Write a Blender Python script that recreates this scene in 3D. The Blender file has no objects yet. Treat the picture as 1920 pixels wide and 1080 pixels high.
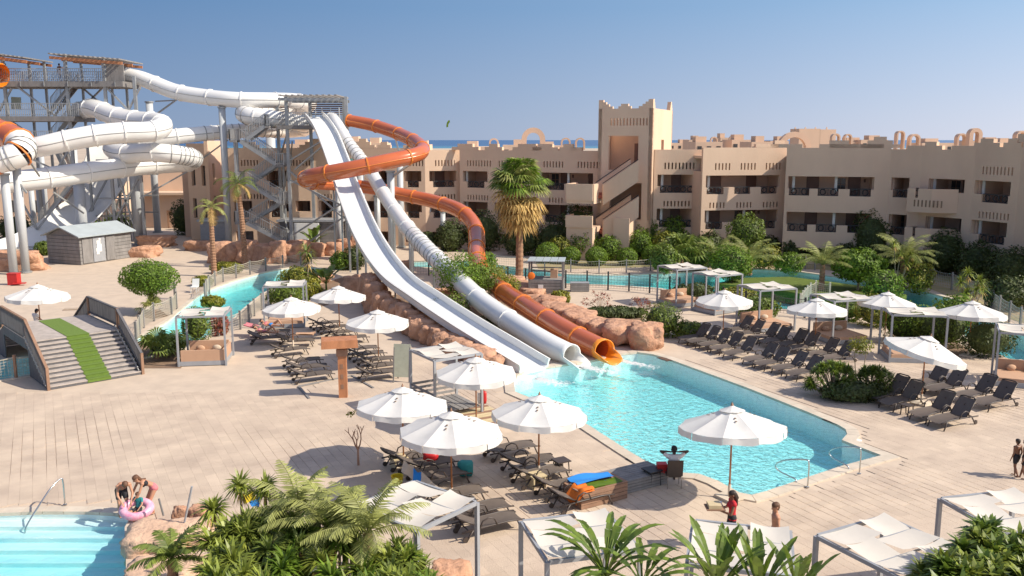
import bpy, math, random
from mathutils import Vector as V, Matrix, geometry
from math import sin, cos, pi, radians as rad
R = random.Random(7)
S = bpy.context.scene
COL = S.collection
# ---------------- camera, sky, sun, exposure ----------------
F = 1650.0; H = 11.0; TH = math.atan(278 / F)
cd = bpy.data.cameras.new('camera'); cam = bpy.data.objects.new('camera', cd); COL.objects.link(cam)
cam.location = (0, 0, H); cam.rotation_euler = (pi / 2 - TH, 0, 0)
cd.sensor_width = 36; cd.lens = F / 1920 * 36; cd.clip_start = .3; cd.clip_end = 40000
S.camera = cam
SUN_EL = rad(40); SX, SY = 1.0, -0.26           # direction to the sun in plan
w = bpy.data.worlds.new('World'); S.world = w; w.use_nodes = True
nt = w.node_tree; bg = nt.nodes['Background']
sk = nt.nodes.new('ShaderNodeTexSky'); sk.sky_type = 'NISHITA'; sk.sun_disc = False
sk.sun_elevation = SUN_EL; sk.sun_rotation = math.atan2(SX, SY)
sk.air_density = 1.0; sk.dust_density = 0.25; sk.ozone_density = 3.0; sk.altitude = 50
tc = nt.nodes.new('ShaderNodeTexCoord'); sx = nt.nodes.new('ShaderNodeSeparateXYZ'); cr = nt.nodes.new('ShaderNodeValToRGB'); mxs = nt.nodes.new('ShaderNodeMix'); mxs.data_type = 'RGBA'
nt.links.new(tc.outputs['Generated'], sx.inputs[0]); nt.links.new(sx.outputs['Z'], cr.inputs[0])
e_ = cr.color_ramp.elements; e_[0].position = 0; e_[0].color = (2.6, 3.0, 3.95, 1); e_[1].position = 1; e_[1].color = (.75, 1.0, 1.9, 1)
for p_, c_ in ((.05, (2.1, 2.65, 3.75)), (.14, (1.25, 2.1, 3.4)), (.30, (1.1, 1.7, 2.9))): q_ = e_.new(p_); q_.color = (*c_, 1)
mxs.inputs['Factor'].default_value = .93; nt.links.new(sk.outputs[0], mxs.inputs['A']); nt.links.new(cr.outputs[0], mxs.inputs['B'])
# the sky brightens smoothly toward the sun's side
vd = nt.nodes.new('ShaderNodeVectorMath'); vd.operation = 'DOT_PRODUCT'; nt.links.new(tc.outputs['Generated'], vd.inputs[0])
vd.inputs[1].default_value = (SX / math.hypot(SX, SY) * cos(SUN_EL), SY / math.hypot(SX, SY) * cos(SUN_EL), sin(SUN_EL))
cx = nt.nodes.new('ShaderNodeCombineXYZ')
for k_, base_ in enumerate((4.2, 3.0, 2.15)):
    ex = nt.nodes.new('ShaderNodeMath'); ex.operation = 'POWER'; ex.inputs[0].default_value = base_; nt.links.new(vd.outputs['Value'], ex.inputs[1]); nt.links.new(ex.outputs[0], cx.inputs[k_])
sc_ = nt.nodes.new('ShaderNodeVectorMath'); sc_.operation = 'MULTIPLY'; nt.links.new(mxs.outputs['Result'], sc_.inputs[0]); nt.links.new(cx.outputs[0], sc_.inputs[1])
nt.links.new(sc_.outputs[0], bg.inputs[0]); bg.inputs[1].default_value = 0.13
sd = bpy.data.lights.new('sun', 'SUN'); sun = bpy.data.objects.new('sun', sd); COL.objects.link(sun)
sd.energy = 4.2; sd.angle = rad(.53); sd.color = (1, .91, .77)
n = math.hypot(SX, SY); sdir = V((SX / n * cos(SUN_EL), SY / n * cos(SUN_EL), sin(SUN_EL)))
sun.rotation_euler = sdir.to_track_quat('Z', 'Y').to_euler(); sun.location = (60, -12, 60)
S.view_settings.view_transform = 'Standard'; S.view_settings.look = 'None'
S.view_settings.exposure = 0.5; S.view_settings.gamma = 1
S.cycles.max_bounces = 8; S.cycles.transparent_max_bounces = 16
# ---------------- pixel -> place ----------------
def ray(u, v):
    a = (u - 960) / F; c = (540 - v) / F
    return V((a, cos(TH) + c * sin(TH), -sin(TH) + c * cos(TH)))
def P(u, v, z=0.0):
    d = ray(u, v); t = (z - H) / d.z; return V((d.x * t, d.y * t, z))
def Q(u, v, Y):
    d = ray(u, v); t = Y / d.y; return V((d.x * t, Y, H + d.z * t))
def inside(p, poly):
    x, y = p[0], p[1]; c = False; j = len(poly) - 1
    for i in range(len(poly)):
        xi, yi = poly[i][0], poly[i][1]; xj, yj = poly[j][0], poly[j][1]
        if (yi > y) != (yj > y) and x < (xj - xi) * (y - yi) / (yj - yi) + xi: c = not c
        j = i
    return c
def spline(pts, step=.25):
    """catmull-rom through vectors (any length tuples), resampled evenly"""
    p = [pts[0]] + list(pts) + [pts[-1]]; out = []
    for i in range(1, len(p) - 2):
        a, b, c, d = p[i - 1], p[i], p[i + 1], p[i + 2]
        for k in range(16):
            t = k / 16
            out.append(tuple(.5 * ((2 * b[q]) + (-a[q] + c[q]) * t + (2 * a[q] - 5 * b[q] + 4 * c[q] - d[q]) * t * t + (-a[q] + 3 * b[q] - 3 * c[q] + d[q]) * t ** 3) for q in range(len(b))))
    out.append(tuple(pts[-1]))
    res = [out[0]]; acc = 0
    for i in range(1, len(out)):
        L = math.dist(out[i][:3], out[i - 1][:3]); pos = 0
        while L > 0 and acc + (L - pos) >= step:
            pos += step - acc; acc = 0; t = pos / L
            res.append(tuple(out[i - 1][q] + (out[i][q] - out[i - 1][q]) * t for q in range(len(out[0]))))
        acc += L - pos
    if math.dist(res[-1][:3], out[-1][:3]) > step * .3: res.append(out[-1])
    return res
# ---------------- materials ----------------
MATS = {}
def mat(name, col, rough=.6, var=.12, scale=3., bump=0., bscale=30., metal=0., island=0., trans=0., col2=None, obj=.0, spec=.5, stretch=None, coat=0.):
    if name in MATS: return MATS[name]
    m = bpy.data.materials.new(name); m.use_nodes = True; t = m.node_tree; N = t.nodes; L = t.links
    b = N['Principled BSDF']; b.inputs['Roughness'].default_value = rough; b.inputs['Metallic'].default_value = metal
    b.inputs['Specular IOR Level'].default_value = spec; b.inputs['Coat Weight'].default_value = coat
    g = N.new('ShaderNodeNewGeometry')
    vec = g.outputs['Position']
    if stretch:
        mp = N.new('ShaderNodeMapping'); mp.inputs['Scale'].default_value = stretch; L.new(vec, mp.inputs[0]); vec = mp.outputs[0]
    n1 = N.new('ShaderNodeTexNoise'); n1.inputs['Scale'].default_value = scale; n1.inputs['Detail'].default_value = 5; n1.inputs['Roughness'].default_value = .6
    L.new(vec, n1.inputs['Vector'])
    c2 = col2 or tuple(c * .55 for c in col)
    mx = N.new('ShaderNodeMix'); mx.data_type = 'RGBA'
    mx.inputs['A'].default_value = (*col, 1); mx.inputs['B'].default_value = (*c2, 1)
    mr = N.new('ShaderNodeMapRange'); mr.inputs[1].default_value = .35; mr.inputs[2].default_value = .75
    mr.inputs[3].default_value = 0; mr.inputs[4].default_value = min(1, var * 2.2)
    L.new(n1.outputs[0], mr.inputs[0]); L.new(mr.outputs[0], mx.inputs['Factor'])
    out = mx.outputs['Result']
    if island or obj:
        hs = N.new('ShaderNodeHueSaturation'); ma = N.new('ShaderNodeMapRange')
        if island: L.new(g.outputs['Random Per Island'], ma.inputs[0]); k = island
        else:
            oi = N.new('ShaderNodeObjectInfo'); L.new(oi.outputs['Random'], ma.inputs[0]); k = obj
        ma.inputs[3].default_value = 1 - k; ma.inputs[4].default_value = 1 + k
        L.new(ma.outputs[0], hs.inputs['Value']); L.new(out, hs.inputs['Color'])
        out = hs.outputs[0]
    L.new(out, b.inputs['Base Color'])
    if bump:
        n2 = N.new('ShaderNodeTexNoise'); n2.inputs['Scale'].default_value = bscale; n2.inputs['Detail'].default_value = 6
        L.new(vec, n2.inputs['Vector']); bp = N.new('ShaderNodeBump'); bp.inputs['Strength'].default_value = min(1, bump); bp.inputs['Distance'].default_value = .02 * max(1, bump)
        L.new(n2.outputs[0], bp.inputs['Height']); L.new(bp.outputs[0], b.inputs['Normal'])
    if trans:
        tr = N.new('ShaderNodeBsdfTranslucent'); L.new(out, tr.inputs[0]); ms = N.new('ShaderNodeMixShader'); ms.inputs[0].default_value = trans
        L.new(b.outputs[0], ms.inputs[1]); L.new(tr.outputs[0], ms.inputs[2]); L.new(ms.outputs[0], N['Material Output'].inputs[0])
    MATS[name] = m; return m
M = dict(
 stucco=mat('sand_stucco', (.71, .51, .365), .9, .30, .35, .35, 14, col2=(.58, .41, .29), stretch=(1, 1, .45)),
 stucco_in=mat('loggia_plaster', (.66, .46, .34), .9, .12, .5),
 deck=mat('pale_concrete', (.58, .465, .355), .85, .34, 1.1, .5, 30, col2=(.45, .36, .28)),
 paver=mat('stamped_paver', (.595, .475, .36), .8, .5, .6, .8, 25, island=.05, col2=(.43, .335, .26)),
 joint=mat('paving_joint', (.46, .36, .27), .95, .2, 3),
 coping=mat('cream_coping', (.62, .53, .42), .75, .2, 2, .2, 30, obj=.06),
 sand=mat('desert_sand', (.52, .42, .32), .95, .2, .02, .3, .3),
 rock=mat('pink_sandstone', (.58, .33, .21), .9, .45, 2.2, 7., 3.5, obj=.09, col2=(.34, .17, .10)),
 white=mat('white_fibreglass', (.78, .77, .74), .28, .08, .7, coat=.2),
 slidein=mat('grey_slide_bed', (.74, .75, .74), .35, .12, .6),
 seam=mat('slide_seam', (.30, .30, .29), .5, .1, 2),
 orange=mat('orange_fibreglass', (.56, .14, .045), .22, .25, .6, coat=.4, col2=(.42, .085, .03)),
 orange2=mat('bright_orange_fibreglass', (.85, .27, .02), .25, .1, 1, coat=.4),
 oflange=mat('orange_flange', (.72, .22, .04), .35, .1, 2),
 steel=mat('galvanised_steel', (.36, .37, .37), .45, .25, 1.5, metal=.35),
 pillar=mat('painted_steel_pillar', (.52, .54, .55), .4, .22, .6, stretch=(1, 1, .25)),
 rail=mat('railing_steel', (.42, .42, .41), .4, .15, 2, metal=.4),
 wgrey=mat('weathered_grey_wood', (.25, .235, .225), .85, .35, 3, .4, 40, obj=.12, stretch=(1, 1, .3)),
 wgrey2=mat('grey_step_boards', (.46, .40, .355), .85, .3, 3, .4, 30, obj=.05),
 wbrown=mat('brown_wood', (.33, .19, .12), .75, .3, 3, .3, 40, obj=.08),
 ppole=mat('varnished_pole', (.45, .17, .06), .4, .3, 4),
 carved=mat('red_wood_beam', (.52, .22, .10), .6, .4, 4, .4, 30, stretch=(1, 1, .3)),
 canvas=mat('white_canvas', (.80, .78, .74), .85, .12, obj=.03, scale=1.5, trans=.18, bump=.25, bscale=6),
 cream=mat('cream_canvas', (.74, .69, .61), .85, .08, 1.5, trans=.18, bump=.25, bscale=6),
 cabmetal=mat('grey_cabana_metal', (.33, .34, .36), .5, .15, 3),
 cushion=mat('tan_cushion', (.50, .31, .20), .9, .15, 3, .2, 20, col2=(.40, .23, .15)),
 slate=mat('slate_grey_wood', (.13, .125, .13), .8, .35, 4, .4, 40, obj=.12, stretch=(1, 1, .3)),
 lounger=mat('brown_resin', (.065, .048, .04), .45, .15, 4),
 sling=mat('brown_sling', (.125, .098, .08), .75, .15, 5, obj=.12),
 slingd=mat('charcoal_sling', (.12, .093, .078), .75, .15, 5, obj=.15),
 iron=mat('black_iron', (.03, .03, .032), .5, .1, 5),
 dark=mat('dark_door', (.19, .10, .07), .5, .2, 2),
 glass=mat('dark_glass', (.06, .06, .06), .15, .1, 2),
 green=mat('green_carpet', (.14, .22, .035), .95, .2, 8, .6, 90),
 teal=mat('teal_panel', (.16, .42, .40), .6, .1, 2),
 red=mat('red_paint', (.50, .02, .02), .45, .1, 3),
 roofw=mat('pale_metal_roof', (.40, .45, .47), .5, .15, 1),
 net=mat('rope_net', (.50, .45, .36), .9, .1, 5),
 netd=mat('dark_net', (.12, .12, .11), .9, .1, 5),
 trunk=mat('palm_bark', (.36, .20, .12), .95, .4, 6, 1.2, 12),
 stem=mat('pale_stem', (.38, .29, .20), .9, .3, 8),
 hedge=mat('hedge_leaf', (.19, .29, .022), .6, .4, 3, island=.35, trans=.35, col2=(.06, .13, .012)),
 leaf=mat('tree_leaf', (.19, .25, .03), .5, .4, 2.5, island=.4, trans=.35, col2=(.06, .11, .015)),
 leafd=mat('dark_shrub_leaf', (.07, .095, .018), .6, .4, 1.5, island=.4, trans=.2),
 leafy=mat('yellow_leaf', (.30, .27, .02), .55, .5, 2, island=.35, trans=.25, col2=(.09, .14, .015)),
 leafr=mat('pink_leaf', (.38, .07, .07), .6, .5, 4, island=.4, trans=.2, col2=(.16, .14, .04)),
 frond=mat('palm_frond', (.21, .26, .045), .5, .35, 2, island=.3, trans=.25, col2=(.05, .09, .02)),
 frondp=mat('pale_frond', (.36, .38, .11), .55, .3, 2, island=.3, trans=.25),
 dead=mat('dry_frond', (.62, .41, .14), .8, .35, 3, island=.35, trans=.2),
 basin3=mat('step_tile_side', (.7, .8, .78)),
 yucca=mat('yucca_blade', (.30, .34, .05), .45, .35, 2.5, island=.35, trans=.22, col2=(.05, .10, .015)),
 banana=mat('broad_leaf', (.17, .24, .03), .4, .35, 4, island=.25, trans=.3, col2=(.05, .11, .02)),
 grass=mat('lawn', (.12, .17, .02), .9, .4, 2, .8, 30),
 soil=mat('soil', (.26, .17, .11), .95, .35, 3, .6, 20),
 basin=mat('pool_paint_caustics', (.84, .92, .89), .7, .26, 3.2, col2=(.60, .82, .84)),  # mottled colour stands in for mosaic flecks and caustic light on the floor
 slab=mat('pale_sandstone', (.66, .45, .31), .9, .3, 1.4, 3., 6, col2=(.50, .31, .21)),
 basin2=mat('river_paint', (.62, .80, .78), .7, .15, .5),
 skin=mat('tanned_skin', (.50, .25, .15), .5, .15, 8), skind=mat('dark_skin', (.06, .03, .02), .5, .1, 8),
 skinm=mat('brown_skin', (.22, .10, .055), .5, .1, 8),
 hair=mat('dark_hair', (.03, .018, .012), .6, .2, 20), hairb=mat('brown_hair', (.13, .06, .03), .6, .2, 20),
 shirt=mat('red_shirt', (.55, .02, .03), .8, .1, 8), cloth=mat('white_shirt', (.72, .70, .70), .85, .08, 8),
 black=mat('black_cloth', (.02, .02, .025), .8, .1, 8), pinkc=mat('pink_cloth', (.65, .20, .22), .85, .3, 6),
 blue=mat('blue_towel', (.02, .22, .62), .9, .1, 8, .3, 60), otowel=mat('orange_towel', (.75, .18, .02), .9, .15, 8, .3, 60),
 beige=mat('beige_towel', (.58, .47, .36), .95, .12, 6, .4, 50), yellow=mat('yellow_plastic', (.75, .55, .02), .5, .1, 5),
 pink=mat('pink_vinyl', (.80, .28, .42), .3, .4, 9, col2=(.72, .55, .62)), tealc=mat('teal_cloth', (.03, .25, .25), .8, .1, 8),
 chrome=mat('stainless', (.55, .55, .55), .2, .05, 3, metal=1.), wood=mat('pale_wood', (.62, .50, .30), .7, .2, 6),
 tile=mat('red_tread', (.33, .10, .07), .8, .2, 4), sign=mat('sign_white', (.75, .75, .72), .6, .05, 3),
 olive=mat('grey_green_board', (.36, .37, .29), .8, .2, 3, .3, 10),
)
def water_mat(name, acol, dens, bscale=2.5, bstr=.5):
    m = bpy.data.materials.new(name); m.use_nodes = True; t = m.node_tree; N = t.nodes; L = t.links
    N.remove(N['Principled BSDF']); o = N['Material Output']
    tr = N.new('ShaderNodeBsdfTransparent'); gl = N.new('ShaderNodeBsdfGlossy'); gl.inputs['Roughness'].default_value = .03
    fr = N.new('ShaderNodeFresnel'); mx = N.new('ShaderNodeMixShader')
    g = N.new('ShaderNodeNewGeometry')
    mi = N.new('ShaderNodeMapRange'); mi.inputs[3].default_value = 1.33; mi.inputs[4].default_value = 1 / 1.33; L.new(g.outputs['Backfacing'], mi.inputs[0]); L.new(mi.outputs[0], fr.inputs[0])
    n1 = N.new('ShaderNodeTexNoise'); n1.inputs['Scale'].default_value = bscale; n1.inputs['Detail'].default_value = 3; n1.inputs['Distortion'].default_value = .6
    L.new(g.outputs['Position'], n1.inputs['Vector'])
    bp = N.new('ShaderNodeBump'); bp.inputs['Strength'].default_value = bstr; bp.inputs['Distance'].default_value = .22 if bstr > .8 else .12
    L.new(n1.outputs[0], bp.inputs['Height']); L.new(bp.outputs[0], gl.inputs['Normal']); L.new(bp.outputs[0], fr.inputs['Normal'])
    L.new(fr.outputs[0], mx.inputs[0]); L.new(tr.outputs[0], mx.inputs[1]); L.new(gl.outputs[0], mx.inputs[2]); L.new(mx.outputs[0], o.inputs[0])
    va = N.new('ShaderNodeVolumeAbsorption'); va.inputs[0].default_value = (*acol, 1); va.inputs[1].default_value = dens
    L.new(va.outputs[0], o.inputs['Volume'])
    return m
# ---------------- builders ----------------
class MB:
    def __init__(s): s.v = []; s.f = []
    def add(s, vs, fs):
        k = len(s.v); s.v += [tuple(a) for a in vs]; s.f += [tuple(i + k for i in f) for f in fs]; return s
    def box(s, c, d, rz=0, top=1.0):
        x, y, z = d[0] / 2, d[1] / 2, d[2] / 2; cs, sn = cos(rz), sin(rz); vs = []
        for zz in (-z, z):
            k = top if zz > 0 else 1
            for a, b in ((-x, -y), (x, -y), (x, y), (-x, y)):
                a *= k; b *= k; vs.append((c[0] + a * cs - b * sn, c[1] + a * sn + b * cs, c[2] + zz))
        return s.add(vs, [(3, 2, 1, 0), (4, 5, 6, 7), (0, 1, 5, 4), (1, 2, 6, 5), (2, 3, 7, 6), (3, 0, 4, 7)])
    def beam(s, a, b, w=.1, h=None, up=V((0, 0, 1))):
        a = V(a); b = V(b); h = h or w; d = (b - a)
        if d.length < 1e-6: return s
        d.normalize(); x = d.cross(up)
        if x.length < .01: x = d.cross(V((1, 0, 0)))
        x.normalize(); y = x.cross(d); x *= w / 2; y *= h / 2
        return s.add([a - x - y, a + x - y, a + x + y, a - x + y, b - x - y, b + x - y, b + x + y, b - x + y],
                     [(3, 2, 1, 0), (4, 5, 6, 7), (0, 1, 5, 4), (1, 2, 6, 5), (2, 3, 7, 6), (3, 0, 4, 7)])
    def tube(s, pts, r, n=8, cap=True, sy=1.):
        pts = [V(p[:3]) for p in pts]; m = len(pts); rr = r if isinstance(r, (list, tuple)) else [r] * m
        rows = []; x = None
        for i, p in enumerate(pts):
            d = (pts[min(i + 1, m - 1)] - pts[max(i - 1, 0)]).normalized()
            if x is None:
                x = d.cross(V((0, 0, 1)))
                if x.length < .01: x = V((1, 0, 0))
            x = (x - d * x.dot(d)).normalized(); y = d.cross(x)
            rows.append([p + (x * cos(2 * pi * k / n) + y * sin(2 * pi * k / n) * sy) * rr[i] for k in range(n)])
        k0 = len(s.v); s.v += [tuple(q) for r_ in rows for q in r_]
        for i in range(m - 1):
            for k in range(n):
                a = k0 + i * n + k; b = k0 + i * n + (k + 1) % n; s.f.append((a, b, b + n, a + n))
        if cap: s.f.append(tuple(k0 + k for k in range(n))[::-1]); s.f.append(tuple(k0 + (m - 1) * n + k for k in range(n)))
        return s
    def cyl(s, c, r, h, n=16, r2=None):
        return s.lathe(c, [(r, 0), (r if r2 is None else r2, h)], n)
    def lathe(s, c, prof, n=16, cap=True):
        k0 = len(s.v)
        for r, z in prof:
            for k in range(n): s.v.append((c[0] + r * cos(2 * pi * k / n), c[1] + r * sin(2 * pi * k / n), c[2] + z))
        for i in range(len(prof) - 1):
            for k in range(n):
                a = k0 + i * n + k; b = k0 + i * n + (k + 1) % n; s.f.append((a, b, b + n, a + n))
        if cap: s.f.append(tuple(k0 + k for k in range(n))[::-1]); s.f.append(tuple(k0 + (len(prof) - 1) * n + k for k in range(n)))
        return s
    def ball(s, c, r, n=10, m=6):
        rx, ry, rz = (r, r, r) if isinstance(r, (int, float)) else r; k0 = len(s.v)
        for i in range(m + 1):
            t = pi * i / m
            for k in range(n): s.v.append((c[0] + rx * max(sin(t), .001) * cos(2 * pi * k / n), c[1] + ry * max(sin(t), .001) * sin(2 * pi * k / n), c[2] + rz * cos(t)))
        for i in range(m):
            for k in range(n):
                a = k0 + i * n + k; b = k0 + i * n + (k + 1) % n; s.f.append((a + n, b + n, b, a))
        return s
    def prism(s, poly, z0, z1):
        n_ = len(poly); k0 = len(s.v)
        s.v += [(p[0], p[1], z0) for p in poly] + [(p[0], p[1], z1) for p in poly]
        s.f.append(tuple(k0 + i for i in range(n_))[::-1]); s.f.append(tuple(k0 + n_ + i for i in range(n_)))
        for i in range(n_): j = (i + 1) % n_; s.f.append((k0 + i, k0 + j, k0 + n_ + j, k0 + n_ + i))
        return s
    def extr(s, prof, a, b):
        """profile points (offset along d, z) -> use for slabs: prof list of 3D points, extruded by vector b-a"""
        k0 = len(s.v); n_ = len(prof); e = V(b) - V(a)
        s.v += [tuple(V(p)) for p in prof] + [tuple(V(p) + e) for p in prof]
        s.f.append(tuple(k0 + i for i in range(n_))); s.f.append(tuple(k0 + n_ + i for i in range(n_))[::-1])
        for i in range(n_): j = (i + 1) % n_; s.f.append((k0 + j, k0 + i, k0 + n_ + i, k0 + n_ + j))
        return s
    def grid(s, fn, nu, nv):
        k0 = len(s.v)
        for i in range(nu + 1):
            for j in range(nv + 1): s.v.append(tuple(fn(i / nu, j / nv)))
        for i in range(nu):
            for j in range(nv):
                a = k0 + i * (nv + 1) + j; s.f.append((a, a + nv + 1, a + nv + 2, a + 1))
        return s
    def build(s, name, m, parent=None, smooth=False, label=None, kind=None, **kw):
        if parent is not None: o0 = V(parent['_o']) if '_o' in parent else V((0, 0, 0))
        else:
            if s.v and not kw.get('zero'):
                xs = [a[0] for a in s.v]; ys = [a[1] for a in s.v]; o0 = V(((min(xs) + max(xs)) / 2, (min(ys) + max(ys)) / 2, min(a[2] for a in s.v)))
            else: o0 = V((0, 0, 0))
        me = bpy.data.meshes.new(name)
        me.from_pydata([(a[0] - o0[0], a[1] - o0[1], a[2] - o0[2]) for a in s.v], [], s.f)
        me.materials.append(M[m] if isinstance(m, str) else m)
        if smooth: me.polygons.foreach_set('use_smooth', [True] * len(me.polygons))
        me.update(); o = bpy.data.objects.new(name, me); COL.objects.link(o)
        if parent is not None:
            o.parent = parent
            if '_o' in parent: o['_o'] = list(o0)
            if '_o' not in parent: pass
        else: o.location = o0; o['_o'] = list(o0)
        if label: o['label'] = label
        if kind: o['kind'] = kind
        return o
def thing(name, label, cat, loc=(0, 0, 0), group=None):
    o = bpy.data.objects.new(name, None); COL.objects.link(o); o.location = loc; o.empty_display_size = .3
    o['_o'] = list(V(loc)); o['label'] = label; o['category'] = cat
    if group: o['group'] = group
    return o
def tag(o, label, cat, group=None, kind=None):
    o['label'] = label; o['category'] = cat
    if group: o['group'] = group
    if kind: o['kind'] = kind
    return o
def struct(name, mb, m, **k): return mb.build(name, m, None, kind='structure', **k)
def copytree(root, loc, rz=0, label=None, group=None, scale=None, keep=None):
    r = root.copy(); COL.objects.link(r); r.location = loc; r.rotation_euler = (0, 0, rz)
    if scale: r.scale = scale
    if label: r['label'] = label
    if group: r['group'] = group
    for ch in list(root.children):
        c = ch.copy(); COL.objects.link(c); c.parent = r
        for g in ch.children:
            d = g.copy(); COL.objects.link(d); d.parent = c
    return r
def sub(ob):  # child-of-part helper: the part's own origin offset equals its parent's
    return ob
def rail_run(mb, a, b, h=1.1, sp=.16, t=.03, mid=False):
    a = V(a); b = V(b); up = V((0, 0, h)); mb.beam(a + up, b + up, t * 1.5); mb.beam(a + up * .12, b + up * .12, t)
    if mid: mb.beam(a + up * .55, b + up * .55, t)
    n_ = max(1, int((b - a).length / sp))
    for i in range(n_ + 1):
        p = a.lerp(b, i / n_); mb.beam(p, p + up, t if i % 8 else t * 1.8)
    return mb
def lnoise(p, s=1.):
    from mathutils import noise
    return noise.noise(V(p) * s)
def rock(mb, c, r, seed=0, n=14, m=9, rough=.28, flat=.75):
    k0 = len(mb.v)
    for i in range(m + 1):
        t = pi * i / m
        for k in range(n):
            d = V((sin(t) * cos(2 * pi * k / n), sin(t) * sin(2 * pi * k / n), cos(t)))
            # squarish superellipsoid
            e = (abs(d.x) ** 4 + abs(d.y) ** 4 + abs(d.z) ** 4) ** .25; d2 = d / e
            q = 1 + rough * lnoise(d * 1.3 + V((seed * 3.1, seed, 0))) + rough * .5 * lnoise(d * 3.3 + V((seed, seed * 2.3, 5)))
            q -= .10 * (1 - abs(lnoise(V((d.x * 4, d.y * 4, d.z * 1.2)) + V((seed * 1.7, 2, seed))) * 2.4)) ** 3
            p = V((d2.x * r[0], d2.y * r[1], d2.z * r[2])) * q
            if p.z > r[2] * flat: p.z = r[2] * flat + (p.z - r[2] * flat) * .3
            mb.v.append((c[0] + p.x, c[1] + p.y, c[2] + p.z))
    for i in range(m):
        for k in range(n):
            a = k0 + i * n + k; b = k0 + i * n + (k + 1) % n; mb.f.append((a + n, b + n, b, a))
    return mb
def leaves(mb, c, r, n_, s=.12, shell=.35, seed=0, low=-1., lump=.25):
    g = random.Random(seed)
    for _ in range(n_):
        z = g.uniform(low, 1); a = g.uniform(0, 2 * pi); q = math.sqrt(max(0, 1 - z * z)); d = V((q * cos(a), q * sin(a), z))
        k = (1 - shell * g.random() ** 1.5) * (1 + lump * lnoise(d * 2.2 + V((seed, 0, 0))))
        p = V((c[0] + d.x * r[0] * k, c[1] + d.y * r[1] * k, c[2] + d.z * r[2] * k))
        nn = (d + V((g.uniform(-1, 1), g.uniform(-1, 1), g.uniform(-.6, 1))) * .8).normalized()
        t = nn.cross(V((g.uniform(-1, 1), g.uniform(-1, 1), g.uniform(-1, 1)))).normalized(); b = nn.cross(t); z_ = s * g.uniform(.6, 1.3)
        mb.add([p - t * z_, p - b * z_ * .45, p + t * z_, p + b * z_ * .45], [(0, 1, 2, 3)])
    return mb
def frond(mb, st, base, az, el, L, droop=1.2, nl=22, ll=.5, g=R, w=.013, fold=.5):
    """feather palm frond; rachis goes into st, leaflets into mb"""
    p = V(base); e = el; pts = [p.copy()]; dirs = []; n_ = 10
    h = V((cos(az), sin(az), 0))
    for i in range(n_):
        d = h * cos(e) + V((0, 0, sin(e))); dirs.append(d); p = p + d * L / n_; pts.append(p.copy()); e -= droop / n_ * (1 + i * .12)
    st.tube(pts, [.025 * (1 - .8 * i / n_) * (L / 2.5) for i in range(n_ + 1)], 4, False)
    side = V((-sin(az), cos(az), 0))
    for i in range(nl):
        t = .12 + .88 * i / (nl - 1); k = t * n_; i0 = min(int(k), n_ - 1); q = pts[i0].lerp(pts[i0 + 1], k - i0); d = dirs[i0]; upv = side.cross(d)
        lf = ll * (sin(pi * (t * .85 + .12)) ** .6) * g.uniform(.85, 1.1)
        for sg in (-1, 1):
            o = (side * sg * .75 + d * .55 + upv * g.uniform(.0, .35) * fold - V((0, 0, .1))).normalized()
            tip = q + o * lf - V((0, 0, lf * g.uniform(.05, .35)))
            wv = d * w
            mb.add([q - wv, q + wv, q.lerp(tip, .5) + wv * 1.3, tip, q.lerp(tip, .5) - wv * 1.3], [(0, 1, 2, 3, 4)])
def rosette(mb, c, r, n_, g=R, w=.05, low=-.5, up=.95, axis=V((0, 0, 1))):
    c = V(c)
    for i in range(n_):
        a = g.uniform(0, 2 * pi); t = low + (up - low) * g.random(); q = math.sqrt(max(0, 1 - t * t))
        d = V((q * cos(a), q * sin(a), t)); L = r * g.uniform(.75, 1.1); sd = d.cross(V((0, 0, 1)))
        if sd.length < .05: sd = V((1, 0, 0))
        sd.normalize(); m1 = c + d * L * .5 + V((0, 0, .06 * L)); tip = c + d * L - V((0, 0, L * .22 * q)); sd *= w * r
        mb.add([c - sd * .5, c + sd * .5, m1 + sd, m1 - sd], [(0, 1, 2, 3)]); mb.add([m1 - sd, m1 + sd, tip], [(0, 1, 2)])
def fan(mb, base, d, L, r, g=R, n_=14, m2=None):
    """fan palm leaf: petiole end at base, fan centre at base+d*L"""
    d = V(d).normalized(); c = V(base) + d * L; side = d.cross(V((0, 0, 1)))
    if side.length < .05: side = V((1, 0, 0))
    side.normalize(); up = side.cross(d)
    mb.beam(base, c, .03, .02)
    for i in range(n_):
        a = -1.9 + 3.8 * i / (n_ - 1); o = d * cos(a) + side * sin(a); l = r * g.uniform(.85, 1.1) * (1 - .15 * abs(a) / 1.9)
        m1 = c + o * l * .55 + up * .05; tip = c + o * l - V((0, 0, l * .35)); wv = (side * cos(a) - d * sin(a)) * .065 * r
        mb.add([c, m1 + wv, tip, m1 - wv], [(0, 1, 2, 3)])
def cyl_pillar(u, vb, ztop, r, label, m='pillar', vt=None, lean=0):
    b = P(u, vb); t = thing('slide_pillar', label, 'pillar', b, 'steel pillars holding up the slides')
    MB().cyl(b, r, ztop, 16).build('shaft', m, t, True)
    MB().cyl(b, r * 1.45, .12, 16).build('base_plate', 'steel', t)
    MB().cyl((b.x, b.y, ztop - .15), r * 1.25, .15, 16).build('cap', 'steel', t)
    return t, b
def jit(a, g=R): return g.uniform(-a, a)
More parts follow.
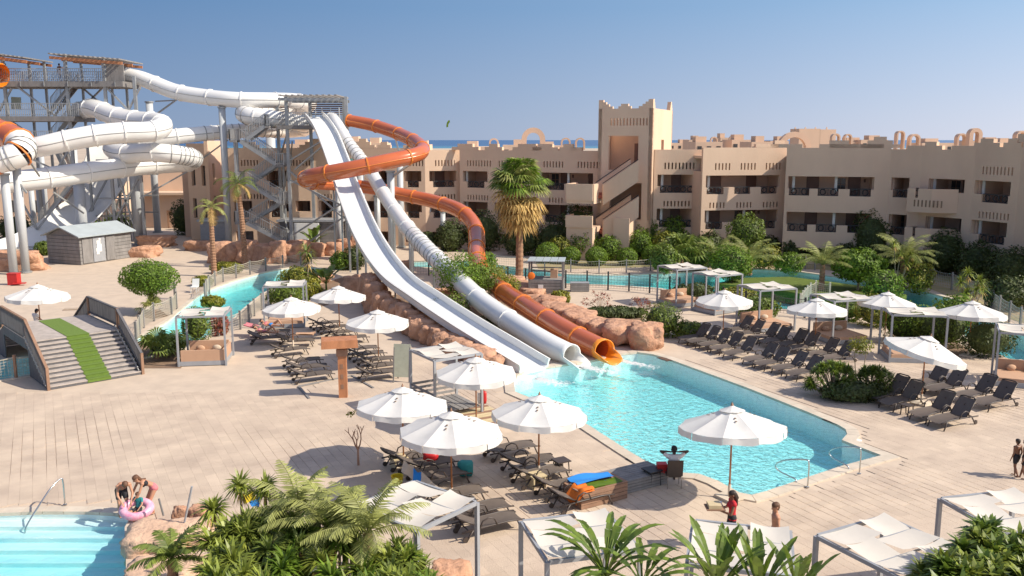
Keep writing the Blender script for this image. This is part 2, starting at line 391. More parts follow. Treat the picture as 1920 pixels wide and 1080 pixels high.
# ---------------- pools and ground ----------------
def XY(p): return (p[0], p[1])
POOL = [XY(P(u, v)) for u, v in [(972, 702), (1000, 692), (1100, 679), (1165, 664), (1195, 661), (1225, 665), (1250, 672), (1400, 727), (1520, 775), (1572, 797), (1587, 806), (1590, 815), (1580, 826), (1610, 838), (1655, 855), (1580, 875), (1490, 905), (1440, 922), (1410, 930), (1385, 925), (1345, 903), (1310, 890), (1240, 885), (1170, 842), (1100, 797), (1030, 763), (965, 735), (962, 715)]]
RC = [(-38, 27), (-31, 35), (-26.5, 39.9), (-22.7, 43.3), (-19.6, 46.0)] + [XY(P(u, v)) for u, v in [(365, 607), (400, 578), (440, 548), (490, 528), (545, 512), (600, 502)]]
rc = spline([(a, b, 0) for a, b in RC], 1.0)
def strip(c, hw):
    L_, R_ = [], []
    for i, p in enumerate(c):
        a = V(c[max(i - 1, 0)]); b = V(c[min(i + 1, len(c) - 1)]); d = (b - a).normalized(); n_ = V((-d.y, d.x, 0)); k = hw(i / (len(c) - 1)) if callable(hw) else hw
        L_.append(XY(V(p) + n_ * k)); R_.append(XY(V(p) - n_ * k))
    return L_ + R_[::-1]
RIVL = strip(rc, lambda t: 2.1 + .2 * sin(t * 9))
RIVR = [XY(P(u, v)) for u, v in [(770, 491), (870, 489), (1000, 505), (1060, 514), (1130, 516), (1200, 515), (1300, 510), (1400, 504), (1480, 507), (1560, 518), (1650, 532), (1720, 543), (1790, 562), (1850, 592), (1920, 628), (2050, 700), (2050, 790), (1920, 688), (1870, 664), (1820, 636), (1760, 603), (1700, 583), (1600, 588), (1500, 583), (1430, 577), (1380, 572), (1330, 560), (1240, 541), (1150, 535), (1060, 532), (1000, 521), (870, 505), (770, 500)]]
ISL = [XY(P(u, v)) for u, v in [(1340, 533), (1395, 522), (1480, 520), (1560, 530), (1640, 541), (1700, 554), (1640, 565), (1560, 560), (1500, 552), (1440, 541), (1385, 537)]]
KID = [XY(P(u, v)) for u, v in [(-400, 985), (-150, 970), (0, 963), (80, 960), (160, 960), (215, 963), (248, 970), (236, 990), (236, 1060), (240, 1300), (-400, 1300)]]
def tess(outer, holes=()):
    loops = [[V((x, y, 0)) for x, y in outer]] + [[V((x, y, 0)) for x, y in h] for h in holes]
    tri = geometry.tessellate_polygon(loops); vs = [p for l in loops for p in l]; return vs, tri
def sheet(outer, z, holes=()):
    vs, tri = tess(outer, holes); mb = MB(); mb.v = [(p.x, p.y, z) for p in vs]
    for t in tri:
        a, b, c = (vs[i] for i in t); mb.f.append(tuple(t) if (b - a).cross(c - a).z > 0 else tuple(t)[::-1])
    return mb
ZD = -.02
struct('ground', sheet([(-140, 3), (120, 3), (170, 130), (-190, 130)], ZD, [POOL, RIVL, RIVR, KID]), 'deck', zero=1)
mb = MB()
for x0, y0, x1, y1 in [(-700, 130, 700, 1150), (-700, -60, 700, 3), (-700, 3, -140, 130), (120, 3, 700, 130)]:
    mb.add([(x0, y0, ZD - .01), (x1, y0, ZD - .01), (x1, y1, ZD - .01), (x0, y1, ZD - .01)], [(0, 1, 2, 3)])
struct('desert_ground', mb, 'sand', zero=1)
m = bpy.data.materials.new('sea_water'); m.use_nodes = True; b_ = m.node_tree.nodes['Principled BSDF']
b_.inputs['Roughness'].default_value = .25; N_ = m.node_tree.nodes; L_ = m.node_tree.links
g_ = N_.new('ShaderNodeNewGeometry'); sp_ = N_.new('ShaderNodeSeparateXYZ'); mr_ = N_.new('ShaderNodeMapRange'); mr_.inputs[1].default_value = 1350; mr_.inputs[2].default_value = 2100
cr_ = N_.new('ShaderNodeMix'); cr_.data_type = 'RGBA'; cr_.inputs['A'].default_value = (.06, .26, .33, 1); cr_.inputs['B'].default_value = (.008, .07, .20, 1)
L_.new(g_.outputs['Position'], sp_.inputs[0]); L_.new(sp_.outputs[1], mr_.inputs[0]); L_.new(mr_.outputs[0], cr_.inputs['Factor']); L_.new(cr_.outputs['Result'], b_.inputs['Base Color'])
struct('sea', MB().add([(-30000, 900, -2), (30000, 900, -2), (30000, 30000, -2), (-30000, 30000, -2)], [(0, 1, 2, 3)]), m, zero=1)

def basin(poly, name, depth, wz, m_, wm, steps=None):
    zb = -depth; mb = MB(); n_ = len(poly)
    vs, tri = tess(poly); 
    if steps is None:
        s_ = sheet(poly, zb); mb.add(s_.v, s_.f)
    for i in range(n_):
        a = poly[i]; b = poly[(i + 1) % n_]; mb.add([(a[0], a[1], zb), (b[0], b[1], zb), (b[0], b[1], ZD), (a[0], a[1], ZD)], [(0, 1, 2, 3)])
    struct(name + '_basin', mb, m_, zero=1)
    top = sheet(poly, wz); wb = MB(); wb.add(top.v, top.f); bot = sheet(poly, zb + .006); k = len(wb.v)
    wb.add(bot.v, [f[::-1] for f in bot.f])
    for i in range(n_): j = (i + 1) % n_; wb.f.append((i, j, k + j, k + i)[::-1])
    c = [sum(p[0] for p in poly) / n_, sum(p[1] for p in poly) / n_]
    wb.v = [((v[0] - c[0]) * .9995 + c[0], (v[1] - c[1]) * .9995 + c[1], v[2]) for v in wb.v]
    return struct(name + '_water', wb, wm, zero=1)
wpool = water_mat('pool_water', (.07, .93, .97), .27, 3.6, .85); wriv = water_mat('river_water', (.06, .90, .95), .3, 1.5, .35); wkid = water_mat('kids_pool_water', (.06, .87, .94), .38, 2.2, .5)
basin(POOL, 'pool', .92, -.10, 'basin', wpool)
basin(RIVL, 'river_left', .9, -.14, 'basin2', wriv)
basin(RIVR, 'river_right', .9, -.14, 'basin2', wriv)
basin(KID, 'paddling_pool', 1.6, -.10, 'basin', wkid, steps=1)
# paddling pool steps: real treads getting deeper toward the viewer
ke = P(110, 961).y
for i in range(9):
    y1 = ke - i * .5 + (.3 if i == 0 else 0); z = -.22 - i * .13; mb = MB(); mb.box((-19, y1 - .25 if i else y1 - .4, z - .8), (23 - .001 * i, .5 if i else .8, 1.6))
    mb.v = [p for p in mb.v]
    o = mb.build('pool_step', mat('step_tile', (.82, .86, .80), .6, .45, 1.1, island=0, col2=(.45, .70, .74), stretch=(.35, 2, 1)), None, zero=1); o['kind'] = 'structure'
MB().add([(-60, -6, -1.58), (-5, -6, -1.58), (-5, 22, -1.58), (-60, 22, -1.58)], [(0, 1, 2, 3)]).build('paddling_pool_floor', 'basin2', None, kind='structure', zero=1)

def offset(poly, d):
    n_ = len(poly); A = sum(poly[i][0] * poly[(i + 1) % n_][1] - poly[(i + 1) % n_][0] * poly[i][1] for i in range(n_)); s = 1 if A > 0 else -1; out = []
    for i in range(n_):
        p = V((*poly[i - 1], 0)); q = V((*poly[i], 0)); r = V((*poly[(i + 1) % n_], 0)); a = (q - p).normalized(); b = (r - q).normalized()
        na = V((a.y, -a.x, 0)) * s; nb = V((b.y, -b.x, 0)) * s; nn = (na + nb).normalized(); k = d / max(.5, nn.dot(na)); out.append(XY(q + nn * k))
    return out
def coping(poly, w_, name, skip=lambda p: False, seg=.6, m_='coping', z=.03):
    root = bpy.data.objects.new(name, None); COL.objects.link(root); root['kind'] = 'structure'; root['_o'] = [0, 0, 0]
    o1 = offset(poly, w_); o2 = offset(poly, -.03); n_ = len(poly)
    for i in range(n_):
        j = (i + 1) % n_; L = math.dist(poly[i], poly[j]); k = max(1, round(L / seg))
        for q in range(k):
            g_ = .008 / max(L, .1); t0 = q / k + g_; t1 = (q + 1) / k - g_
            f = lambda A, t: (A[i][0] + (A[j][0] - A[i][0]) * t, A[i][1] + (A[j][1] - A[i][1]) * t)
            if skip(f(poly, .5 * (t0 + t1))): continue
            MB().prism([f(o2, t0), f(o2, t1), f(o1, t1), f(o1, t0)], ZD - .05, z + jit(.003)).build('coping_stone', m_, root)
coping(POOL, .42, 'pool_coping')
coping(KID, .35, 'paddling_pool_coping', skip=lambda p: p[1] < 22.8 or p[0] < -25 or p[0] > -10.6)
coping(RIVL, .25, 'left_river_coping', skip=lambda p: p[1] < 36 , seg=1.2)
coping(RIVR, .35, 'right_river_coping', skip=lambda p: p[0] > 45, seg=1.5)
struct('lawn_island', sheet(ISL, .06).add(*(lambda n_: ([(*p, .06) for p in ISL] + [(*p, -.8) for p in ISL], [(i, i + n_, (i + 1) % n_ + n_, (i + 1) % n_) for i in range(n_)]))(len(ISL))), 'grass', zero=1)
# ---------------- stamped pavers: real stones with recessed joints ----------------
PA = rad(-62); pd = V((cos(PA), sin(PA), 0)); pn = V((-sin(PA), cos(PA), 0)); g = random.Random(3)
po = offset(POOL, .46); ko = offset(KID, .4); rl = offset(RIVL, .3)
BRF = [(-21.0, 37.6), (-17.2, 41.0), (-20.8, 45.2), (-24.6, 41.6)]
near, far_ = [], []
row = -60.0
ri = 0
while row < 70:
    hgt = .31 + .05 * (ri % 3); ri += 1
    x = -60 + g.random()
    while x < 60:
        wd = g.uniform(.3, .66); c = pd * (x + wd / 2) + pn * (row + hgt / 2); x += wd
        if not (16.5 < c.y < 43.5) or abs(c.x) > c.y * .62 + 1: continue
        if c.x < -9 and c.y > 37.5: continue
        gp = .0003 + .0055 * max(0, .2 + lnoise(c * .21) * 1.8 + (.25 if c.x > 2 else -.42 if c.x < -4 else -.1)) * (.4 + g.random()); gp2 = gp * 1.8 + .001
        cs = [c + pd * (a * (wd / 2 - gp)) + pn * (b * (hgt / 2 - gp)) for a, b in ((-1, -1), (1, -1), (1, 1), (-1, 1))]
        if any(inside(q, po) or inside(q, ko) or inside(q, rl) or inside(q, BRF) for q in cs): continue
        cs2 = [c + pd * (a * (wd / 2 - gp2)) + pn * (b * (hgt / 2 - gp2)) for a, b in ((-1, -1), (1, -1), (1, 1), (-1, 1))]
        z = g.uniform(-.0012, .0012); wear = 1
        vs = [(q.x, q.y, ZD - .004) for q in cs] + [(q.x, q.y, z) for q in cs2]
        dpx = math.hypot(c.x - 3, c.y - 21)
        (near if True else far_).append((dpx, vs))
    row += hgt
near.sort(key=lambda a: a[0]); FC = [(4, 5, 6, 7), (0, 1, 5, 4), (1, 2, 6, 5), (2, 3, 7, 6), (3, 0, 4, 7)]
pav = bpy.data.objects.new('paving', None); COL.objects.link(pav); pav['kind'] = 'structure'; pav['_o'] = [0, 0, 0]
mp1 = mat('stamped_paver_single', (.595, .475, .36), .8, .5, .6, .8, 25, obj=.06, col2=(.43, .335, .26))
for d_, vs in near[:300]: MB().add(vs, FC).build('paving_stone', mp1, pav)
mb = MB()
for d_, vs in near[300:]: mb.add(vs, FC)
mb.build('paving_stones', 'paver', pav, kind='stuff')
# expansion joints in the plain concrete deck (thin recess strips)
mb = MB()
for a, b in [((0, 520), (420, 505)), ((100, 560), (420, 540)), ((560, 700), (700, 690)), ((1040, 600), (1230, 570)), ((1080, 545), (1180, 575)), ((600, 590), (690, 560)), ((1640, 650), (1900, 740))]:
    p, q = P(*a), P(*b); p.z = q.z = ZD; mb.beam(p, q, .03, .008)
mb.build('expansion_joints', 'joint', None, kind='structure', zero=1)
# drain grates by the pool
for (u, v), wh in [((1197, 865), 'left pool edge by the dark bench'), ((1565, 790), 'right corner of the pool'), ((1248, 673), 'far right pool edge beside the boulder')]:
    c = P(u, v); t = thing('drain_grate', 'brown drain grate at the ' + wh, 'drain', c, 'pool drain grates')
    mb = MB()
    for i in range(9): q = c + pn * 0 + pd * (-.36 + .09 * i); mb.beam(q - pn * .22 + V((0, 0, .012)), q + pn * .22 + V((0, 0, .012)), .06, .015)
    mb.build('grille', mat('rusty_grate', (.16, .09, .06), .8, .3, 9), t)
    MB().prism([XY(c + pd * a * .42 + pn * b * .26) for a, b in ((-1, -1), (1, -1), (1, 1), (-1, 1))], -.01, .008).build('frame', 'iron', t)
for (u, v), wh in [((1609, 826), 'past the rounded pool corner'), ((1145, 835), 'left of the pool'), ((1075, 640), 'at the far end of the pool')]:
    c = P(u, v); t = tag(MB().cyl((c.x, c.y, 0), .14, .02, 12).build('skimmer_lid', 'sign'), 'small round white skimmer lid on the deck ' + wh, 'lid', 'skimmer lids')
# ---------------- hotel wings ----------------
def sat(A, B, u, v=330):
    k = Q(u, v, 1.0).x; d = B - A    # ray x = k*y
    return (k * A[1] - A[0]) / (d[0] - k * d[1]) * d.length
def wall(A, B, z0, z1, holes, th, name, parent, m_='stucco', s0=0., s1=None, off=0.):
    A = V(A).to_2d() if len(A) > 2 else V(A); B = V(B).to_2d() if len(B) > 2 else V(B)
    d = (B - A); L = d.length; d.normalize(); nn = V((d.y, -d.x)); s1 = L if s1 is None else s1; mb = MB()
    pt = lambda s, z, q: (A.x + d.x * s + nn.x * (q), A.y + d.y * s + nn.y * (q), z)
    hs = [(max(a, s0), min(b, s1), c, e) for a, b, c, e in holes if b > s0 and a < s1]
    xs = sorted(set([s0, s1] + [h[0] for h in hs] + [h[1] for h in hs])); zs = sorted(set([z0, z1] + [h[2] for h in hs] + [h[3] for h in hs]))
    zs = [z for z in zs if z0 <= z <= z1]
    op = [[any(h[0] - 1e-6 <= (xs[i] + xs[i + 1]) / 2 <= h[1] + 1e-6 and h[2] <= (zs[j] + zs[j + 1]) / 2 <= h[3] for h in hs) for j in range(len(zs) - 1)] for i in range(len(xs) - 1)]
    nx, nz = len(op), len(op[0]); f, k = off, off - th
    for i in range(nx):
        for j in range(nz):
            if op[i][j]: continue
            a, b, c, e = xs[i], xs[i + 1], zs[j], zs[j + 1]
            mb.add([pt(a, c, f), pt(b, c, f), pt(b, e, f), pt(a, e, f)], [(0, 1, 2, 3)])
            mb.add([pt(a, c, k), pt(b, c, k), pt(b, e, k), pt(a, e, k)], [(3, 2, 1, 0)])
            if i == 0 or op[i - 1][j]: mb.add([pt(a, c, k), pt(a, c, f), pt(a, e, f), pt(a, e, k)], [(0, 1, 2, 3)])
            if i == nx - 1 or op[i + 1][j]: mb.add([pt(b, c, f), pt(b, c, k), pt(b, e, k), pt(b, e, f)], [(0, 1, 2, 3)])
            if j == 0 or op[i][j - 1]: mb.add([pt(a, c, k), pt(b, c, k), pt(b, c, f), pt(a, c, f)], [(0, 1, 2, 3)])
            if j == nz - 1 or op[i][j + 1]: mb.add([pt(a, e, f), pt(b, e, f), pt(b, e, k), pt(a, e, k)], [(0, 1, 2, 3)])
    return mb.build(name, m_, parent)
def railing_ring(A, d, nn, s0, s1, z0, z1, off, parent, rings=True):
    mb = MB(); q = lambda s, z: V((A.x + d.x * s + nn.x * off, A.y + d.y * s + nn.y * off, z))
    mb.beam(q(s0, z1), q(s1, z1), .07); mb.beam(q(s0, z0), q(s1, z0), .06)
    n_ = max(2, int((s1 - s0) / .28))
    for i in range(n_ + 1): s = s0 + (s1 - s0) * i / n_; mb.beam(q(s, z0), q(s, z1), .035)
    if rings:
        m_ = max(1, int((s1 - s0) / .62)); r = min(.24, (z1 - z0) * .42)
        for i in range(m_):
            c = q(s0 + (s1 - s0) * (i + .5) / m_, (z0 + z1) / 2)
            mb.tube([c + V((d.x * cos(a) * r, d.y * cos(a) * r, sin(a) * r)) for a in [2 * pi * k / 12 for k in range(13)]], .04, 4, False)
    mb.build('balcony_railing', 'iron', parent)
def parapet(A, B, us, z, parent, wd=.42, v=275):
    """stepped merlons: us = list of (pixel u centre, [half widths m ...])"""
    A = V(A[:2]); B = V(B[:2]); d = (B - A).normalized(); nn = V((d.y, -d.x)); rz = math.atan2(d.y, d.x)
    for u, hs in us:
        s = sat(A, B, u, v); mb = MB()
        for i, h in enumerate(hs):
            c = A + d * s - nn * .2; mb.box((c.x, c.y, z + .16 + i * .32), (2 * h, wd - .004 * i, .322), rz)
        mb.build('stepped_merlon', 'stucco', parent)
def slits(A, B, u0, n_, z0, z1, v=310, w_=.13, g_=.33):
    s = sat(A, B, u0, v); return [(s + i * g_, s + i * g_ + w_, z0, z1) for i in range(n_)]
def wing(label, A, B, ztop, opens, sl, mer, group='hotel wings', rails=1, depth=9, name='hotel_wing', inner=2.6, rect=None):
    """opens: (u0,u1,storeys, [(ua,ub) notches]) storeys subset of 0,1,2"""
    A = V(XY(A)); B = V(XY(B)); d = (B - A); L = d.length; d.normalize(); nn = V((d.y, -d.x)); rz = math.atan2(d.y, d.x)
    t = thing(name, label, 'building', (*((A + B) / 2), 0), group)
    Z = {2: (6.72, 7.8, 6.1), 1: (3.52, 4.64, 2.9), 0: (.35, 1.45, .35)}; holes = []; rl_ = []; cuts = []
    for u0, u1, sts, notch in opens:
        a, b = sat(A, B, u0), sat(A, B, u1); cuts += [a, b]
        for st in sts:
            zl, zh, zn = Z[st]; holes.append((a, b, zl, zh))
            for ua, ub in (notch if st else []):
                na, nb = max(a + .05, sat(A, B, ua)), min(b - .05, sat(A, B, ub)); holes.append((na, nb, zn, zl)); rl_.append((na, nb, zn + .04, zl + .02))
    for u0, n_, st in sl:
        zz = {2: (8.3, 8.9), 1: (4.85, 5.35), 0: (1.65, 2.2)}[st]
        holes += slits(A, B, u0, n_, *zz)
    # slits are shallow recesses backed by the loggia wall band behind
    wall(A, B, 0, ztop, holes, .35, 'front_wall', t)
    P3 = lambda s, q, z: (A.x + d.x * s - nn.x * q, A.y + d.y * s - nn.y * q, z)
    for z in (2.35, 5.55, 8.05):
        c = P3(L / 2, inner / 2 + .35, z); MB().box(c, (L - .1, inner, .22), rz).build('floor_slab', 'stucco_in', t)
    bh = []
    for u0, u1, sts, notch in opens:
        a, b = sat(A, B, u0), sat(A, B, u1); w_ = b - a; k = max(1, round(w_ / 3.2))
        for st in sts:
            zf = {2: 5.66, 1: 2.46, 0: 0}[st]
            for i in range(k):
                s = a + w_ * (i + .5) / k; bh.append((s - .15, s + .95, zf + .02, zf + 2.1)); 
                c = P3(s + .4, inner + .43, zf + 1.06); MB().box(c, (1.08, .05, 2.06), rz).build('balcony_door', 'dark', t)
                c = P3(s - .75, inner + .43, zf + 1.3); wo = MB().box(c, (.8, .05, 1.2), rz).build('window', 'glass', t); MB().box((c[0] + nn.x * .03, c[1] + nn.y * .03, c[2]), (.05, .03, 1.2), rz).box((c[0] + nn.x * .031, c[1] + nn.y * .031, c[2]), (.8, .03, .05), rz).build('frame', 'wbrown', wo)
                if (int(s * 7) + st) % 3: c = P3(s - 1.3, .6, zf + 1.5); MB().box(c, (.22, .12, 1.5), rz).build('curtain', 'canvas', t)
                if (int(s * 5) + st) % 4 == 1: c = P3(s + 1.25, inner + .3, zf + 1.7); MB().box(c, (.16, .12, .3), rz).build('wall_lamp', 'dark', t); bh.append((s - 1.15, s - .35, zf + .7, zf + 1.9))
    wall(A, B, 0, ztop - .5, bh, .3, 'loggia_wall', t, 'stucco_in', off=-inner - .35 + 0.0)
    mb = MB()
    for s in sorted(set(round(c, 2) for c in cuts)):
        if .6 < s < L - .6: mb.box(P3(s, inner / 2 + .4, 4.0), (.22, inner - .02, 7.95), rz)
    for s in (.15, L - .15): mb.box(P3(s, inner / 2 + .4, 4.0), (.3, inner - .02, 7.94), rz)
    mb.build('partition_walls', 'stucco_in', t, kind='stuff')
    c = P3(L / 2, depth / 2 + inner + .6, ztop / 2 - .35); MB().box(c, (L - .02, depth, ztop - .7), rz).build('rear_block', 'stucco', t)
    c = P3(L / 2, (inner + .35) / 2 + .2, ztop - .85); MB().box(c, (L - .04, inner + .3, .25), rz).build('roof_slab', 'stucco', t)
    if rails:
        for a, b, z0, z1 in rl_: railing_ring(A, d, nn, a, b, z0, z1, -.17, t)
    parapet(A, B, mer, ztop, t)
    return t, A, B, d, nn, rz
W_ = {k: Q(u, 330, D) for k, (u, D) in dict(a=(425, 93), b=(640, 93.2), c=(797, 92), c1=(862, 93.2), c0=(862, 92.4), d=(1122, 85.4), e=(1226, 82.6), f=(1317, 82.4), f1=(1317, 80.2), g1=(1473, 81.6), g=(1473, 79), h=(1668, 76.5), i=(1727, 74.8), j=(1826, 71.2), k=(1912, 67.3), l=(2060, 60)).items()}
wing('sand coloured hotel wing behind the grey stair tower, farthest left', W_['a'], W_['b'], 10.15, [(437, 470, (1, 0), [(440, 466)]), (500, 540, (2, 1), [(505, 535)]), (552, 580, (1, 0), []), (596, 628, (2, 1), [(600, 620)])], [(520, 12, 2), (440, 8, 2), (594, 7, 1), (455, 7, 1)], [(470, (.8, .4)), (590, (1.6, 1.0, .5))])
wing('sand coloured hotel wing directly behind the orange slide loop', W_['b'], W_['c'], 10.15, [(655, 700, (1, 0), [(660, 690)]), (705, 735, (2, 1, 0), [(710, 730)]), (757, 790, (2, 1, 0), [(763, 785)])], [(740, 6, 1), (762, 7, 2), (706, 6, 2)], [(680, (1.3, .8, .4)), (720, (.7, .35)), (770, (.8,))])
wing('short sunlit hotel bay between the orange slide bend and the fan palm', W_['c'], W_['c1'], 9.95, [(805, 856, (2, 1, 0), [(812, 852)])], [(816, 7, 2), (816, 7, 1)], [])
wing('long hotel wing behind the tall fan palm, left of the stair tower', W_['c0'], W_['d'], 9.95, [(868, 914, (2, 1, 0), [(876, 908)]), (927, 982, (2, 1, 0), [(932, 975)]), (1005, 1112, (2, 1), [(1022, 1058), (1085, 1108)])], [(876, 9, 2), (1019, 7, 2), (1083, 7, 2), (876, 8, 1), (1030, 5, 1), (1085, 7, 1), (935, 9, 2)], [(872, (1.6, .9)), (925, (1.0, .5)), (988, (1.6, 1.0)), (1022, (1.4, .8)), (1080, (.6,)), (1065, (.9, .5))])
wing('hotel wing bay right beside the stair tower with a wide iron railing', W_['e'], W_['f'], 10.1, [(1233, 1306, (2, 1, 0), [(1238, 1302)])], [(1246, 9, 2), (1246, 9, 1)], [])
wing('sunlit hotel wing with three small balconies and three slit groups', W_['f1'], W_['g1'], 10.3, [(1324, 1462, (2, 1, 0), [(1326, 1358), (1378, 1408), (1428, 1458)])], [(1341, 5, 2), (1389, 5, 2), (1436, 5, 2), (1333, 5, 1), (1384, 5, 1), (1434, 5, 1)], [(1462, (.9, .5)), (1448, (1.6,))])
wing('shaded hotel wing with three stepped balconies right of the sunlit wing', W_['g'], W_['h'], 10.3, [(1478, 1640, (2, 1, 0), [(1481, 1519), (1535, 1574), (1595, 1635)])], [], [(1482, (1.0,)), (1650, (1.6, 1.0, .5)), (1573, (1.6, .8)), (1606, (2.2,))])
wing('narrow hotel bay with one small balcony beside the projecting box balcony', W_['h'], W_['i'], 10.2, [(1672, 1706, (2, 1, 0), [(1676, 1704)])], [], [(1722, (.9,))])
T8 = wing('hotel wing with the projecting box balconies near the right edge', W_['i'], W_['j'], 10.2, [(1742, 1810, (2, 1, 0), [])], [], [(1745, (1.0, .5)), (1812, (1.2,))])
wing('hotel wing at the right edge with ring railings and three slit groups', W_['j'], W_['k'], 10.45, [(1829, 1897, (2, 1), [(1844, 1894)])], [(1843, 9, 2), (1843, 9, 1), (1838, 8, 0)], [(1850, (1.2, .6)), (1898, (.8, .4))])
wing('end block of the hotel cut by the right edge of the photo', W_['k'], W_['l'], 10.8, [(1945, 2040, (2, 1), [])], [], [(1916, (.9, .5)), (1990, (1,))])
# projecting box balconies (parts of that wing)
t8, A, B, d, nn, rz = T8
for z0, z1 in ((5.05, 7.0), (1.9, 3.75)):
    sa, sb = sat(A, B, 1722), sat(A, B, 1800); L = sb - sa; mb = MB(); q = lambda s, o: XY(V((A.x + d.x * s + nn.x * o, A.y + d.y * s + nn.y * o, 0)))
    mb.prism([q(sa, .02), q(sa, 1.5), q(sb - 1.4, 1.5), q(sb, .02)][::1], z0, z0 + .25)
    mb.prism([q(sa, .02), q(sa, 1.5), q(sa + .25, 1.5), q(sa + .25, .02)], z0 + .25, z1)
    mb.prism([q(sa + .25, 1.5), q(sa + .7, 1.5), q(sa + .7, 1.28), q(sa + .25, 1.28)], z0 + .25, z1)
    mb.prism([q(sa + .7, 1.5), q(sb - 2.6, 1.5), q(sb - 2.6, 1.28), q(sa + .7, 1.28)], z0 + .25, z1 - .75)
    mb.prism([q(sb - 2.6, 1.5), q(sb - 1.4, 1.5), q(sb - 1.45, 1.28), q(sb - 2.6, 1.28)], z0 + .25, z1)
    mb.prism([q(sb - 1.4, 1.5), q(sb, .02), q(sb - .25, .02), q(sb - 1.5, 1.28)], z0 + .25, z1)
    mb.build('box_balcony', 'stucco', t8); railing_ring(A, d, nn, sa + .7, sb - 2.6, z1 - .72, z1 + .02, 1.4, t8)
    if z0 > 4:
        mb = MB()
        for i in range(8): s = sa + .7 + i * .33; c = q(s, 1.505); mb.box((c[0], c[1], z0 + .75), (.12, .02, .55), rz)
        mb.build('vent_slit', 'soil', t8)
# stair tower
TW = thing('stair_tower', 'tall hotel stair tower with crenellated top and open stair flights', 'tower', Q(1170, 440, 82))
A = V(XY(Q(1121, 300, 84))); B = V(XY(Q(1222, 300, 82))); d = (B - A); L = d.length; d.normalize(); nn = V((d.y, -d.x)); rz = math.atan2(d.y, d.x); TZ = 13.85
sa, sb = sat(A, B, 1141, 270), sat(A, B, 1197, 270)
wall(A, B, 0, TZ, [(sa, sb, 8.2, 11.35)] + [(sa + .15 + i * .31, sa + .28 + i * .31, 12.3, 12.95) for i in range(12)] + [(sa + .2, L - .9, 3.6, 7.0)], .35, 'front_wall', TW)
C_ = B + V((-nn.x, -nn.y)) * 8.2; D_ = A + V((-nn.x, -nn.y)) * 8.2
wall(B, C_, 0, TZ, [(3.6, 4.7, 8.2, 11)], .35, 'right_wall', TW); wall(D_, A, 0, TZ, [], .35, 'left_wall', TW); wall(C_, D_, 0, TZ, [], .35, 'rear_wall', TW)
c = (A + B) / 2 - nn * 1.7; MB().box((c.x, c.y, 8.0), (L - .75, 2.4, .3), rz).build('landing_slab', 'stucco_in', TW)
c = (A + B) / 2 - nn * 3.0; MB().box((c.x, c.y, 6.5), (L - .75, .2, 12.8), rz).build('inner_wall', 'stucco_in', TW); c = c + nn * .14; MB().box((c.x + d.x * .35, c.y + d.y * .35, 9.4), (.35, .06, 2.5), rz).build('dark_doorway', 'dark', TW)
for sd2 in (0, 1):
    for i, w2 in enumerate((1.35, 1.0, .72, .45)):
        s = w2 / 2 if sd2 == 0 else L - w2 / 2; c = A + d * s - nn * .2; MB().box((c.x, c.y, TZ + .1 + i * .2), (w2, .36 - .004 * i, .202), rz).build('merlon', 'stucco', TW)
for i, w2 in enumerate((1.2, .7)): c = A + d * (L / 2 - .1) - nn * .2; MB().box((c.x, c.y, TZ + .1 + i * .22), (w2, .35 - .004 * i, .222), rz).build('merlon', 'stucco', TW)
for s in (.5, 7.6):
    for i in range(3): c = B - nn * s - d * .2; MB().box((c.x, c.y, TZ + .14 + i * .28), (.36 - .003 * i, .9 - .25 * i, .282), rz).build('merlon', 'stucco', TW)
# outside flights: parapet walls descending to the left, in front of the tower
f2 = nn
def flight(s0, z0, s1, z1, o, sides=((0, .18), (1.55, .18))):
    """stair from (s0,z0) high right to (s1,z1) low left, at offset o in front of the wall"""
    q = lambda s, off, z: (A.x + d.x * (s + (off - o - .87) * .75) + nn.x * off, A.y + d.y * (s + (off - o - .87) * .75) + nn.y * off, z)
    for k, (so, tw) in enumerate(sides):
        prof = [q(s0, o + so, z0 - .9), q(s1, o + so, z1 - .9), q(s1, o + so, z1 + 1.0), q(s0, o + so, z0 + 1.0)]
        mb = MB().extr(prof, V(q(0, 0, 0)), V(q(0, tw, 0))); mb.build('stair_parapet', 'stucco', TW)
        MB().beam(q(s1, o + so + tw / 2, z1 + 1.12), q(s0, o + so + tw / 2, z0 + 1.12), .06).build('handrail', 'iron', TW)
    n_ = 11
    for i in range(n_):
        s = s0 + (s1 - s0) * (i + .5) / n_; z = z0 + (z1 - z0) * (i + 1) / n_; h_ = abs(s1 - s0) / n_ / 2 + .02
        MB().prism([q(s - h_, o + .19, 0)[:2], q(s - h_, o + 1.54, 0)[:2], q(s + h_, o + 1.54, 0)[:2], q(s + h_, o + .19, 0)[:2]], z - .3, z).build('stair_tread', 'tile', TW)
s_of = lambda u, v: sat(A, B, u, v)
flight(s_of(1196, 290) , 8.15, s_of(1150, 330) - 1.0, 5.9, .35)
flight(s_of(1196, 370), 4.9, s_of(1150, 410) - 1.0, 2.6, .35)
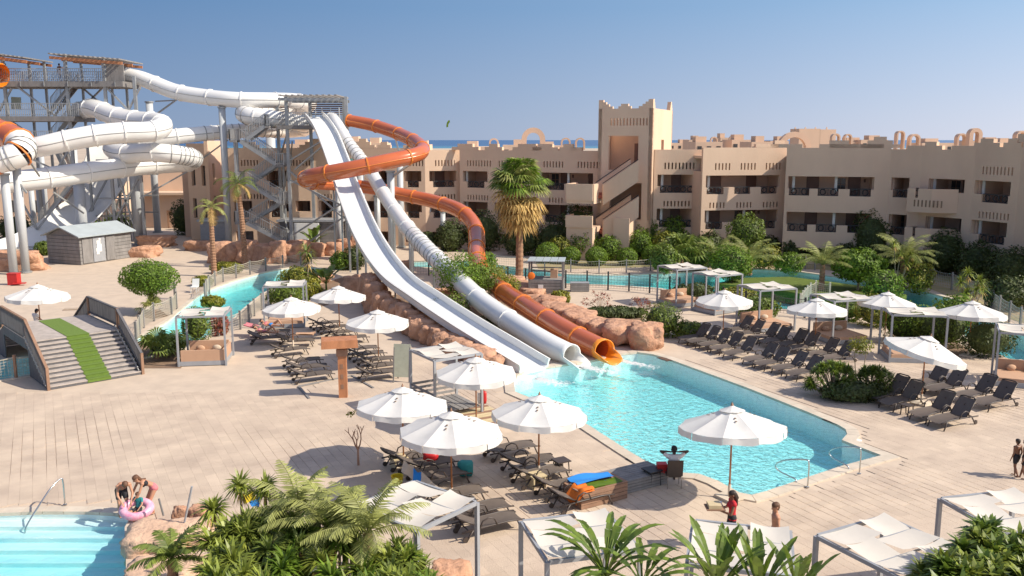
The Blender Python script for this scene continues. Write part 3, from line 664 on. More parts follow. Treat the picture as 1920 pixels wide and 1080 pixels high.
for z0, z1 in ((5.2, 7.0), (0, 4.1)):
    q = lambda s, off, z: (A.x + d.x * s + nn.x * off, A.y + d.y * s + nn.y * off, z)
    sl_, sr_ = -1.9, s_of(1150, 330) - .9; mb = MB(); zf = z0 if z0 else z1 - 1.5
    mb.prism([XY(q(sl_, .3, 0)), XY(q(sl_, 3.4, 0)), XY(q(sr_, 3.4, 0)), XY(q(sr_, .3, 0))], zf if z0 else 0, (zf + .3) if z0 else z1 - 1.1)
    for a, b in (((sl_, 3.4), (sr_, 3.4)), ((sl_, .5), (sl_, 3.4))):
        p0, p1 = V(q(*a, 0)), V(q(*b, 0)); dd = (p1 - p0).normalized(); hh = z1 - (zf + .3) if z0 else 1.1; zz = (z1 - hh); mb.beam(p0 + V((0, 0, zz + hh / 2)), p1 + V((0, 0, zz + hh / 2)), .2, hh)
    if z0:
        mb.beam(V(q(sr_, 2.1, z0 + .9)), V(q(sr_, 3.4, z0 + .9)), .2, 1.8)
    mb.build('landing_box', 'stucco', TW)
mb = MB(); q = lambda s, off, z: (A.x + d.x * s + nn.x * off, A.y + d.y * s + nn.y * off, z)
mb.prism([XY(q(L - 2.9, .36, 0)), XY(q(L - 2.9, 2.3, 0)), XY(q(s_of(1196, 330) - .1, 2.3, 0)), XY(q(s_of(1196, 330) - .1, .36, 0))][::-1], 0, 3.9); mb.build('stair_base', 'stucco', TW)
# ---------------- water slides ----------------
def zat(v, D, u=960): return Q(u, v, D).z
def path(pts, step=.35): return spline([tuple(Q(u, v, D)) + (r,) for u, v, D, r in pts], step)
def tube_slide(name, label, pts, m_, mflange, sec=3.2, group='enclosed tube slides', ribs=(), sides=14, mouth=None, seam=True, mats=None):
    pp = path(pts); t = thing(name, label, 'water slide', pp[0][:3], group); n_ = len(pp); k = max(2, round(sec / .35)); i = 0; si = 0
    sm = MB()
    while i < n_ - 1:
        j = min(i + k, n_ - 1)
        if n_ - 1 - j < k // 2: j = n_ - 1
        seg = pp[i:j + 1]; mm = mats(si, i / n_) if mats else m_
        ts_ = MB().tube([V(p[:3]) for p in seg], [p[3] for p in seg], sides, False).build('tube_section', mm, t, True)
        d = (V(pp[min(i + 1, n_ - 1)][:3]) - V(pp[max(i - 1, 0)][:3])).normalized(); c = V(pp[i][:3]); r = pp[i][3]
        MB().tube([c - d * .07, c - d * .06, c + d * .06, c + d * .07], [r * 1.0, r * 1.09, r * 1.09, r * 1.0], sides, False).build('flange', mflange, ts_)
        i = j; si += 1
    for a, b, n2 in ribs:
        for q in range(n2):
            i = int((a + (b - a) * q / (n2 - 1)) * (n_ - 1)); d = (V(pp[min(i + 1, n_ - 1)][:3]) - V(pp[max(i - 1, 0)][:3])).normalized(); c = V(pp[i][:3]); r = pp[i][3]
            MB().tube([c - d * .05, c - d * .03, c + d * .03, c + d * .05], [r, r * 1.06, r * 1.06, r], sides, False).build('rib', 'seam' if m_ == 'white' else mflange, t)
    if seam:
        for sg in (-1, 1):
            q = []
            for i, p in enumerate(pp):
                d = (V(pp[min(i + 1, n_ - 1)][:3]) - V(pp[max(i - 1, 0)][:3])).normalized(); s_ = d.cross(V((0, 0, 1))).normalized(); q.append(V(p[:3]) + s_ * (p[3] * 1.005 * sg))
            sm.tube(q, .035, 4, False)
        sm.build('seam_rails', 'seam' if m_ == 'white' else mflange, t, kind='stuff')
    return t, pp
def mouth(t, pp, m_, m_in, L=2.2):
    """open ended outlet: tube shell thick, upper half cut back"""
    c = V(pp[-1][:3]); d = (c - V(pp[-3][:3])); d.z = min(d.z, 0) * .3; d.normalize(); r = pp[-1][3]; s_ = d.cross(V((0, 0, 1))).normalized(); u = V((0, 0, 1))
    mb = MB(); N_ = 20; k0 = 0; rows = []
    for rr in (r * 1.0, r * .9):
        for e in (0, 1):
            row = []
            for k in range(N_ + 1):
                a = -pi + 2 * pi * k / N_; h = cos(a)   # a=0 bottom
                tt = min(1, max(0, (h - .0) / .55)); ext = (.22 + .78 * tt * tt * (3 - 2 * tt)) * L * .5 if e else -.1
                row.append(c + s_ * sin(a) * rr * (1.0 if not e else 1.12) - u * cos(a) * rr + d * ext)
            rows.append(row)
    for row in rows: mb.v += [tuple(p) for p in row]
    w_ = N_ + 1
    for k in range(N_): mb.f += [(k, k + 1, w_ + k + 1, w_ + k), (3 * w_ + k, 3 * w_ + k + 1, 2 * w_ + k + 1, 2 * w_ + k), (w_ + k, w_ + k + 1, 3 * w_ + k + 1, 3 * w_ + k)]
    mb.build('outlet', m_, t, True); MB().tube([c - d * .8, c + d * .02], r * .97, 16, False).build('lining', m_in, t, True)
# white open slide
pts = [(588, 219, 88.5, 1), (600, 232, 86.5, 1), (615, 258, 83.5, 1), (635, 310, 78.5, 1), (656, 370, 72.3, 1), (690, 450, 63.3, 1), (738, 520, 56, 1), (800, 567, 50.6, 1), (870, 614, 46.4, 1), (940, 657, 43.2, 1), (1001, 694, 41.3, 1)]
pp = path(pts, .4); OS = thing('open_water_slide', 'wide white open slide with low side walls running down to the pool', 'water slide', pp[0][:3])
def sweep(pp, prof, a, b, mat_, name, parent):
    mb = MB(); n_ = len(prof); k0 = 0
    for i in range(a, b + 1):
        d = V(pp[min(i + 1, len(pp) - 1)][:3]) - V(pp[max(i - 1, 0)][:3]); d.normalize(); s_ = d.cross(V((0, 0, 1))).normalized(); u = s_.cross(d); c = V(pp[i][:3])
        mb.v += [tuple(c + s_ * x + u * y) for x, y in prof]
    for i in range(b - a):
        for k in range(n_):
            p = i * n_ + k; q = i * n_ + (k + 1) % n_; mb.f.append((p, q, q + n_, p + n_))
    mb.f.append(tuple(range(n_))); mb.f.append(tuple((b - a) * n_ + k for k in range(n_))[::-1])
    return mb.build(name, mat_, parent)
hw = .88
shell = [(-hw - .14, .44), (-hw - .02, .46), (-hw + .02, .10), (-hw + .2, .0), (0, -.03), (hw - .2, .0), (hw - .02, .10), (hw + .02, .46), (hw + .14, .44), (hw + .08, .30), (hw + .06, -.02), (hw - .15, -.14), (-hw + .15, -.14), (-hw - .06, -.02), (-hw - .08, .30)][::-1]
bed = [(-hw + .035, .115), (-hw + .2, .008), (0, -.02), (hw - .2, .008), (hw - .035, .115), (hw - .2, .002), (0, -.026), (-hw + .2, .002)][::-1]
i = 0; n_ = len(pp); k = 10
while i < n_ - 1:
    j = min(i + k, n_ - 1); j = n_ - 1 if n_ - 1 - j < 5 else j
    sweep(pp, shell, i, j, 'white', 'slide_section', OS); sweep(pp, bed, i, j, 'slidein', 'slide_bed', OS); i = j
for i in range(20, n_ - 14, 12):
    c = V(pp[i][:3]); MB().beam((c.x, c.y, c.z - .15), (c.x, c.y, -.05), .14 if i < n_ * .55 else .1).build('prop', 'steel', OS)
def foam(c, d, n_, L, W, lab, seed):
    g = random.Random(seed); mb = MB(); d = V(d).normalized(); s_ = V((-d.y, d.x, 0))
    for _ in range(n_):
        t_ = g.random() ** 1.5; p = V(c) + d * L * t_ + s_ * g.gauss(0, W * (.25 + .5 * t_)); z = g.uniform(.03, .10) * (1 - .6 * t_); a = d * z * 1.6; b = s_ * z * .7; h = V((0, 0, z * .5 * (1 - t_)))
        p.z = -.09; mb.add([p - a, p - b, p + a, p + b, p + h], [(0, 1, 4), (1, 2, 4), (2, 3, 4), (3, 0, 4)])
    tag(mb.build('splash_foam', 'sign', None, zero=1), lab, 'water foam', kind='stuff')
for (u, v), n_, L, W, lab, k in [((1008, 706), 420, 1.8, .42, 'white splash where the open slide meets the pool', 1), ((1086, 682), 420, 2.2, .35, 'white splash below the white tube outlet', 2), ((1160, 672), 380, 2.4, .3, 'white splash below the orange outlet', 3)]: foam(P(u, v), (.75, -.66, 0), n_, L, W, lab, k)
# white tube slide beside it
t, pw = tube_slide('tube_water_slide', 'white enclosed tube slide between the open slide and the orange slide', [(622, 221, 88.5, .56), (632, 233, 86.5, .56), (655, 270, 83.5, .56), (690, 316, 79.5, .57), (721, 366, 74.3, .58), (760, 422, 67.8, .6), (800, 467, 61.6, .6), (850, 515, 56, .6), (900, 563, 51.3, .6), (960, 605, 47.6, .6), (1020, 642, 44.5, .6), (1066, 664, 43.0, .56)], 'white', 'white', 4.2, ribs=((.53, .72, 13), (.12, .2, 7)), seam=False)
mouth(t, pw, 'white', 'white')
for i in range(22, len(pw) - 20, 18):
    c = V(pw[i][:3]); MB().beam((c.x, c.y, c.z - .5), (c.x, c.y, -.05), .12).build('prop', 'steel', t)
OR = [(655, 226, 88, .58), (700, 235, 86.5, .6), (745, 250, 84, .6), (780, 267, 80, .62), (792, 281, 77, .62), (778, 291, 75, .64), (730, 302, 73.6, .66), (670, 315, 73, .68), (610, 326, 73.6, .68), (580, 332, 74.8, .68), (572, 338, 77, .66), (590, 343, 79.5, .62), (640, 346, 81.5, .6), (700, 353, 81.5, .6), (750, 364, 80.5, .6), (810, 377, 79, .62), (862, 395, 76, .64), (889, 422, 73.5, .64), (894, 450, 70.5, .64), (894, 480, 66.5, .62), (906, 515, 60.8, .6), (942, 546, 55.5, .6), (985, 574, 51.5, .6), (1040, 609, 47.6, .6), (1090, 637, 45.2, .6), (1128, 655, 43.7, .58)]
t, po_ = tube_slide('tube_water_slide', 'orange enclosed tube slide looping once round the two white slides', OR, 'orange', 'oflange', 3.4, mats=lambda s_, f_: 'orange' )
mouth(t, po_, 'orange2', 'orange')
tube_slide('tube_water_slide', 'white tube slide from the top deck of the left tower curling behind the small tower', [(240, 141, 95, .74), (264, 147, 94.5, .78), (290, 157, 94, .8), (330, 172, 93, .8), (380, 181, 92, .8), (440, 187, 91, .8), (500, 188, 92, .8), (550, 189, 95, .8), (580, 194, 98, .8), (560, 202, 100, .85), (505, 206, 97, .9), (470, 208, 93.5, .92), (459, 214, 91, .92), (475, 219, 89.8, .9), (520, 224, 90, .85), (565, 232, 93, .8), (575, 240, 97, .8), (540, 245, 98, .78), (480, 244, 95, .76), (400, 249, 93, .76), (330, 256, 91, .8), (270, 264, 90, .82), (228, 272, 90, .88), (212, 280, 88.5, .9), (235, 288, 86.5, .9), (290, 286, 85, .9), (340, 291, 86, .88), (364, 298, 88, .85), (350, 306, 90, .85), (300, 309, 89.5, .9), (240, 313, 87, .95), (150, 325, 83, .98), (60, 337, 80, .98), (-60, 349, 77, .98)], 'white', 'white', 3.6, ribs=((.26, .36, 8), (.5, .58, 12), (.755, .785, 9)))
tube_slide('tube_water_slide', 'white tube slide from the middle deck making a U turn then running left', [(150, 208, 94, .9), (175, 203, 92, .92), (215, 218, 90, .95), (255, 226, 88.5, .95), (290, 229, 87, .95), (304, 237, 85, .95), (286, 246, 83.5, .95), (230, 249, 82, .98), (180, 254, 81, .98), (130, 263, 80.2, .96), (85, 273, 79.5, .93), (64, 277, 79.5, .9)], 'white', 'white', 2.6)
tube_slide('tube_water_slide', 'orange and white tube slide bend cut by the left edge', [(-70, 225, 76, 1.0), (-25, 238, 75, 1.0), (15, 254, 74, 1.05), (38, 270, 73, 1.15), (36, 287, 72, 1.1), (5, 300, 71.5, 1.0), (-50, 312, 71, 1.0)], 'white', 'oflange', 1.7, mats=lambda s_, f_: 'orange' if f_ < .45 else 'white', ribs=((.66, .98, 9),))
tube_slide('tube_water_slide', 'bright orange slide start at the upper left edge', [(-60, 130, 92, 1.1), (-25, 136, 91, 1.15), (2, 142, 90.5, 1.15)], 'orange2', 'orange2', 1.2, seam=False)
# big white half-pipe wave
rows = [((172, 262, 99), (252, 258, 97)), ((160, 300, 98), (246, 300, 95.5)), ((140, 345, 97), (236, 340, 94)), ((112, 385, 95), (212, 378, 93)), ((70, 420, 92.5), (186, 405, 92)), ((20, 444, 90), (160, 432, 89.5)), ((-40, 462, 88), (90, 462, 87)), ((-120, 475, 86), (10, 486, 84))]
def wave(a, b, off=0):
    f = a * (len(rows) - 1); i = min(int(f), len(rows) - 2); t = f - i; L = Q(*rows[i][0]).lerp(Q(*rows[i + 1][0]), t); R_ = Q(*rows[i][1]).lerp(Q(*rows[i + 1][1]), t)
    p = L.lerp(R_, b); sag = sin(pi * b); return p + V((0, 1.6 * sag, -.8 * sag - off))
mb = MB().grid(lambda a, b: wave(a, b), 40, 16).grid(lambda a, b: wave(a, 1 - b, .12) + V((0, .08, 0)), 40, 16)
HP = thing('wave_slide', 'huge white half pipe wave slide dropping to the left behind the tubes', 'water slide', Q(120, 400, 95)); mb.build('slide_shell', 'white', HP, True)
for sd_ in (0, 1): MB().tube([wave(a / 40, sd_) for a in range(41)], .09, 6).build('lip', 'white', HP, True)
mb = MB()
for i in range(12):
    for sd_ in (.2, .8):
        p = wave(i / 14, sd_, .1); mb.beam(p, (p.x, p.y, -.05), .09); q = wave((i + 1) / 14, 1 - sd_, .1); mb.beam((p.x, p.y, p.z * .5), (q.x, q.y, q.z * .1), .06)
mb.build('support_lattice', 'steel', HP, kind='stuff')
# pillars
for u, vb, vt, r, lab in [(26, 514, 325, .33, 'leftmost slim pillar under the orange and white tube'), (49, 511, 292, .33, 'slim pillar just right of the leftmost one'), (262, 459, 262, .52, 'thick pillar rising from a rock beside the grey kiosk'), (157, 462, 340, .55, 'shaded thick pillar in front of the half pipe'), (83, 448, 340, .42, 'pillar behind the two slim pillars at the left'), (66, 442, 345, .3, 'dark pillar partly hidden behind the left slim pillars'), (374, 446, 300, .34, 'slim tall pillar at the tip of the looped white tube'), (296, 436, 190, .4, 'tall pillar behind the thick pillar reaching the top tube'), (430, 463, 200, .34, 'grey pillar left of the stair flights'), (515, 436, 246, .55, 'thick white pillar standing through the shed roof'), (637, 472, 332, .28, 'pillar left of the open slide at mid height'), (680, 472, 318, .36, 'pillar seen between the two white slides'), (709, 460, 366, .32, 'short pillar below the orange tube return'), (736, 490, 320, .34, 'pillar with a dark base right of the open slide'), (753, 464, 300, .32, 'pillar behind the white tube slide under the orange loop'), (772, 522, 420, .2, 'thin brownish post in front of the river fence'), (831, 468, 396, .26, 'pillar holding the orange bend in front of the hotel'), (90, 436, 268, .3, 'pillar under the long left tube behind the wave'), (150, 441, 272, .42, 'pillar under the long left tube near the tower')]:
    b = P(u, vb); D = b.y; cyl_pillar(u, vb, zat(vt, D), r, 'painted steel ' + lab)
def arms(name, label, segs, w_=.14, m_='steel'):
    a0 = Q(*segs[0][0]); t = thing(name, label, 'brace', a0, 'steel arms between pillars and slides')
    for a, b in segs: MB().beam(Q(*a), Q(*b), w_).build('arm', m_, t)
arms('slide_brace', 'pale diagonal arm from a pillar up to the orange bend', [((738, 330, 80), (782, 298, 76)), ((752, 300, 86), (742, 262, 86)), ((752, 300, 86), (768, 268, 84))], .16, 'rail')
arms('slide_brace', 'steel arm from the tall back pillar to the top white tube', [((296, 212, 94), (332, 186, 93)), ((292, 190, 100), (330, 188, 94))])
arms('slide_brace', 'long pale arm between the slim tall pillar and the arched hotel block', [((376, 300, 95), (428, 262, 95)), ((262, 372, 91), (372, 310, 93))])
arms('slide_brace', 'crossed diagonals below the orange loop', [((545, 338, 87), (640, 385, 84)), ((545, 322, 87), (640, 405, 84)), ((640, 405, 84), (690, 420, 80)), ((550, 440, 87), (640, 382, 84)), ((560, 468, 86), (640, 410, 84)), ((640, 330, 84), (655, 470, 82))])
arms('slide_brace', 'long brace pair from the stair tower to the open slide', [((545, 300, 87), (607, 262, 84)), ((553, 318, 87), (612, 268, 84))])
arms('slide_brace', 'small arms between the two slim pillars at the left', [((30, 335, 73), (50, 362, 73)), ((49, 292, 73), (74, 330, 78)), ((100, 360, 86), (157, 400, 88))])
# ---------------- tower A (left) ----------------
TA = thing('slide_tower', 'tall steel slide tower with slatted pergola roof at the upper left', 'tower', P(130, 446))
for u, D, zt in [(22, 92, 19.6), (137, 92, 19.6), (98, 95.5, 19.2), (70, 95.5, 19.2), (207, 92, 19.3), (166, 95.5, 19.3), (247, 96, 19.0), (262, 92, 17.4), (262, 95.5, 16.5), (-40, 92, 19.6), (220, 95.5, 19.0)]:
    b = Q(u, 300, D); MB().beam((b.x, b.y, -.05), (b.x, b.y, zt), .28 if D < 95 else .22).build('column', 'steel', TA)
def deck(t, u0, u1, v, D0, D1, th=.5, name='deck'):
    z = zat(v, D0); a = Q(u0, v, D0).x; b = Q(u1, v, D1).x if D1 - D0 > 2 else Q(u1, v, D0).x
    MB().box(((a + b) / 2, (D0 + D1) / 2, z - th / 2), (b - a, D1 - D0, th)).build(name, 'wgrey', t); return a, b, z
a, b, z = deck(TA, -60, 264, 152, 91.5, 96, .55)
for p, q in (((a, 91.6, z), (b - 1.8, 91.6, z)), ((a, 95.9, z), (b, 95.9, z)), ((b, 95, z), (b, 95.9, z))): rail_run(MB(), p, q, 1.25, .2, .045, True).build('railing', 'rail', TA)
x = a
while x < b: MB().box((x + .5, 91.45, z - .28), (.06, .08, .5)).build('deck_rib', 'steel', TA); x += 2.4
MB().box((b - 1.0, 92.2, z + .9), (1.8, .12, 1.7)).build('side_board', 'wgrey', TA)
a, b, z2 = deck(TA, -60, 178, 218, 91.5, 96, .5)
rail_run(MB(), (a, 91.6, z2), (Q(150, 200, 92).x, 91.6, z2), 1.3, .2, .045, True).build('railing', 'rail', TA)
a, b, z3 = deck(TA, -60, 140, 268, 91.5, 96, .4); rail_run(MB(), (a, 91.6, z3), (b, 91.6, z3), 1.2, .2, .045, True).build('railing', 'rail', TA)
a, b, z4 = deck(TA, -60, 125, 345, 91.5, 96, .35); rail_run(MB(), (a, 91.6, z4), (b, 91.6, z4), 1.2, .2, .045, True).build('railing', 'rail', TA)
def pergola(t, u0, u1, v0, v1, D0, D1, n_, mslat, mbeam):
    for D in (D0, (D0 + D1) / 2, D1):
        z_off = 0; p, q = Q(u0, v0, D0), Q(u1, v1, D0); q.x = Q(u1, v1, D1).x; MB().beam((p.x, D, p.z - .35), (q.x, D, q.z - .35), .14, .28).build('roof_beam', mbeam, t)
    for i in range(n_):
        q_ = Q(u1, v1, D0); q_.x = Q(u1, v1, D1).x; p = Q(u0, v0, D0).lerp(q_, (i + .5) / n_); MB().beam((p.x, D0 - .5, p.z + .02), (p.x, D1 + .5, p.z + .02), .24, .12).build('roof_slat', mslat, t)
pergola(TA, -50, 96, 96, 109, 91.3, 96.2, 12, 'wgrey', 'carved'); pergola(TA, 92, 266, 101, 112, 91.3, 96.2, 15, 'wgrey', 'carved')
for s_ in [((32, 162, 92), (102, 216, 92)), ((134, 162, 92), (84, 226, 92)), ((100, 222, 92), (137, 162, 95.5)), ((155, 165, 95.5), (196, 200, 95.5)), ((192, 165, 95.5), (157, 200, 95.5)), ((200, 165, 92), (252, 218, 92)), ((262, 165, 92), (235, 218, 92)), ((22, 165, 92), (-5, 215, 92)), ((22, 228, 92), (80, 268, 92)), ((137, 268, 92), (90, 345, 92)), ((22, 345, 92), (70, 430, 92)), ((137, 345, 92), (70, 430, 92)), ((98, 280, 95.5), (160, 350, 95.5)), ((207, 280, 92), (250, 420, 92)), ((247, 300, 96), (205, 430, 96)), ((207, 430, 92), (262, 330, 92)), ((166, 400, 95.5), (220, 300, 95.5)), ((22, 280, 92), (137, 335, 92))]:
    MB().beam(Q(*s_[0]), Q(*s_[1]), .17).build('brace', 'steel', TA)
for v in (300, 330, 372, 405): 
    p, q = Q(180, v, 93), Q(262, v, 93); MB().beam(p, q, .15).build('cross_beam', 'steel', TA); MB().beam((p.x, 98, p.z), (q.x, 98, q.z), .15).build('cross_beam', 'steel', TA)
def stair(t, a, b, wd=1.3, st='wgrey', rl='rail', n_=None, dirn=V((0, 1, 0)), under=True):
    """flight from a (low) to b (high); width along dirn"""
    a = V(a); b = V(b); 
    for o in (0, wd): MB().beam(a + dirn * o, b + dirn * o, .1, .34).build('stringer', 'steel', t)
    n_ = n_ or max(4, int(abs(b.z - a.z) / .2)); run = V((b.x - a.x, b.y - a.y, 0)); L = run.length / n_; run.normalize(); rz = math.atan2(run.y, run.x)
    mb = MB()
    for i in range(n_): p = a.lerp(b, (i + .5) / n_) + dirn * wd / 2; mb.box((p.x, p.y, p.z + .08), (L * 1.05, wd - .1, .05), rz)
    mb.build('treads', st, t, kind='stuff')
    for o in (0, wd):
        mb = MB(); rail_run(mb, a + dirn * o + V((0, 0, .15)), b + dirn * o + V((0, 0, .15)), 1.05, .2, .04); mb.build('stair_railing', rl, t)
stair(TA, Q(96, 205, 94), Q(134, 158, 94), 1.6, 'dark'); stair(TA, Q(98, 262, 94), Q(134, 221, 94), 1.6, 'dark'); stair(TA, Q(134, 345, 94), Q(98, 270, 94), 1.6, 'dark'); stair(TA, Q(60, 440, 94), Q(130, 350, 94), 1.6, 'dark')
t = thing('ride_screen', 'pale slanted board standing on the middle deck of the left tower', 'board', Q(36, 200, 93)); MB().beam(Q(31, 205, 93), Q(30, 182, 93), 1.0, .08, up=V((0, 1, 0))).build('panel', 'olive', t)
# ---------------- tower B (small stair tower) ----------------
TB = thing('slide_tower', 'smaller steel tower with slatted roof and zigzag stairs above the open slide', 'tower', P(547, 467))
for u, D, v in [(541, 88, 181), (524, 92.5, 181), (652, 88, 181), (648, 92.5, 181), (585, 92.5, 181)]:
    b = Q(u, 300, D); MB().beam((b.x, b.y, -.05), (b.x, b.y, zat(v, D)), .3).build('column', 'steel', TB)
for u, v0, v1, D in [(443, 262, 466, 88), (447, 262, 466, 91), (532, 300, 466, 91)]:
    b = Q(u, 330, D); MB().beam((b.x, b.y, -.05), (b.x, b.y, zat(v0, D)), .2).build('column', 'steel', TB)
pergola(TB, 521, 655, 179, 179, 87.5, 93, 10, 'wgrey', 'steel')
a, b, z = deck(TB, 518, 612, 235, 87.7, 93, .35)
for p, q in (((a + 1.2, 87.8, z), (Q(583, 230, 88).x, 87.8, z)), ((a, 93, z), (b + 1.8, 93, z)), ((a, 89.5, z), (a, 93, z))): rail_run(MB(), p, q, 1.25, .17, .045, True).build('railing', 'rail', TB)
rail_run(MB(), Q(655, 235, 88), Q(655, 235, 92), 1.2, .17, .045, True).build('railing', 'rail', TB)
a2, b2, _ = deck(TB, 606, 655, 235, 89.3, 93, .3)
for i in range(7):
    z_ = zat(214, 93) + i * .2; MB().beam((Q(578, 214, 93).x, 93.2, z_), (Q(651, 214, 93).x, 93.2, z_), .05, .13).build('screen_slat', 'dark', TB)
for u0 in (582, 592, 604, 620, 636): b = Q(u0, 214, 92.9); MB().beam((b.x, b.y, z), (b.x, b.y, z + 1.9), .08).build('frame_post', 'sign', TB)
for k_, (u0, u1) in enumerate(((524, 541),)):
    for i in range(9): z_ = z + .2 + i * .2; MB().beam(Q(u0, 200, 92.5).to_2d().to_3d() + V((0, 0, z_)), Q(u1, 200, 88).to_2d().to_3d() + V((0, 0, z_)), .04, .1).build('side_slat', 'dark', TB)
fl = [((462, 262, 87.7), (497, 236, 87.7)), ((517, 308, 87.7), (450, 265, 87.7)), ((468, 343, 89.4), (517, 310, 89.4)), ((527, 381, 87.7), (462, 344, 87.7)), ((468, 416, 89.4), (525, 382, 89.4)), ((537, 457, 87.7), (462, 418, 87.7))]
for a_, b_2 in fl: stair(TB, Q(*a_), Q(*b_2), 1.3)
for u0, u1, v, in ((497, 522, 236), (430, 462, 263), (517, 548, 309), (440, 468, 344), (525, 548, 381), (440, 468, 417)):
    a_, b_2, z_ = deck(TB, u0, u1, v, 87.6, 91, .2, 'landing'); rail_run(MB(), (a_, 87.65, z_), (b_2, 87.65, z_), 1.1, .17, .04).build('railing', 'rail', TB); e_ = a_ if u0 < 500 else b_2; rail_run(MB(), (e_, 87.65, z_), (e_, 91, z_), 1.1, .17, .04).build('railing', 'rail', TB)
for s_ in [((541, 310, 88), (527, 380, 91)), ((541, 240, 88), (524, 300, 92)), ((532, 400, 91), (545, 460, 88)), ((541, 345, 88), (600, 320, 88)), ((548, 265, 88), (545, 300, 92))]: MB().beam(Q(*s_[0]), Q(*s_[1]), .13).build('brace', 'steel', TB)
t = thing('teal_awning', 'flat teal shade panel seen behind the white slides', 'awning', Q(665, 302, 90)); MB().box(Q(672, 302, 90), (2.8, .2, .5)).build('panel', 'teal', t)
# ---------------- sheds and low blocks ----------------
def plankbox(name, label, A, B, h, dep, m_, rm, ph=.3, cat='shed', roof='flat', openings=()):
    A = V(A[:2]); B = V(B[:2]); d = (B - A).normalized(); nn = V((d.y, -d.x)); rz = math.atan2(d.y, d.x); L = (B - A).length; c = (A + B) / 2 - nn * dep / 2
    t = thing(name, label, cat, (c.x, c.y, 0)); MB().box((c.x, c.y, h / 2 - .02), (L - .12, dep - .12, h), rz).build('core', m_, t)
    n_ = int(h / ph)
    for (p, q, off) in ((A, B, nn), (B, B - nn * dep, d), (A - nn * dep, A, -d)):
        for i in range(n_):
            z = (i + .5) * h / n_; m2 = (p + q) / 2 + off * -.03; r2 = math.atan2((q - p).y, (q - p).x); MB().box((m2.x, m2.y, z), ((q - p).length - .02, .06, h / n_ - .03), r2).build('plank', m_, t)
    if roof == 'gable':
        e = .35; q = lambda s, o, z: (c.x + d.x * s - nn.x * o, c.y + d.y * s - nn.y * o, z)
        for sg in (-1, 1):
            mb = MB(); mb.extr([q(-L / 2 - e, sg * (dep / 2 + e), h - .1), q(-L / 2 - e, 0, h + .75), q(-L / 2 - e, 0, h + .85), q(-L / 2 - e, sg * (dep / 2 + e), h)], q(0, 0, 0), q(L + 2 * e, 0, 0)); mb.build('roof_panel', rm, t)
        for s_ in (-L / 2 + .05, L / 2 - .05):
            mb = MB(); mb.extr([q(s_, -dep / 2, h - .1), q(s_, dep / 2, h - .1), q(s_, 0, h + .72)], q(0, 0, 0), q(.06, 0, 0)); mb.build('gable', m_, t)
    else: MB().box((c.x, c.y, h + .08), (L + .5, dep + .5, .2), rz).build('roof', rm, t)
    return t, A, B, d, nn, rz, L
KA, KB = P(152, 497), P(248, 482)
t, A, B, d, nn, rz, L = plankbox('kiosk', 'grey wooden kiosk with pale sloping roof and white plaque on its door', KA, KB, 2.55, 4.0, 'wgrey', 'roofw', roof='gable')
for s_, w2, m_ in ((.75, 1.1, 'wgrey'), (1.95, 1.3, 'cabmetal'), (3.2, 1.0, 'wgrey')):
    c = A + d * s_ * 1.05 + nn * .05; MB().box((c.x, c.y, 1.2), (w2, .06, 2.2), rz).build('shutter', m_, t)
c = A + d * 2.0 + nn * .1; mb = MB()
for dx, dz, a, b in ((0, 1.15, .62, .35), (.05, 1.5, .5, .35), (-.02, 1.85, .42, .3), (.12, 2.1, .2, .2), (-.14, .85, .3, .2)): mb.box((c.x + d.x * dx, c.y + d.y * dx, dz), (a, .03, b - .004 * dz), rz)
mb.build('plaque', 'sign', t)
plankbox('equipment_shed', 'low white plank shed with flat grey roof under the small tower', Q(525, 440, 90.5), Q(640, 440, 90.5), 2.7, 6, 'wgrey', 'cabmetal')
t = thing('shed_annex', 'white boarded wall with a dark doorway beside the low shed', 'shed', Q(575, 445, 89.5)); 
a_ = Q(552, 440, 89.7); b_2 = Q(598, 440, 89.7); wall((a_.x, 89.7), (b_2.x, 89.7), 0, 2.6, [(1.4, 2.2, 0, 2.0)], .2, 'wall', t, 'sign'); MB().box(((a_.x + b_2.x) / 2, 90.0, 1.3), (2.4, .1, 2.5)).build('doorway', 'dark', t)
plankbox('pump_house', 'grey green pump house behind the two slender palms', Q(376, 440, 95), Q(478, 440, 95), 2.3, 6, 'cabmetal', 'roofw')
# low building and arched block at left
t = thing('guest_block', 'cream hotel block with arched windows and a sunlit side behind the looped tube', 'building', (*XY(Q(390, 440, 97)), 0))
A, B = V(XY(Q(352, 330, 98))), V(XY(Q(392, 330, 97.2))); C2 = V(XY(Q(424, 330, 103)))
s0 = [sat(A, B, u) for u in (359, 366, 378, 385)]
wall(A, B, 0, 10.6, [(s0[0], s0[1], 6, 8.2), (s0[2], s0[3], 6, 8.2), (s0[0], s0[1], 2.4, 4.6), (s0[2], s0[3], 2.4, 4.6)], .4, 'front_wall', t)
wall(B, C2, 0, 10.9, [(1.2, 2.0, 6, 8.4), (3.4, 4.2, 6, 8.4), (1.2, 2.0, 2.4, 4.8)], .4, 'sunlit_wall', t)
c = (A + C2) / 2 + V((-.8, 2.4)); MB().box((c.x, c.y, 5), (4.2, 4.6, 10), 0).build('core', 'stucco_in', t)
for s_, z_, in ((s0[0] + .25, 7.1), (s0[2] + .25, 7.1), (s0[0] + .25, 3.5), (s0[2] + .25, 3.5)):
    d = (B - A).normalized(); c = A + d * s_ + V((0, .45)); MB().box((c.x, c.y, z_), (.6, .05, 2.1), math.atan2(d.y, d.x)).build('window', 'glass', t)
t = thing('low_building', 'low cream building with flat roofs behind the steel pillars at left', 'building', (*XY(Q(330, 420, 110)), 0))
A, B = V(XY(Q(258, 400, 112))), V(XY(Q(360, 400, 110)))
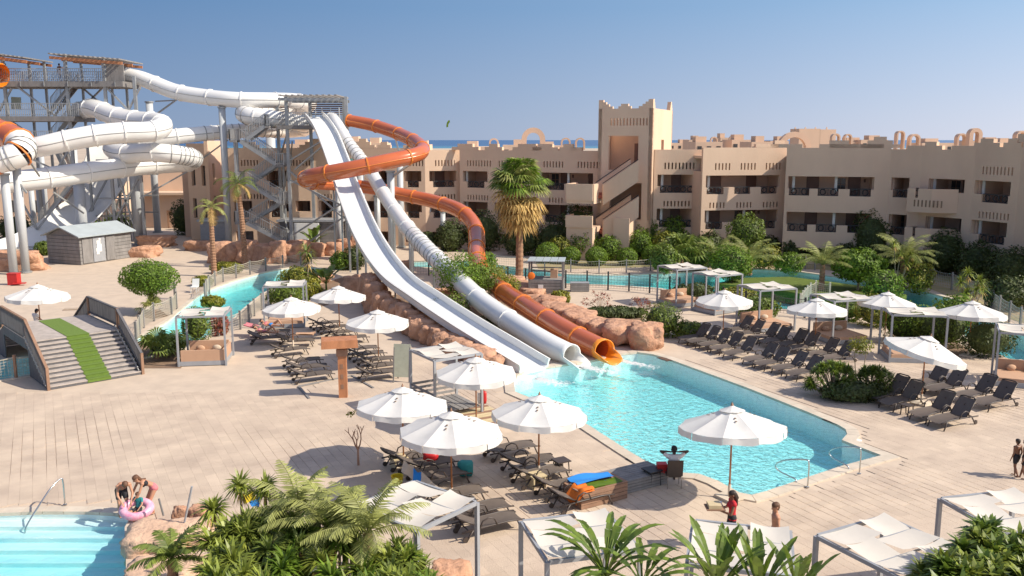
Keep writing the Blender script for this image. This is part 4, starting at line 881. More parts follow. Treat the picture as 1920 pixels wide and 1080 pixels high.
wall(A, B, 0, 4.2, [(sat(A, B, 314, 420), sat(A, B, 324, 420), 0, 2.2)], .4, 'front_wall', t); MB().box(((A + B) / 2).to_3d() + V((0, 3.4, 2.1)), (6.8, 6, 4.2)).build('core', 'stucco_in', t); MB().box(((A + B) / 2).to_3d() + V((0, 2.8, 4.35)), (7.6, 7.5, .3)).build('roof', 'stucco', t); MB().box(((A + B) / 2).to_3d() + V((-.6, 6, 5.9)), (7.8, 7, 2.8)).build('upper_block', 'stucco', t)
t = thing('low_building', 'pale low building seen under the tubes at the far left', 'building', (*XY(Q(70, 420, 118)), 0)); p = Q(75, 400, 118)
MB().box((p.x - 2, 122, 2.6), (24, 8, 5.2)).build('wall', 'stucco', t); MB().box((p.x + 3, 124, 6), (10, 6, 1.8)).build('upper_block', 'stucco', t)
for i in range(6): MB().box((p.x - 11 + i * 3.6, 117.95, 2.2), (1.2, .08, 1.6)).build('window', 'glass', t)
# ---------------- roof arches and the far resort ----------------
def arch(label, u, vt, vb, wpx, D, th=.7, m_='stucco', leg=None, group='rooftop arches', pointed=0.):
    c = Q(u, vb, D); w2 = wpx * D / F / 2; ht = zat(vt, D) - c.z; leg = leg or w2 * .32; r = w2; mb = MB(); N_ = 12; st = ht - r
    ins = r - leg; q = lambda x, z: V((c.x + x, c.y, c.z + z))
    out = [q(-r, 0)] + [q(-r * cos(pi * k / N_), st + r * sin(pi * k / N_) * (1 + pointed * sin(pi * k / N_))) for k in range(N_ + 1)] + [q(r, 0)]
    inn = [q(-ins, 0)] + [q(-ins * cos(pi * k / N_), st + ins * sin(pi * k / N_) * (1 + pointed * sin(pi * k / N_))) for k in range(N_ + 1)] + [q(ins, 0)]
    n_ = len(out); T = V((0, th, 0)); mb.v = [tuple(p) for p in out + inn] + [tuple(p + T) for p in out + inn]
    for i in range(n_ - 1): mb.f += [(i, n_ + i, n_ + i + 1, i + 1), (2 * n_ + i, 2 * n_ + i + 1, 3 * n_ + i + 1, 3 * n_ + i), (i, i + 1, 2 * n_ + i + 1, 2 * n_ + i), (n_ + i, 3 * n_ + i, 3 * n_ + i + 1, n_ + i + 1)]
    mb.f += [(0, 2 * n_, 3 * n_, n_), (n_ - 1, 2 * n_ - 1, 4 * n_ - 1, 3 * n_ - 1)]
    return tag(mb.build('rooftop_arch', m_), label, 'arch', group)
arch('largest free standing roof arch, above the fan palm', 1000, 239, 281, 44, 95, leg=.55)
arch('small roof arch far left of the big arch', 926, 259, 281, 18, 95); arch('left one of the twin small roof arches beside the stair tower', 1061, 258, 281, 18, 94); arch('right one of the twin small roof arches beside the stair tower', 1088, 258, 281, 18, 94)
arch('wide low roof arch over the shaded wing in front of the far castle block', 1490, 247, 278, 62, 84, leg=.5); arch('brown box arch right of the far castle block', 1567, 250, 279, 16, 100); arch('second box arch right of the far castle block', 1590, 251, 279, 14, 100)
arch('shaded roof arch with a bright side near the double arches', 1688, 245, 280, 15, 88); arch('slim roof arch right of the shaded one', 1715, 251, 280, 20, 88); arch('squat pointed roof arch in the right group', 1803, 250, 282, 18, 86); arch('tall square roof arch in the right group', 1828, 240, 282, 24, 84, leg=.35); arch('roof arch at the extreme right edge', 1914, 245, 282, 20, 80)
t = thing('castle_block', 'brown castle like roof block with four corner spikes on the horizon', 'building', Q(1520, 280, 125))
c = Q(1505, 280, 125); MB().box((c.x + .2, c.y, 10.0), (2.9, 4, 5)).build('wall', 'stucco', t); c2 = Q(1540, 280, 125); MB().box((c2.x + .1, c2.y, 9.8), (2.2, 4, 5.2)).build('tower_block', 'stucco', t)
for u in (1491, 1510, 1529, 1550): p = Q(u, 243, 125); MB().box((p.x, p.y, p.z - .2), (.4, .4, 1.1), top=.3).build('spike', 'stucco', t)
g = random.Random(11)
for i, (u, w2, vt) in enumerate([(560, 60, 270), (605, 30, 262), (660, 40, 264), (700, 44, 268), (790, 30, 271), (890, 50, 275), (965, 44, 272), (1040, 50, 273), (1275, 40, 268), (1305, 26, 262), (1330, 50, 266), (1362, 22, 258), (1395, 44, 262), (1430, 40, 266), (1462, 34, 264), (1600, 60, 266), (1640, 50, 262), (1760, 60, 268), (1850, 50, 264), (1885, 40, 266)]):
    D = g.uniform(150, 260); zt = zat(vt, D); p = Q(u, 262, D); wd = w2 * D / F
    t = thing('far_house', 'distant flat roofed house on the horizon, number %d counted from the left' % (i + 1), 'house', (p.x, p.y, 0), 'distant resort houses')
    t['label'] = 'distant pale flat roofed house on the skyline ' + ['behind the guest block', 'left of the small tower roof', 'under the open slide top', 'behind the orange loop', 'below the orange bend', 'left of the small roof arch', 'left of the largest roof arch', 'right of the largest roof arch', 'just right of the stair tower', 'with domed arches right of the stair tower', 'third right of the stair tower', 'slim and tallest above the sunlit wing', 'above the middle slits of the sunlit wing', 'above the right slits of the sunlit wing', 'left of the wide low arch', 'right of the castle block', 'left of the shaded arch', 'left of the squat pointed arch', 'right of the tall square arch', 'nearest the right edge'][i]
    MB().box((p.x, p.y + 4, zt / 2), (wd, 8, zt)).build('wall', 'stucco', t)
    MB().box((p.x + g.uniform(-.25, .25) * wd, p.y + 3, zt + .5), (wd * .4, 3, 1.0)).build('roof_room', 'stucco', t)
    for k in range(3): MB().box((p.x - wd * .35 + wd * .35 * k, p.y + .0, zt - 1.2), (.8, .1, .8)).build('window', 'glass', t)
for i, (u, vt, D) in enumerate([(1306, 257, 170), (1339, 256, 175), (1374, 254, 180), (1415, 258, 190)]): arch('distant little white arch on the skyline, ' + ['nearest the stair tower', 'second right of the stair tower', 'third right of the stair tower', 'above the right end of the sunlit wing'][i], u, vt, 272, 14, D)
t = thing('kite', 'small green and white kite flying above the sea horizon', 'kite', Q(842, 230, 400)); mb = MB()
for i in range(8):
    a0, a1 = -.2 + i * .17, -.2 + (i + 1) * .17; f_ = lambda a, r: Q(842, 230, 400) + V((-cos(a) * r * .9 + 1, 0, sin(a) * r * 1.2 - 1.5)); mb.add([f_(a0, 1.6), f_(a1, 1.6), f_(a1, 2.5), f_(a0, 2.5), f_(a0, 1.6) + V((0, .4, 0)), f_(a1, 1.6) + V((0, .4, 0)), f_(a1, 2.5) + V((0, .4, 0)), f_(a0, 2.5) + V((0, .4, 0))], [(0, 1, 2, 3), (7, 6, 5, 4), (0, 4, 5, 1), (3, 2, 6, 7)])
mb.build('canopy', 'hedge', t)
# ---------------- bridge with steps ----------------
a_ = V((-.67, .745, 0)).normalized(); b_ = V((a_.y, -a_.x, 0)); O = V((-19.12, 39.3, 0)); HB = 1.72
BR = thing('footbridge', 'grey timber footbridge with green carpet on its steps and plank sided railings', 'bridge', O)
q = lambda a, b, z: O + a_ * a + b_ * b + V((0, 0, z)); rzb = math.atan2(b_.y, b_.x); NS = 11; st_ = 3.1 / NS; hw_ = 2.0
for i in range(NS):
    z = HB * (i + 1) / NS
    MB().box(q(st_ * (i + .5), 0, z - .03), (2 * hw_, st_ + .03, .06), rzb).build('step', 'wgrey2', BR); MB().box(q(st_ * i + .015, 0, z - .11), (2 * hw_ - .02, .02, .12), rzb).build('riser', 'slate', BR)
    MB().box(q(st_ * (i + .5) - .02, .1, z + .012), (1.02, st_ + .04, .02), rzb).build('carpet_tread', 'green', BR); MB().box(q(st_ * i - .012, .1, z - .06), (1.02, .014, .14), rzb).build('carpet_riser', 'green', BR)
    z2 = HB * (NS - i) / NS; MB().box(q(3.1 + 4.6 + st_ * (i + .5), 0, z2 - .05), (2 * hw_, st_ + .02, .08), rzb).build('step', 'wgrey2', BR)
MB().box(q(3.1 + 2.3, 0, HB - .09), (2 * hw_, 4.6, .18), rzb).build('landing', 'wgrey2', BR); MB().box(q(3.1 + 2.3, .1, HB + .012), (1.02, 4.6, .02), rzb).build('carpet_runner', 'green', BR)
for sg in (-1, 1):
    b0 = sg * (hw_ + .06)
    # closed side stringers under steps
    mb = MB(); prof = [q(0, b0, 0), q(3.1, b0, 0), q(3.1, b0, HB), q(0, b0, .12)]; mb.extr(prof, (0, 0, 0), b_ * .05); mb.build('side_board', 'slate', BR)
    mb = MB(); prof = [q(7.7, b0, 0), q(10.8, b0, 0), q(10.8, b0, .12), q(7.7, b0, HB)]; mb.extr(prof, (0, 0, 0), b_ * .05); mb.build('side_board', 'slate', BR)
    mb = MB(); prof = [q(3.1, b0, HB - .45), q(7.7, b0, HB - .45), q(7.7, b0, HB), q(3.1, b0, HB)]; mb.extr(prof, (0, 0, 0), b_ * .05); mb.build('girder', 'slate', BR)
    def zr(a): return HB * min(1, max(0, a / 3.1)) if a < 7.7 else HB * max(0, (10.8 - a) / 3.1)
    k = 0; a = .05
    while a < 10.75:
        z = zr(a); MB().box(q(a, b0 + sg * .05, z + .53), (.03, .09, .84), rzb).build('baluster_board', 'slate', BR); a += .145; k += 1
    ks = [0, 3.1, 7.7, 10.8]
    for i in range(3): MB().beam(q(ks[i], b0, zr(ks[i]) + 1.0), q(ks[i + 1], b0, zr(ks[i + 1]) + 1.0), .12, .07).build('handrail', 'wbrown' if sg < 0 else 'slate', BR); MB().beam(q(ks[i], b0, zr(ks[i]) + .18), q(ks[i + 1], b0, zr(ks[i + 1]) + .18), .05, .1).build('lower_rail', 'slate', BR)
    for i in ks: MB().box(q(i, b0, zr(i) + .45), (.12, .12, 1.15), rzb).build('newel_post', 'wbrown', BR)
    # rope light garlands zigzag along the strings
    mb = MB(); g = random.Random(5)
    for i in range(26):
        t0 = i / 26 * 3.1; p = q(t0, sg * (hw_ - .12) if sg > 0 else -(hw_ + .16), zr(t0) + .2 + .1 * (i % 2)); mb.beam(p, p + a_ * .16 - V((0, 0, .12 * (1 if i % 2 else -1))), .05, .03)
    mb.build('lattice_trim', 'rail', BR, kind='stuff')
# ---------------- parasols ----------------
def umbrella_proto():
    t = thing('parasol', 'proto', 'parasol', (0, 0, 0), 'white parasols round the pool')
    MB().cyl((0, 0, 0), .028, 2.75, 10).build('pole', 'ppole', t, True); MB().box((0, 0, .04), (.62, .62, .08)).cyl((0, 0, .08), .045, .35, 10).build('base', 'coping', t)
    n_ = 10; Rm, zr_, zp = 1.56, 2.22, 2.78; pt = lambda k, r, z, sag=0: V((r * cos(2 * pi * k / n_), r * sin(2 * pi * k / n_), z))
    for k in range(n_):
        def f(a, b, k=k):   # a radial, b across
            r = .16 + (Rm - .16) * a; z = zp - .04 - (zp - zr_ - .04) * (a ** .92) - .045 * sin(pi * b) * (1 - a) * a * 4 * .5 - .035 * sin(pi * b) * a
            p = pt(k, r, z).lerp(pt(k + 1, r, z), b); return p
        MB().grid(f, 6, 4).build('canopy_panel', 'canvas', t, True)
        def fv(a, b, k=k):
            p = f(1, b, k); rr = 1 + .015 * a + .012 * sin(b * 9 + k); return V((p.x * rr, p.y * rr, p.z - .19 * a + .02 * sin(b * 6.3 + k) * a))
        MB().grid(fv, 1, 6).build('valance', 'canvas', t, True)
        MB().beam(pt(k, .06, zp - .1), pt(k, Rm - .02, zr_ - .02), .022).build('rib', 'wbrown', t)
    mb = MB()
    for k in range(n_):
        p = lambda r, z, kk: pt(kk, r, z); mb.grid(lambda a, b, k=k: pt(k, .02 + .36 * a, zp + .06 - .15 * a ** .8 + .012 * sin(b * 6.28) * a).lerp(pt(k + 1, .02 + .36 * a, zp + .06 - .15 * a ** .8), b), 3, 3)
    vc = mb.build('vent_cap', 'canvas', t, True); MB().lathe((0, 0, 2.8), [(.035, 0), (.045, .05), (.01, .14)], 8).build('finial', 'wbrown', vc)
    mb = MB()
    for k in range(0, n_, 3):
        for dr in (0.55, .7): c = pt(k + .5, dr, zp - .06 - (zp - zr_) * ((dr - .16) / (Rm - .16)) ** .92 + .025); mb.box(c, (.09, .05, .012), 2 * pi * (k + .5) / n_)
    mb.build('canopy_tabs', 'soil', t, kind='stuff')
    return t
UP = umbrella_proto()
UMB = [(78, 632, 'white parasol beside the footbridge with a man sitting under it', 0, 0, 1.07), (550, 652, 'white parasol over the sunbathers beside the left cabana', 0, 0, .98), (637, 627, 'white parasol middle of the far left three, over stacked loungers', 0, 0, 1.0), (710, 686, 'white parasol beside the low rock wall of the slide', 0, 0, 1.0), (757, 876, 'white parasol between the red T post and the pool', 0, 0, 1.0), (893, 802, 'white parasol in front of the slatted cabana at the pool corner', 0, 0, 1.0), (847, 940, 'front white parasol above towels and loungers', 0, 0, 1.02), (1010, 896, 'white parasol with pointed top on the left pool edge', 0, 0, 1.0), (1367, 934, 'white parasol standing alone in front of the pool water', -.10, .04, 1.05), (1355, 637, 'small white parasol at the left end of the right lounger rows', 0, 0, 1.0), (1527, 657, 'white parasol over the second lounger pair row, with red pole', 0, 0, 1.0), (1658, 642, 'farthest right white parasol in front of the far river', 0, .04, 1.0), (1815, 668, 'white parasol near the right edge above dark hedges', 0, 0, 1.03), (1727, 758, 'tilted white parasol over the right group of eight loungers', .2, .16, 1.05)]
for i, (u, v, lab, tx, ty, sc) in enumerate(UMB):
    o = UP if i == 0 else copytree(UP, (0, 0, 0)); o['label'] = lab; o.location = P(u, v); o.rotation_euler = (0, 0, .3 + i * .63 % .6); o.scale = (sc, sc, sc)
    tx += [0, .02, -.03, .025, -.02, .03, 0, -.015, 0, .03, -.035, .02, -.02, 0][i]; ty += [.03, -.02, .02, 0, .03, -.025, .02, .03, 0, -.03, .02, 0, .03, 0][i]
    if tx or ty:
        rot = Matrix.Rotation(tx, 4, 'X') @ Matrix.Rotation(ty, 4, 'Y'); pv = V((0, 0, 2.2))
        for c in o.children:
            if not c.name.startswith(('pole', 'base')): c.rotation_euler = rot.to_euler(); c.location = pv - rot @ pv
# ---------------- loungers ----------------
def lounger_proto(ang, sl, fr='lounger'):
    t = thing('sun_lounger', 'proto', 'sun lounger', (0, 0, 0)); hx = .30; L2 = .78; hz = .33
    bx = hx + cos(ang) * L2; bz = hz + sin(ang) * L2
    for sg in (-1, 1):
        y = sg * .33
        MB().tube([(-1.0, y * .8, hz - .06), (-.97, y, hz - .02), (-.5, y, hz + .02), (hx, y, hz), (.95, y, hz - .03)], .026, 6).build('side_rail', fr, t, True)
        MB().tube([(-.12, y * 1.03, hz), (-.02, y * 1.1, hz + .2), (.16, y * 1.12, hz + .27), (.34, y * 1.12, hz + .2), (.42, y * 1.05, hz)], .022, 6).build('armrest', fr, t, True)
        MB().tube([(hx, y * .95, hz), (bx, y * .95, bz)], .024, 6).build('back_rail', fr, t, True)
        MB().tube([(-.75, y, hz), (-.82, y, .16), (-.9, y, .0)], .026, 6).build('leg', fr, t, True); lg = MB().tube([(.6, y, hz - .02), (.72, y, .15), (.82, y, 0)], .026, 6).build('leg', fr, t, True)
        mb = MB(); mb.v = []; mb.tube([(.84, y - .02, .08), (.84, y + .02, .08)], .08, 10); mb.build('wheel', fr, lg)
    MB().beam((bx - .2, 0, bz - .2), (.75, 0, hz - .02), .03).tube([(.72, -.33, hz - .04), (.72, .33, hz - .04)], .02, 5).build('back_strut', fr, t)
    MB().grid(lambda a, b: V((-.97 + (hx + .97) * a, -.31 + .62 * b, hz + .012 - .045 * sin(pi * b) + .015 * sin(a * 3.1) - (.05 * (1 - a) ** 6))), 8, 5).build('seat', sl, t, True)
    MB().grid(lambda a, b: V((hx + (bx - hx) * a, -.30 + .60 * b * 1.0, hz + (bz - hz) * a + .015 - .03 * sin(pi * b))), 6, 5).grid(lambda a, b: V((hx + (bx - hx) * a + .02, .30 - .60 * b, hz + (bz - hz) * a - .025 - .03 * sin(pi * b))), 6, 5).build('backrest', sl, t, True)
    MB().tube([(bx - .02, -.30, bz), (bx + .03, -.2, bz + .03), (bx + .03, .2, bz + .03), (bx - .02, .30, bz)], .026, 6).build('head_bar', fr, t, True)
    return t
GA = rad(28); gd = V((cos(GA), sin(GA), 0)); gn = V((-sin(GA), cos(GA), 0))
LR = lounger_proto(rad(50), 'slingd', 'lounger'); LL = lounger_proto(rad(27), 'sling'); LF = lounger_proto(rad(8), 'sling')
used = set()
def put(proto, p, rz, lab, grp, sc=1.03):
    o = proto if proto.name not in used else copytree(proto, p); used.add(proto.name)
    o.location = p; o.rotation_euler = (0, 0, rz); o['label'] = lab; o['group'] = grp; o.scale = (sc, sc, sc); return o
rows_r = [(1278, 645, 'leftmost charcoal lounger of the right rows, nearest the boulder'), (1296, 651, 'second charcoal lounger from the boulder'), (1317, 657, 'third charcoal lounger from the boulder, left of the parasol pole'), (1362, 630, 'back row charcoal lounger just behind the first parasol pole'), (1382, 637, 'back row charcoal lounger right of the first parasol pole'), (1338, 664, 'front row charcoal lounger right of the left parasol pole'), (1362, 674, 'front row charcoal lounger, second right of the left pole'), (1410, 644, 'back row lounger in the middle, left of a close pair'), (1430, 651, 'back row lounger in the middle, right of a close pair'), (1400, 686, 'front row lounger opposite the pool middle, left one'), (1422, 694, 'front row lounger opposite the pool middle, right one'), (1462, 657, 'back row lounger left of the red parasol pole'), (1483, 664, 'back row lounger just left of the red parasol pole'), (1455, 703, 'front row lounger near the round bush, left one'), (1482, 713, 'front row lounger nearest the round bush'), (1518, 676, 'back row lounger right of the red parasol pole'), (1545, 684, 'back row lounger partly behind the spiky bush')]
for u, v, lab in rows_r: p = P(u, v) + gd * .95; p.z = 0; put(LR, p, GA + jit(.05), lab, 'charcoal loungers right of the pool')
rows_s = [(1636, 757, 'charcoal lounger touching the round bush, left of the tilted parasol'), (1662, 769, 'charcoal lounger second from the bush with a low table'), (1718, 733, 'back lounger left of the tilted parasol pole'), (1748, 743, 'back lounger right of the tilted parasol pole beside a small table'), (1720, 791, 'front brown lounger below the tilted parasol, left one'), (1755, 804, 'frontmost brown lounger of the right group'), (1803, 756, 'right lounger pair, the left one'), (1838, 769, 'rightmost lounger of the whole right side')]
for i, (u, v, lab) in enumerate(rows_s): p = P(u, v) + gd * .95; put(LR, p, GA + jit(.05), lab, 'loungers under the tilted parasol', 1.08)
left_l = [(640, 612, 'folded lounger at the back of the left group beside the cabana'), (655, 620, 'second lounger of the far left row'), (672, 629, 'third lounger of the far left row by the parasol pole'), (690, 640, 'fourth lounger of the far left row'), (578, 662, 'single brown lounger in front of the sunbathers'), (603, 683, 'brown lounger left of the T post, farthest of three'), (614, 695, 'brown lounger left of the T post, middle of three'), (624, 709, 'brown lounger left of the T post, nearest of three'), (708, 660, 'brown lounger right of the T post, farthest one'), (722, 670, 'brown lounger right of the T post, second one'), (740, 681, 'brown lounger behind the fourth parasol pole'), (752, 692, 'brown lounger next to the tall grey green board'), (745, 706, 'nearest brown lounger left of the grey green board')]
for i, (u, v, lab) in enumerate(left_l): p = P(u, v) - gd * .95; put(LL, p, GA + pi + jit(.06), lab, 'brown loungers on the left deck', .98)
front = [(822, 862, LL, 'brown lounger under the left middle parasol, with raised back'), (852, 876, LL, 'brown lounger behind the front parasol, partly hidden'), (1003, 846, LF, 'flat brown lounger behind the front parasol canopy'), (1040, 872, LL, 'brown lounger left of the pointed parasol, far one'), (1062, 893, LL, 'brown lounger beside the small dark table'), (1108, 915, LL, 'brown lounger left of the blue towels'), (1140, 938, LL, 'brown lounger half covered by the towel box'), (875, 897, LL, 'brown lounger holding the red bag'), (905, 932, LL, 'brown lounger with beige towels at the front parasol pole'), (953, 960, LL, 'brown lounger at the front, behind the frontmost one'), (972, 984, LL, 'frontmost brown lounger right of the canvas shade')]
for i, (u, v, pr, lab) in enumerate(front): p = P(u, v) - gd * .98; put(pr, p, GA + pi + jit(.05), lab, 'brown loungers in front of the pool', 1.02)
for (u, v), lab in [((535, 640), 'lounger with pink towel and sunbathers beside the river fence'), ((588, 645), 'lounger draped with a beige towel under the second parasol')]: put(LL, P(u, v) - gd * .95, GA + pi - .3, lab, 'brown loungers on the left deck', 1.0)
# ---------------- small tables ----------------
def table(c, lab, m_='lounger', s=.42, h=.42, grp='small side tables'):
    t = thing('side_table', lab, 'table', c, grp); c = V(c); MB().box((c.x, c.y, h), (s, s, .035), GA).build('tabletop', m_, t)
    for a in (-1, 1):
        for b in (-1, 1): p = c + gd * a * s * .4 + gn * b * s * .4; MB().beam((p.x, p.y, 0), (p.x - a * .03, p.y, h - .02), .035).build('leg', m_, t)
    return t
table(P(1052, 885), 'small dark square table beside the pointed parasol', s=.5); table(P(1776, 752), 'small dark table between the two back loungers'); table(P(1700, 778), 'small dark table by the pole of the tilted parasol'); table(P(1222, 908), 'black low table left of the seated man', 'iron', .5, .5)
for (u, v), lab in [((1005, 912), 'pale wooden cube stool at the foot of the pointed parasol'), ((748, 878), 'pale wooden cube stool at the left middle parasol')]:
    c = P(u, v); t = thing('wooden_stool', lab, 'stool', c, 'wooden stools'); 
    for i in range(5): MB().box(c + gn * (-.22 + .11 * i) + V((0, 0, .4)), (.52, .1, .04), GA).build('slat', 'wood', t)
    for a in (-1, 1): MB().box(c + gd * a * .2 + V((0, 0, .19)), (.05, .5, .38), GA).build('leg', 'wood', t)
# ---------------- cabanas ----------------
def cabana(c, rz, lab, w_=2.1, d_=2.1, h=2.5, kind='bed', grp='canvas roofed cabanas', m_='cabmetal', cv='cream', nm='cabana'):
    c = V(c); t = thing(nm, lab, 'cabana', c, grp); X = V((cos(rz), sin(rz), 0)); Y = V((-sin(rz), cos(rz), 0)); q = lambda x, y, z: c + X * x + Y * y + V((0, 0, z))
    for a in (-1, 1):
        for b in (-1, 1): MB().box(q(a * w_ / 2, b * d_ / 2, h / 2 - .02), (.09, .09, h), rz).build('post', m_, t)
    for a in (-1, 1):
        MB().beam(q(a * w_ / 2, -d_ / 2 + .045, h - .03), q(a * w_ / 2, d_ / 2 - .045, h - .03), .07, .09).build('roof_beam', m_, t); MB().beam(q(-w_ / 2 + .045, a * d_ / 2, h - .03), q(w_ / 2 - .045, a * d_ / 2, h - .03), .07, .09).build('roof_beam', m_, t)
    for y in (-d_ / 6, d_ / 6): MB().beam(q(-w_ / 2 + .04, y, h - .03), q(w_ / 2 - .04, y, h - .03), .03, .04).build('cross_bar', m_, t)
    for i in range(3):
        for j in range(2):
            x0, x1 = (-w_ / 2 + (.42 if i % 2 else .58) * w_ * j + .03, -w_ / 2 + ((.42 if i % 2 else .58) * w_ if j == 0 else w_) - .03); y0, y1 = -d_ / 2 + d_ * i / 3 + .01, -d_ / 2 + d_ * (i + 1) / 3 - .015; tl = .05 if (i + j) % 2 else -.04
            MB().grid(lambda a, b: q(x0 + (x1 - x0) * a, y0 + (y1 - y0) * b, h + .05 + tl * (b - .5) * 2 - .07 * sin(pi * a) * (.4 + .6 * b if (i + j) % 2 else 1 - .6 * b)), 8, 4).build('roof_canvas', cv, t, True)
    if kind in ('bed', 'bench'):
        MB().box(q(0, 0, .12), (w_ - .1, d_ - .1, .22), rz).build('platform', m_, t); mt_ = MB().box(q(0, 0, .31), (w_ - .2, d_ - .2, .16), rz, .98).build('mattress', 'cushion', t)
        MB().beam(q(-w_ / 2 + .15, d_ / 2 - .22, .62), q(w_ / 2 - .15, d_ / 2 - .22, .62), .14, .5).build('back_cushion', 'cushion', t)
        for k in (-1, 1): mb = MB(); mb.ball(q(k * .4, d_ / 2 - .45, .52), (.24, .12, .16), 8, 6); mb.build('pillow', 'beige' if k > 0 else 'cushion', mt_, True)
    if kind == 'bench':
        MB().beam(q(-w_ / 2 + .1, -d_ / 2 + .12, .5), q(w_ / 2 - .1, -d_ / 2 + .12, .5), .12, .55).build('back_cushion', 'cushion', t); MB().beam(q(w_ / 2 - .12, -d_ / 2 + .2, .5), q(w_ / 2 - .12, d_ / 2 - .2, .5), .12, .55).build('back_cushion', 'cushion', t)
    if kind == 'slat':
        for i in range(5): MB().beam(q(-w_ / 2, d_ / 2, .25 + i * .2), q(w_ / 2, d_ / 2, .25 + i * .2), .03, .1).build('back_slat', 'wgrey', t)
        for i in range(5): MB().beam(q(-w_ / 2, -d_ / 2, .25 + i * .2), q(-w_ / 2, d_ / 2, .25 + i * .2), .03, .1).build('side_slat', 'wgrey', t)
        for i in range(8): MB().box(q(-w_ / 2 + .15 + i * .26, 0, .3), (.22, d_ - .1, .04), rz).build('seat_slat', 'wgrey', t)
    if kind == 'open': pass
    return t
cabana((-15.4, 43.2, 0), rad(8), 'grey cabana with brown cushions between the footbridge and the sunbathers', 2.25, 2.1, 2.5, 'bench')
cabana((-13.6, 52.0, 0), rad(8), 'grey cabana daybed behind the second parasol next to the river', 2.3, 2.0, 2.5, 'bed')
cabana((-2.7, 34.9, 0), rad(33), 'slatted grey cabana in front of the boulder at the pool corner', 2.15, 2.1, 2.5, 'slat')
cabana((11.5, 58.9, 0), rad(25), 'leftmost white topped cabana daybed of the right row', 2.4, 2.2, 2.55); cabana((13.3, 56.3, 0), rad(32), 'second white topped cabana of the right row', 2.3, 2.1, 2.5)
cabana(P(1438, 537, 2.5) * 1, rad(20), 'third cabana of the right row with peach mattress', 2.5, 2.2, 2.5); 

cabana(P(1578, 556, 2.45), rad(15), 'fourth cabana of the right row between two parasols', 2.4, 2.2, 2.45); cabana(P(1714, 584, 2.45), rad(-8), 'fifth cabana in front of the dark hedge, behind the tilted parasol', 2.6, 2.0, 2.45); cabana(P(1925, 618, 2.5), rad(-25), 'cabana cut by the right edge with a brown platform', 2.3, 2.2, 2.5)
for o in list(COL.objects):
    if o.get('category') == 'cabana' and o.location.z > 1:     # seat on the ground: shift the whole thing down
        o.location.z = 0
        for c in o.children: c.location.z = 0
cabana((-2.28, 19.7, 0), rad(-39), 'canvas shade behind the big spiky plants, left of the frontmost lounger', 2.1, 2.0, 2.5, 'open', 'canvas shades at the bottom of the photo'); cabana((1.45, 18.05, 0), rad(15), 'canvas shade with a banana plant in front, below the towel box', 2.05, 2.0, 2.5, 'open', 'canvas shades at the bottom of the photo')
cabana((4.85, 17.5, 0), rad(-15), 'canvas shade in front of the shirtless man, with broad leaves before it', 2.1, 2.15, 2.5, 'open', 'canvas shades at the bottom of the photo'); cabana((8.1, 17.55, 0), rad(28), 'large canvas shade left of the lower right bush', 2.15, 2.2, 2.5, 'open', 'canvas shades at the bottom of the photo'); cabana((11.55, 19.3, 0), rad(13), 'canvas shade at the lower right edge behind the bush', 2.1, 2.0, 2.5, 'open', 'canvas shades at the bottom of the photo')
# ---------------- lifeguard hut ----------------
c = P(1026, 564) + V((0, 1.0, 0)); t = thing('lifeguard_hut', 'grey timber lifeguard hut with slatted base and pale roof by the river', 'hut', c); rz = rad(-6); X = V((cos(rz), sin(rz), 0)); Y = V((-sin(rz), cos(rz), 0)); q2 = lambda x, y, z: c + X * x + Y * y + V((0, 0, z))
for a in (-1, 1):
    for b in (-1, 1): MB().box(q2(a * 1.15, b * .95, 1.35), (.12, .12, 2.7), rz).build('post', 'wgrey', t)
for i in range(7):
    for b in (-1, 1): MB().beam(q2(-1.1, b * .98, .12 + i * .2), q2(1.1, b * .98, .12 + i * .2), .03, .17).build('plank', 'wgrey', t)
    MB().beam(q2(-1.18, -.9, .12 + i * .2), q2(-1.18, .9, .12 + i * .2), .03, .17).build('plank', 'wgrey', t); MB().beam(q2(1.18, -.9, .12 + i * .2), q2(1.18, .9, .12 + i * .2), .03, .17).build('plank', 'wgrey', t)
MB().box(q2(0, 0, 1.42), (2.2, 1.85, .06), rz).build('floor', 'wgrey', t)
for i in range(5): MB().box(q2(-1.04 + i * .52, 0, 2.76), (.48, 2.2, .05), rz).build('roof_slat', 'roofw', t)
for z in (1.8, 2.05): MB().beam(q2(-1.15, .95, z), q2(1.15, .95, z), .04, .08).build('rail', 'wgrey', t)
MB().box(q2(.5, .2, 1.75), (.5, .5, .6), rz).build('seat', 'cushion', t)
MB().ball(q2(-1.0, -1.1, 1.75), (.26, .05, .26), 12, 8).build('orange_buoy', 'otowel', t, True)
MB().box(q2(-.35, -1.03, .95), (.35, .02, .35), rz).build('notice', 'sign', t)
t = thing('fire_extinguisher', 'tall red fire extinguisher case standing in front of the lifeguard hut', 'extinguisher', P(1020, 562)); c = P(1020, 562); MB().lathe(c, [(.13, 0), (.15, .1), (.15, .95), (.08, 1.1), (.05, 1.2)], 12).build('cylinder', 'red', t, True); MB().box(c + V((0, -.155, .6)), (.12, .01, .3)).build('label_panel', 'sign', t); MB().beam(c + V((0, 0, 1.2)), c + V((.12, -.05, 1.25)), .04).build('nozzle', 'iron', t)
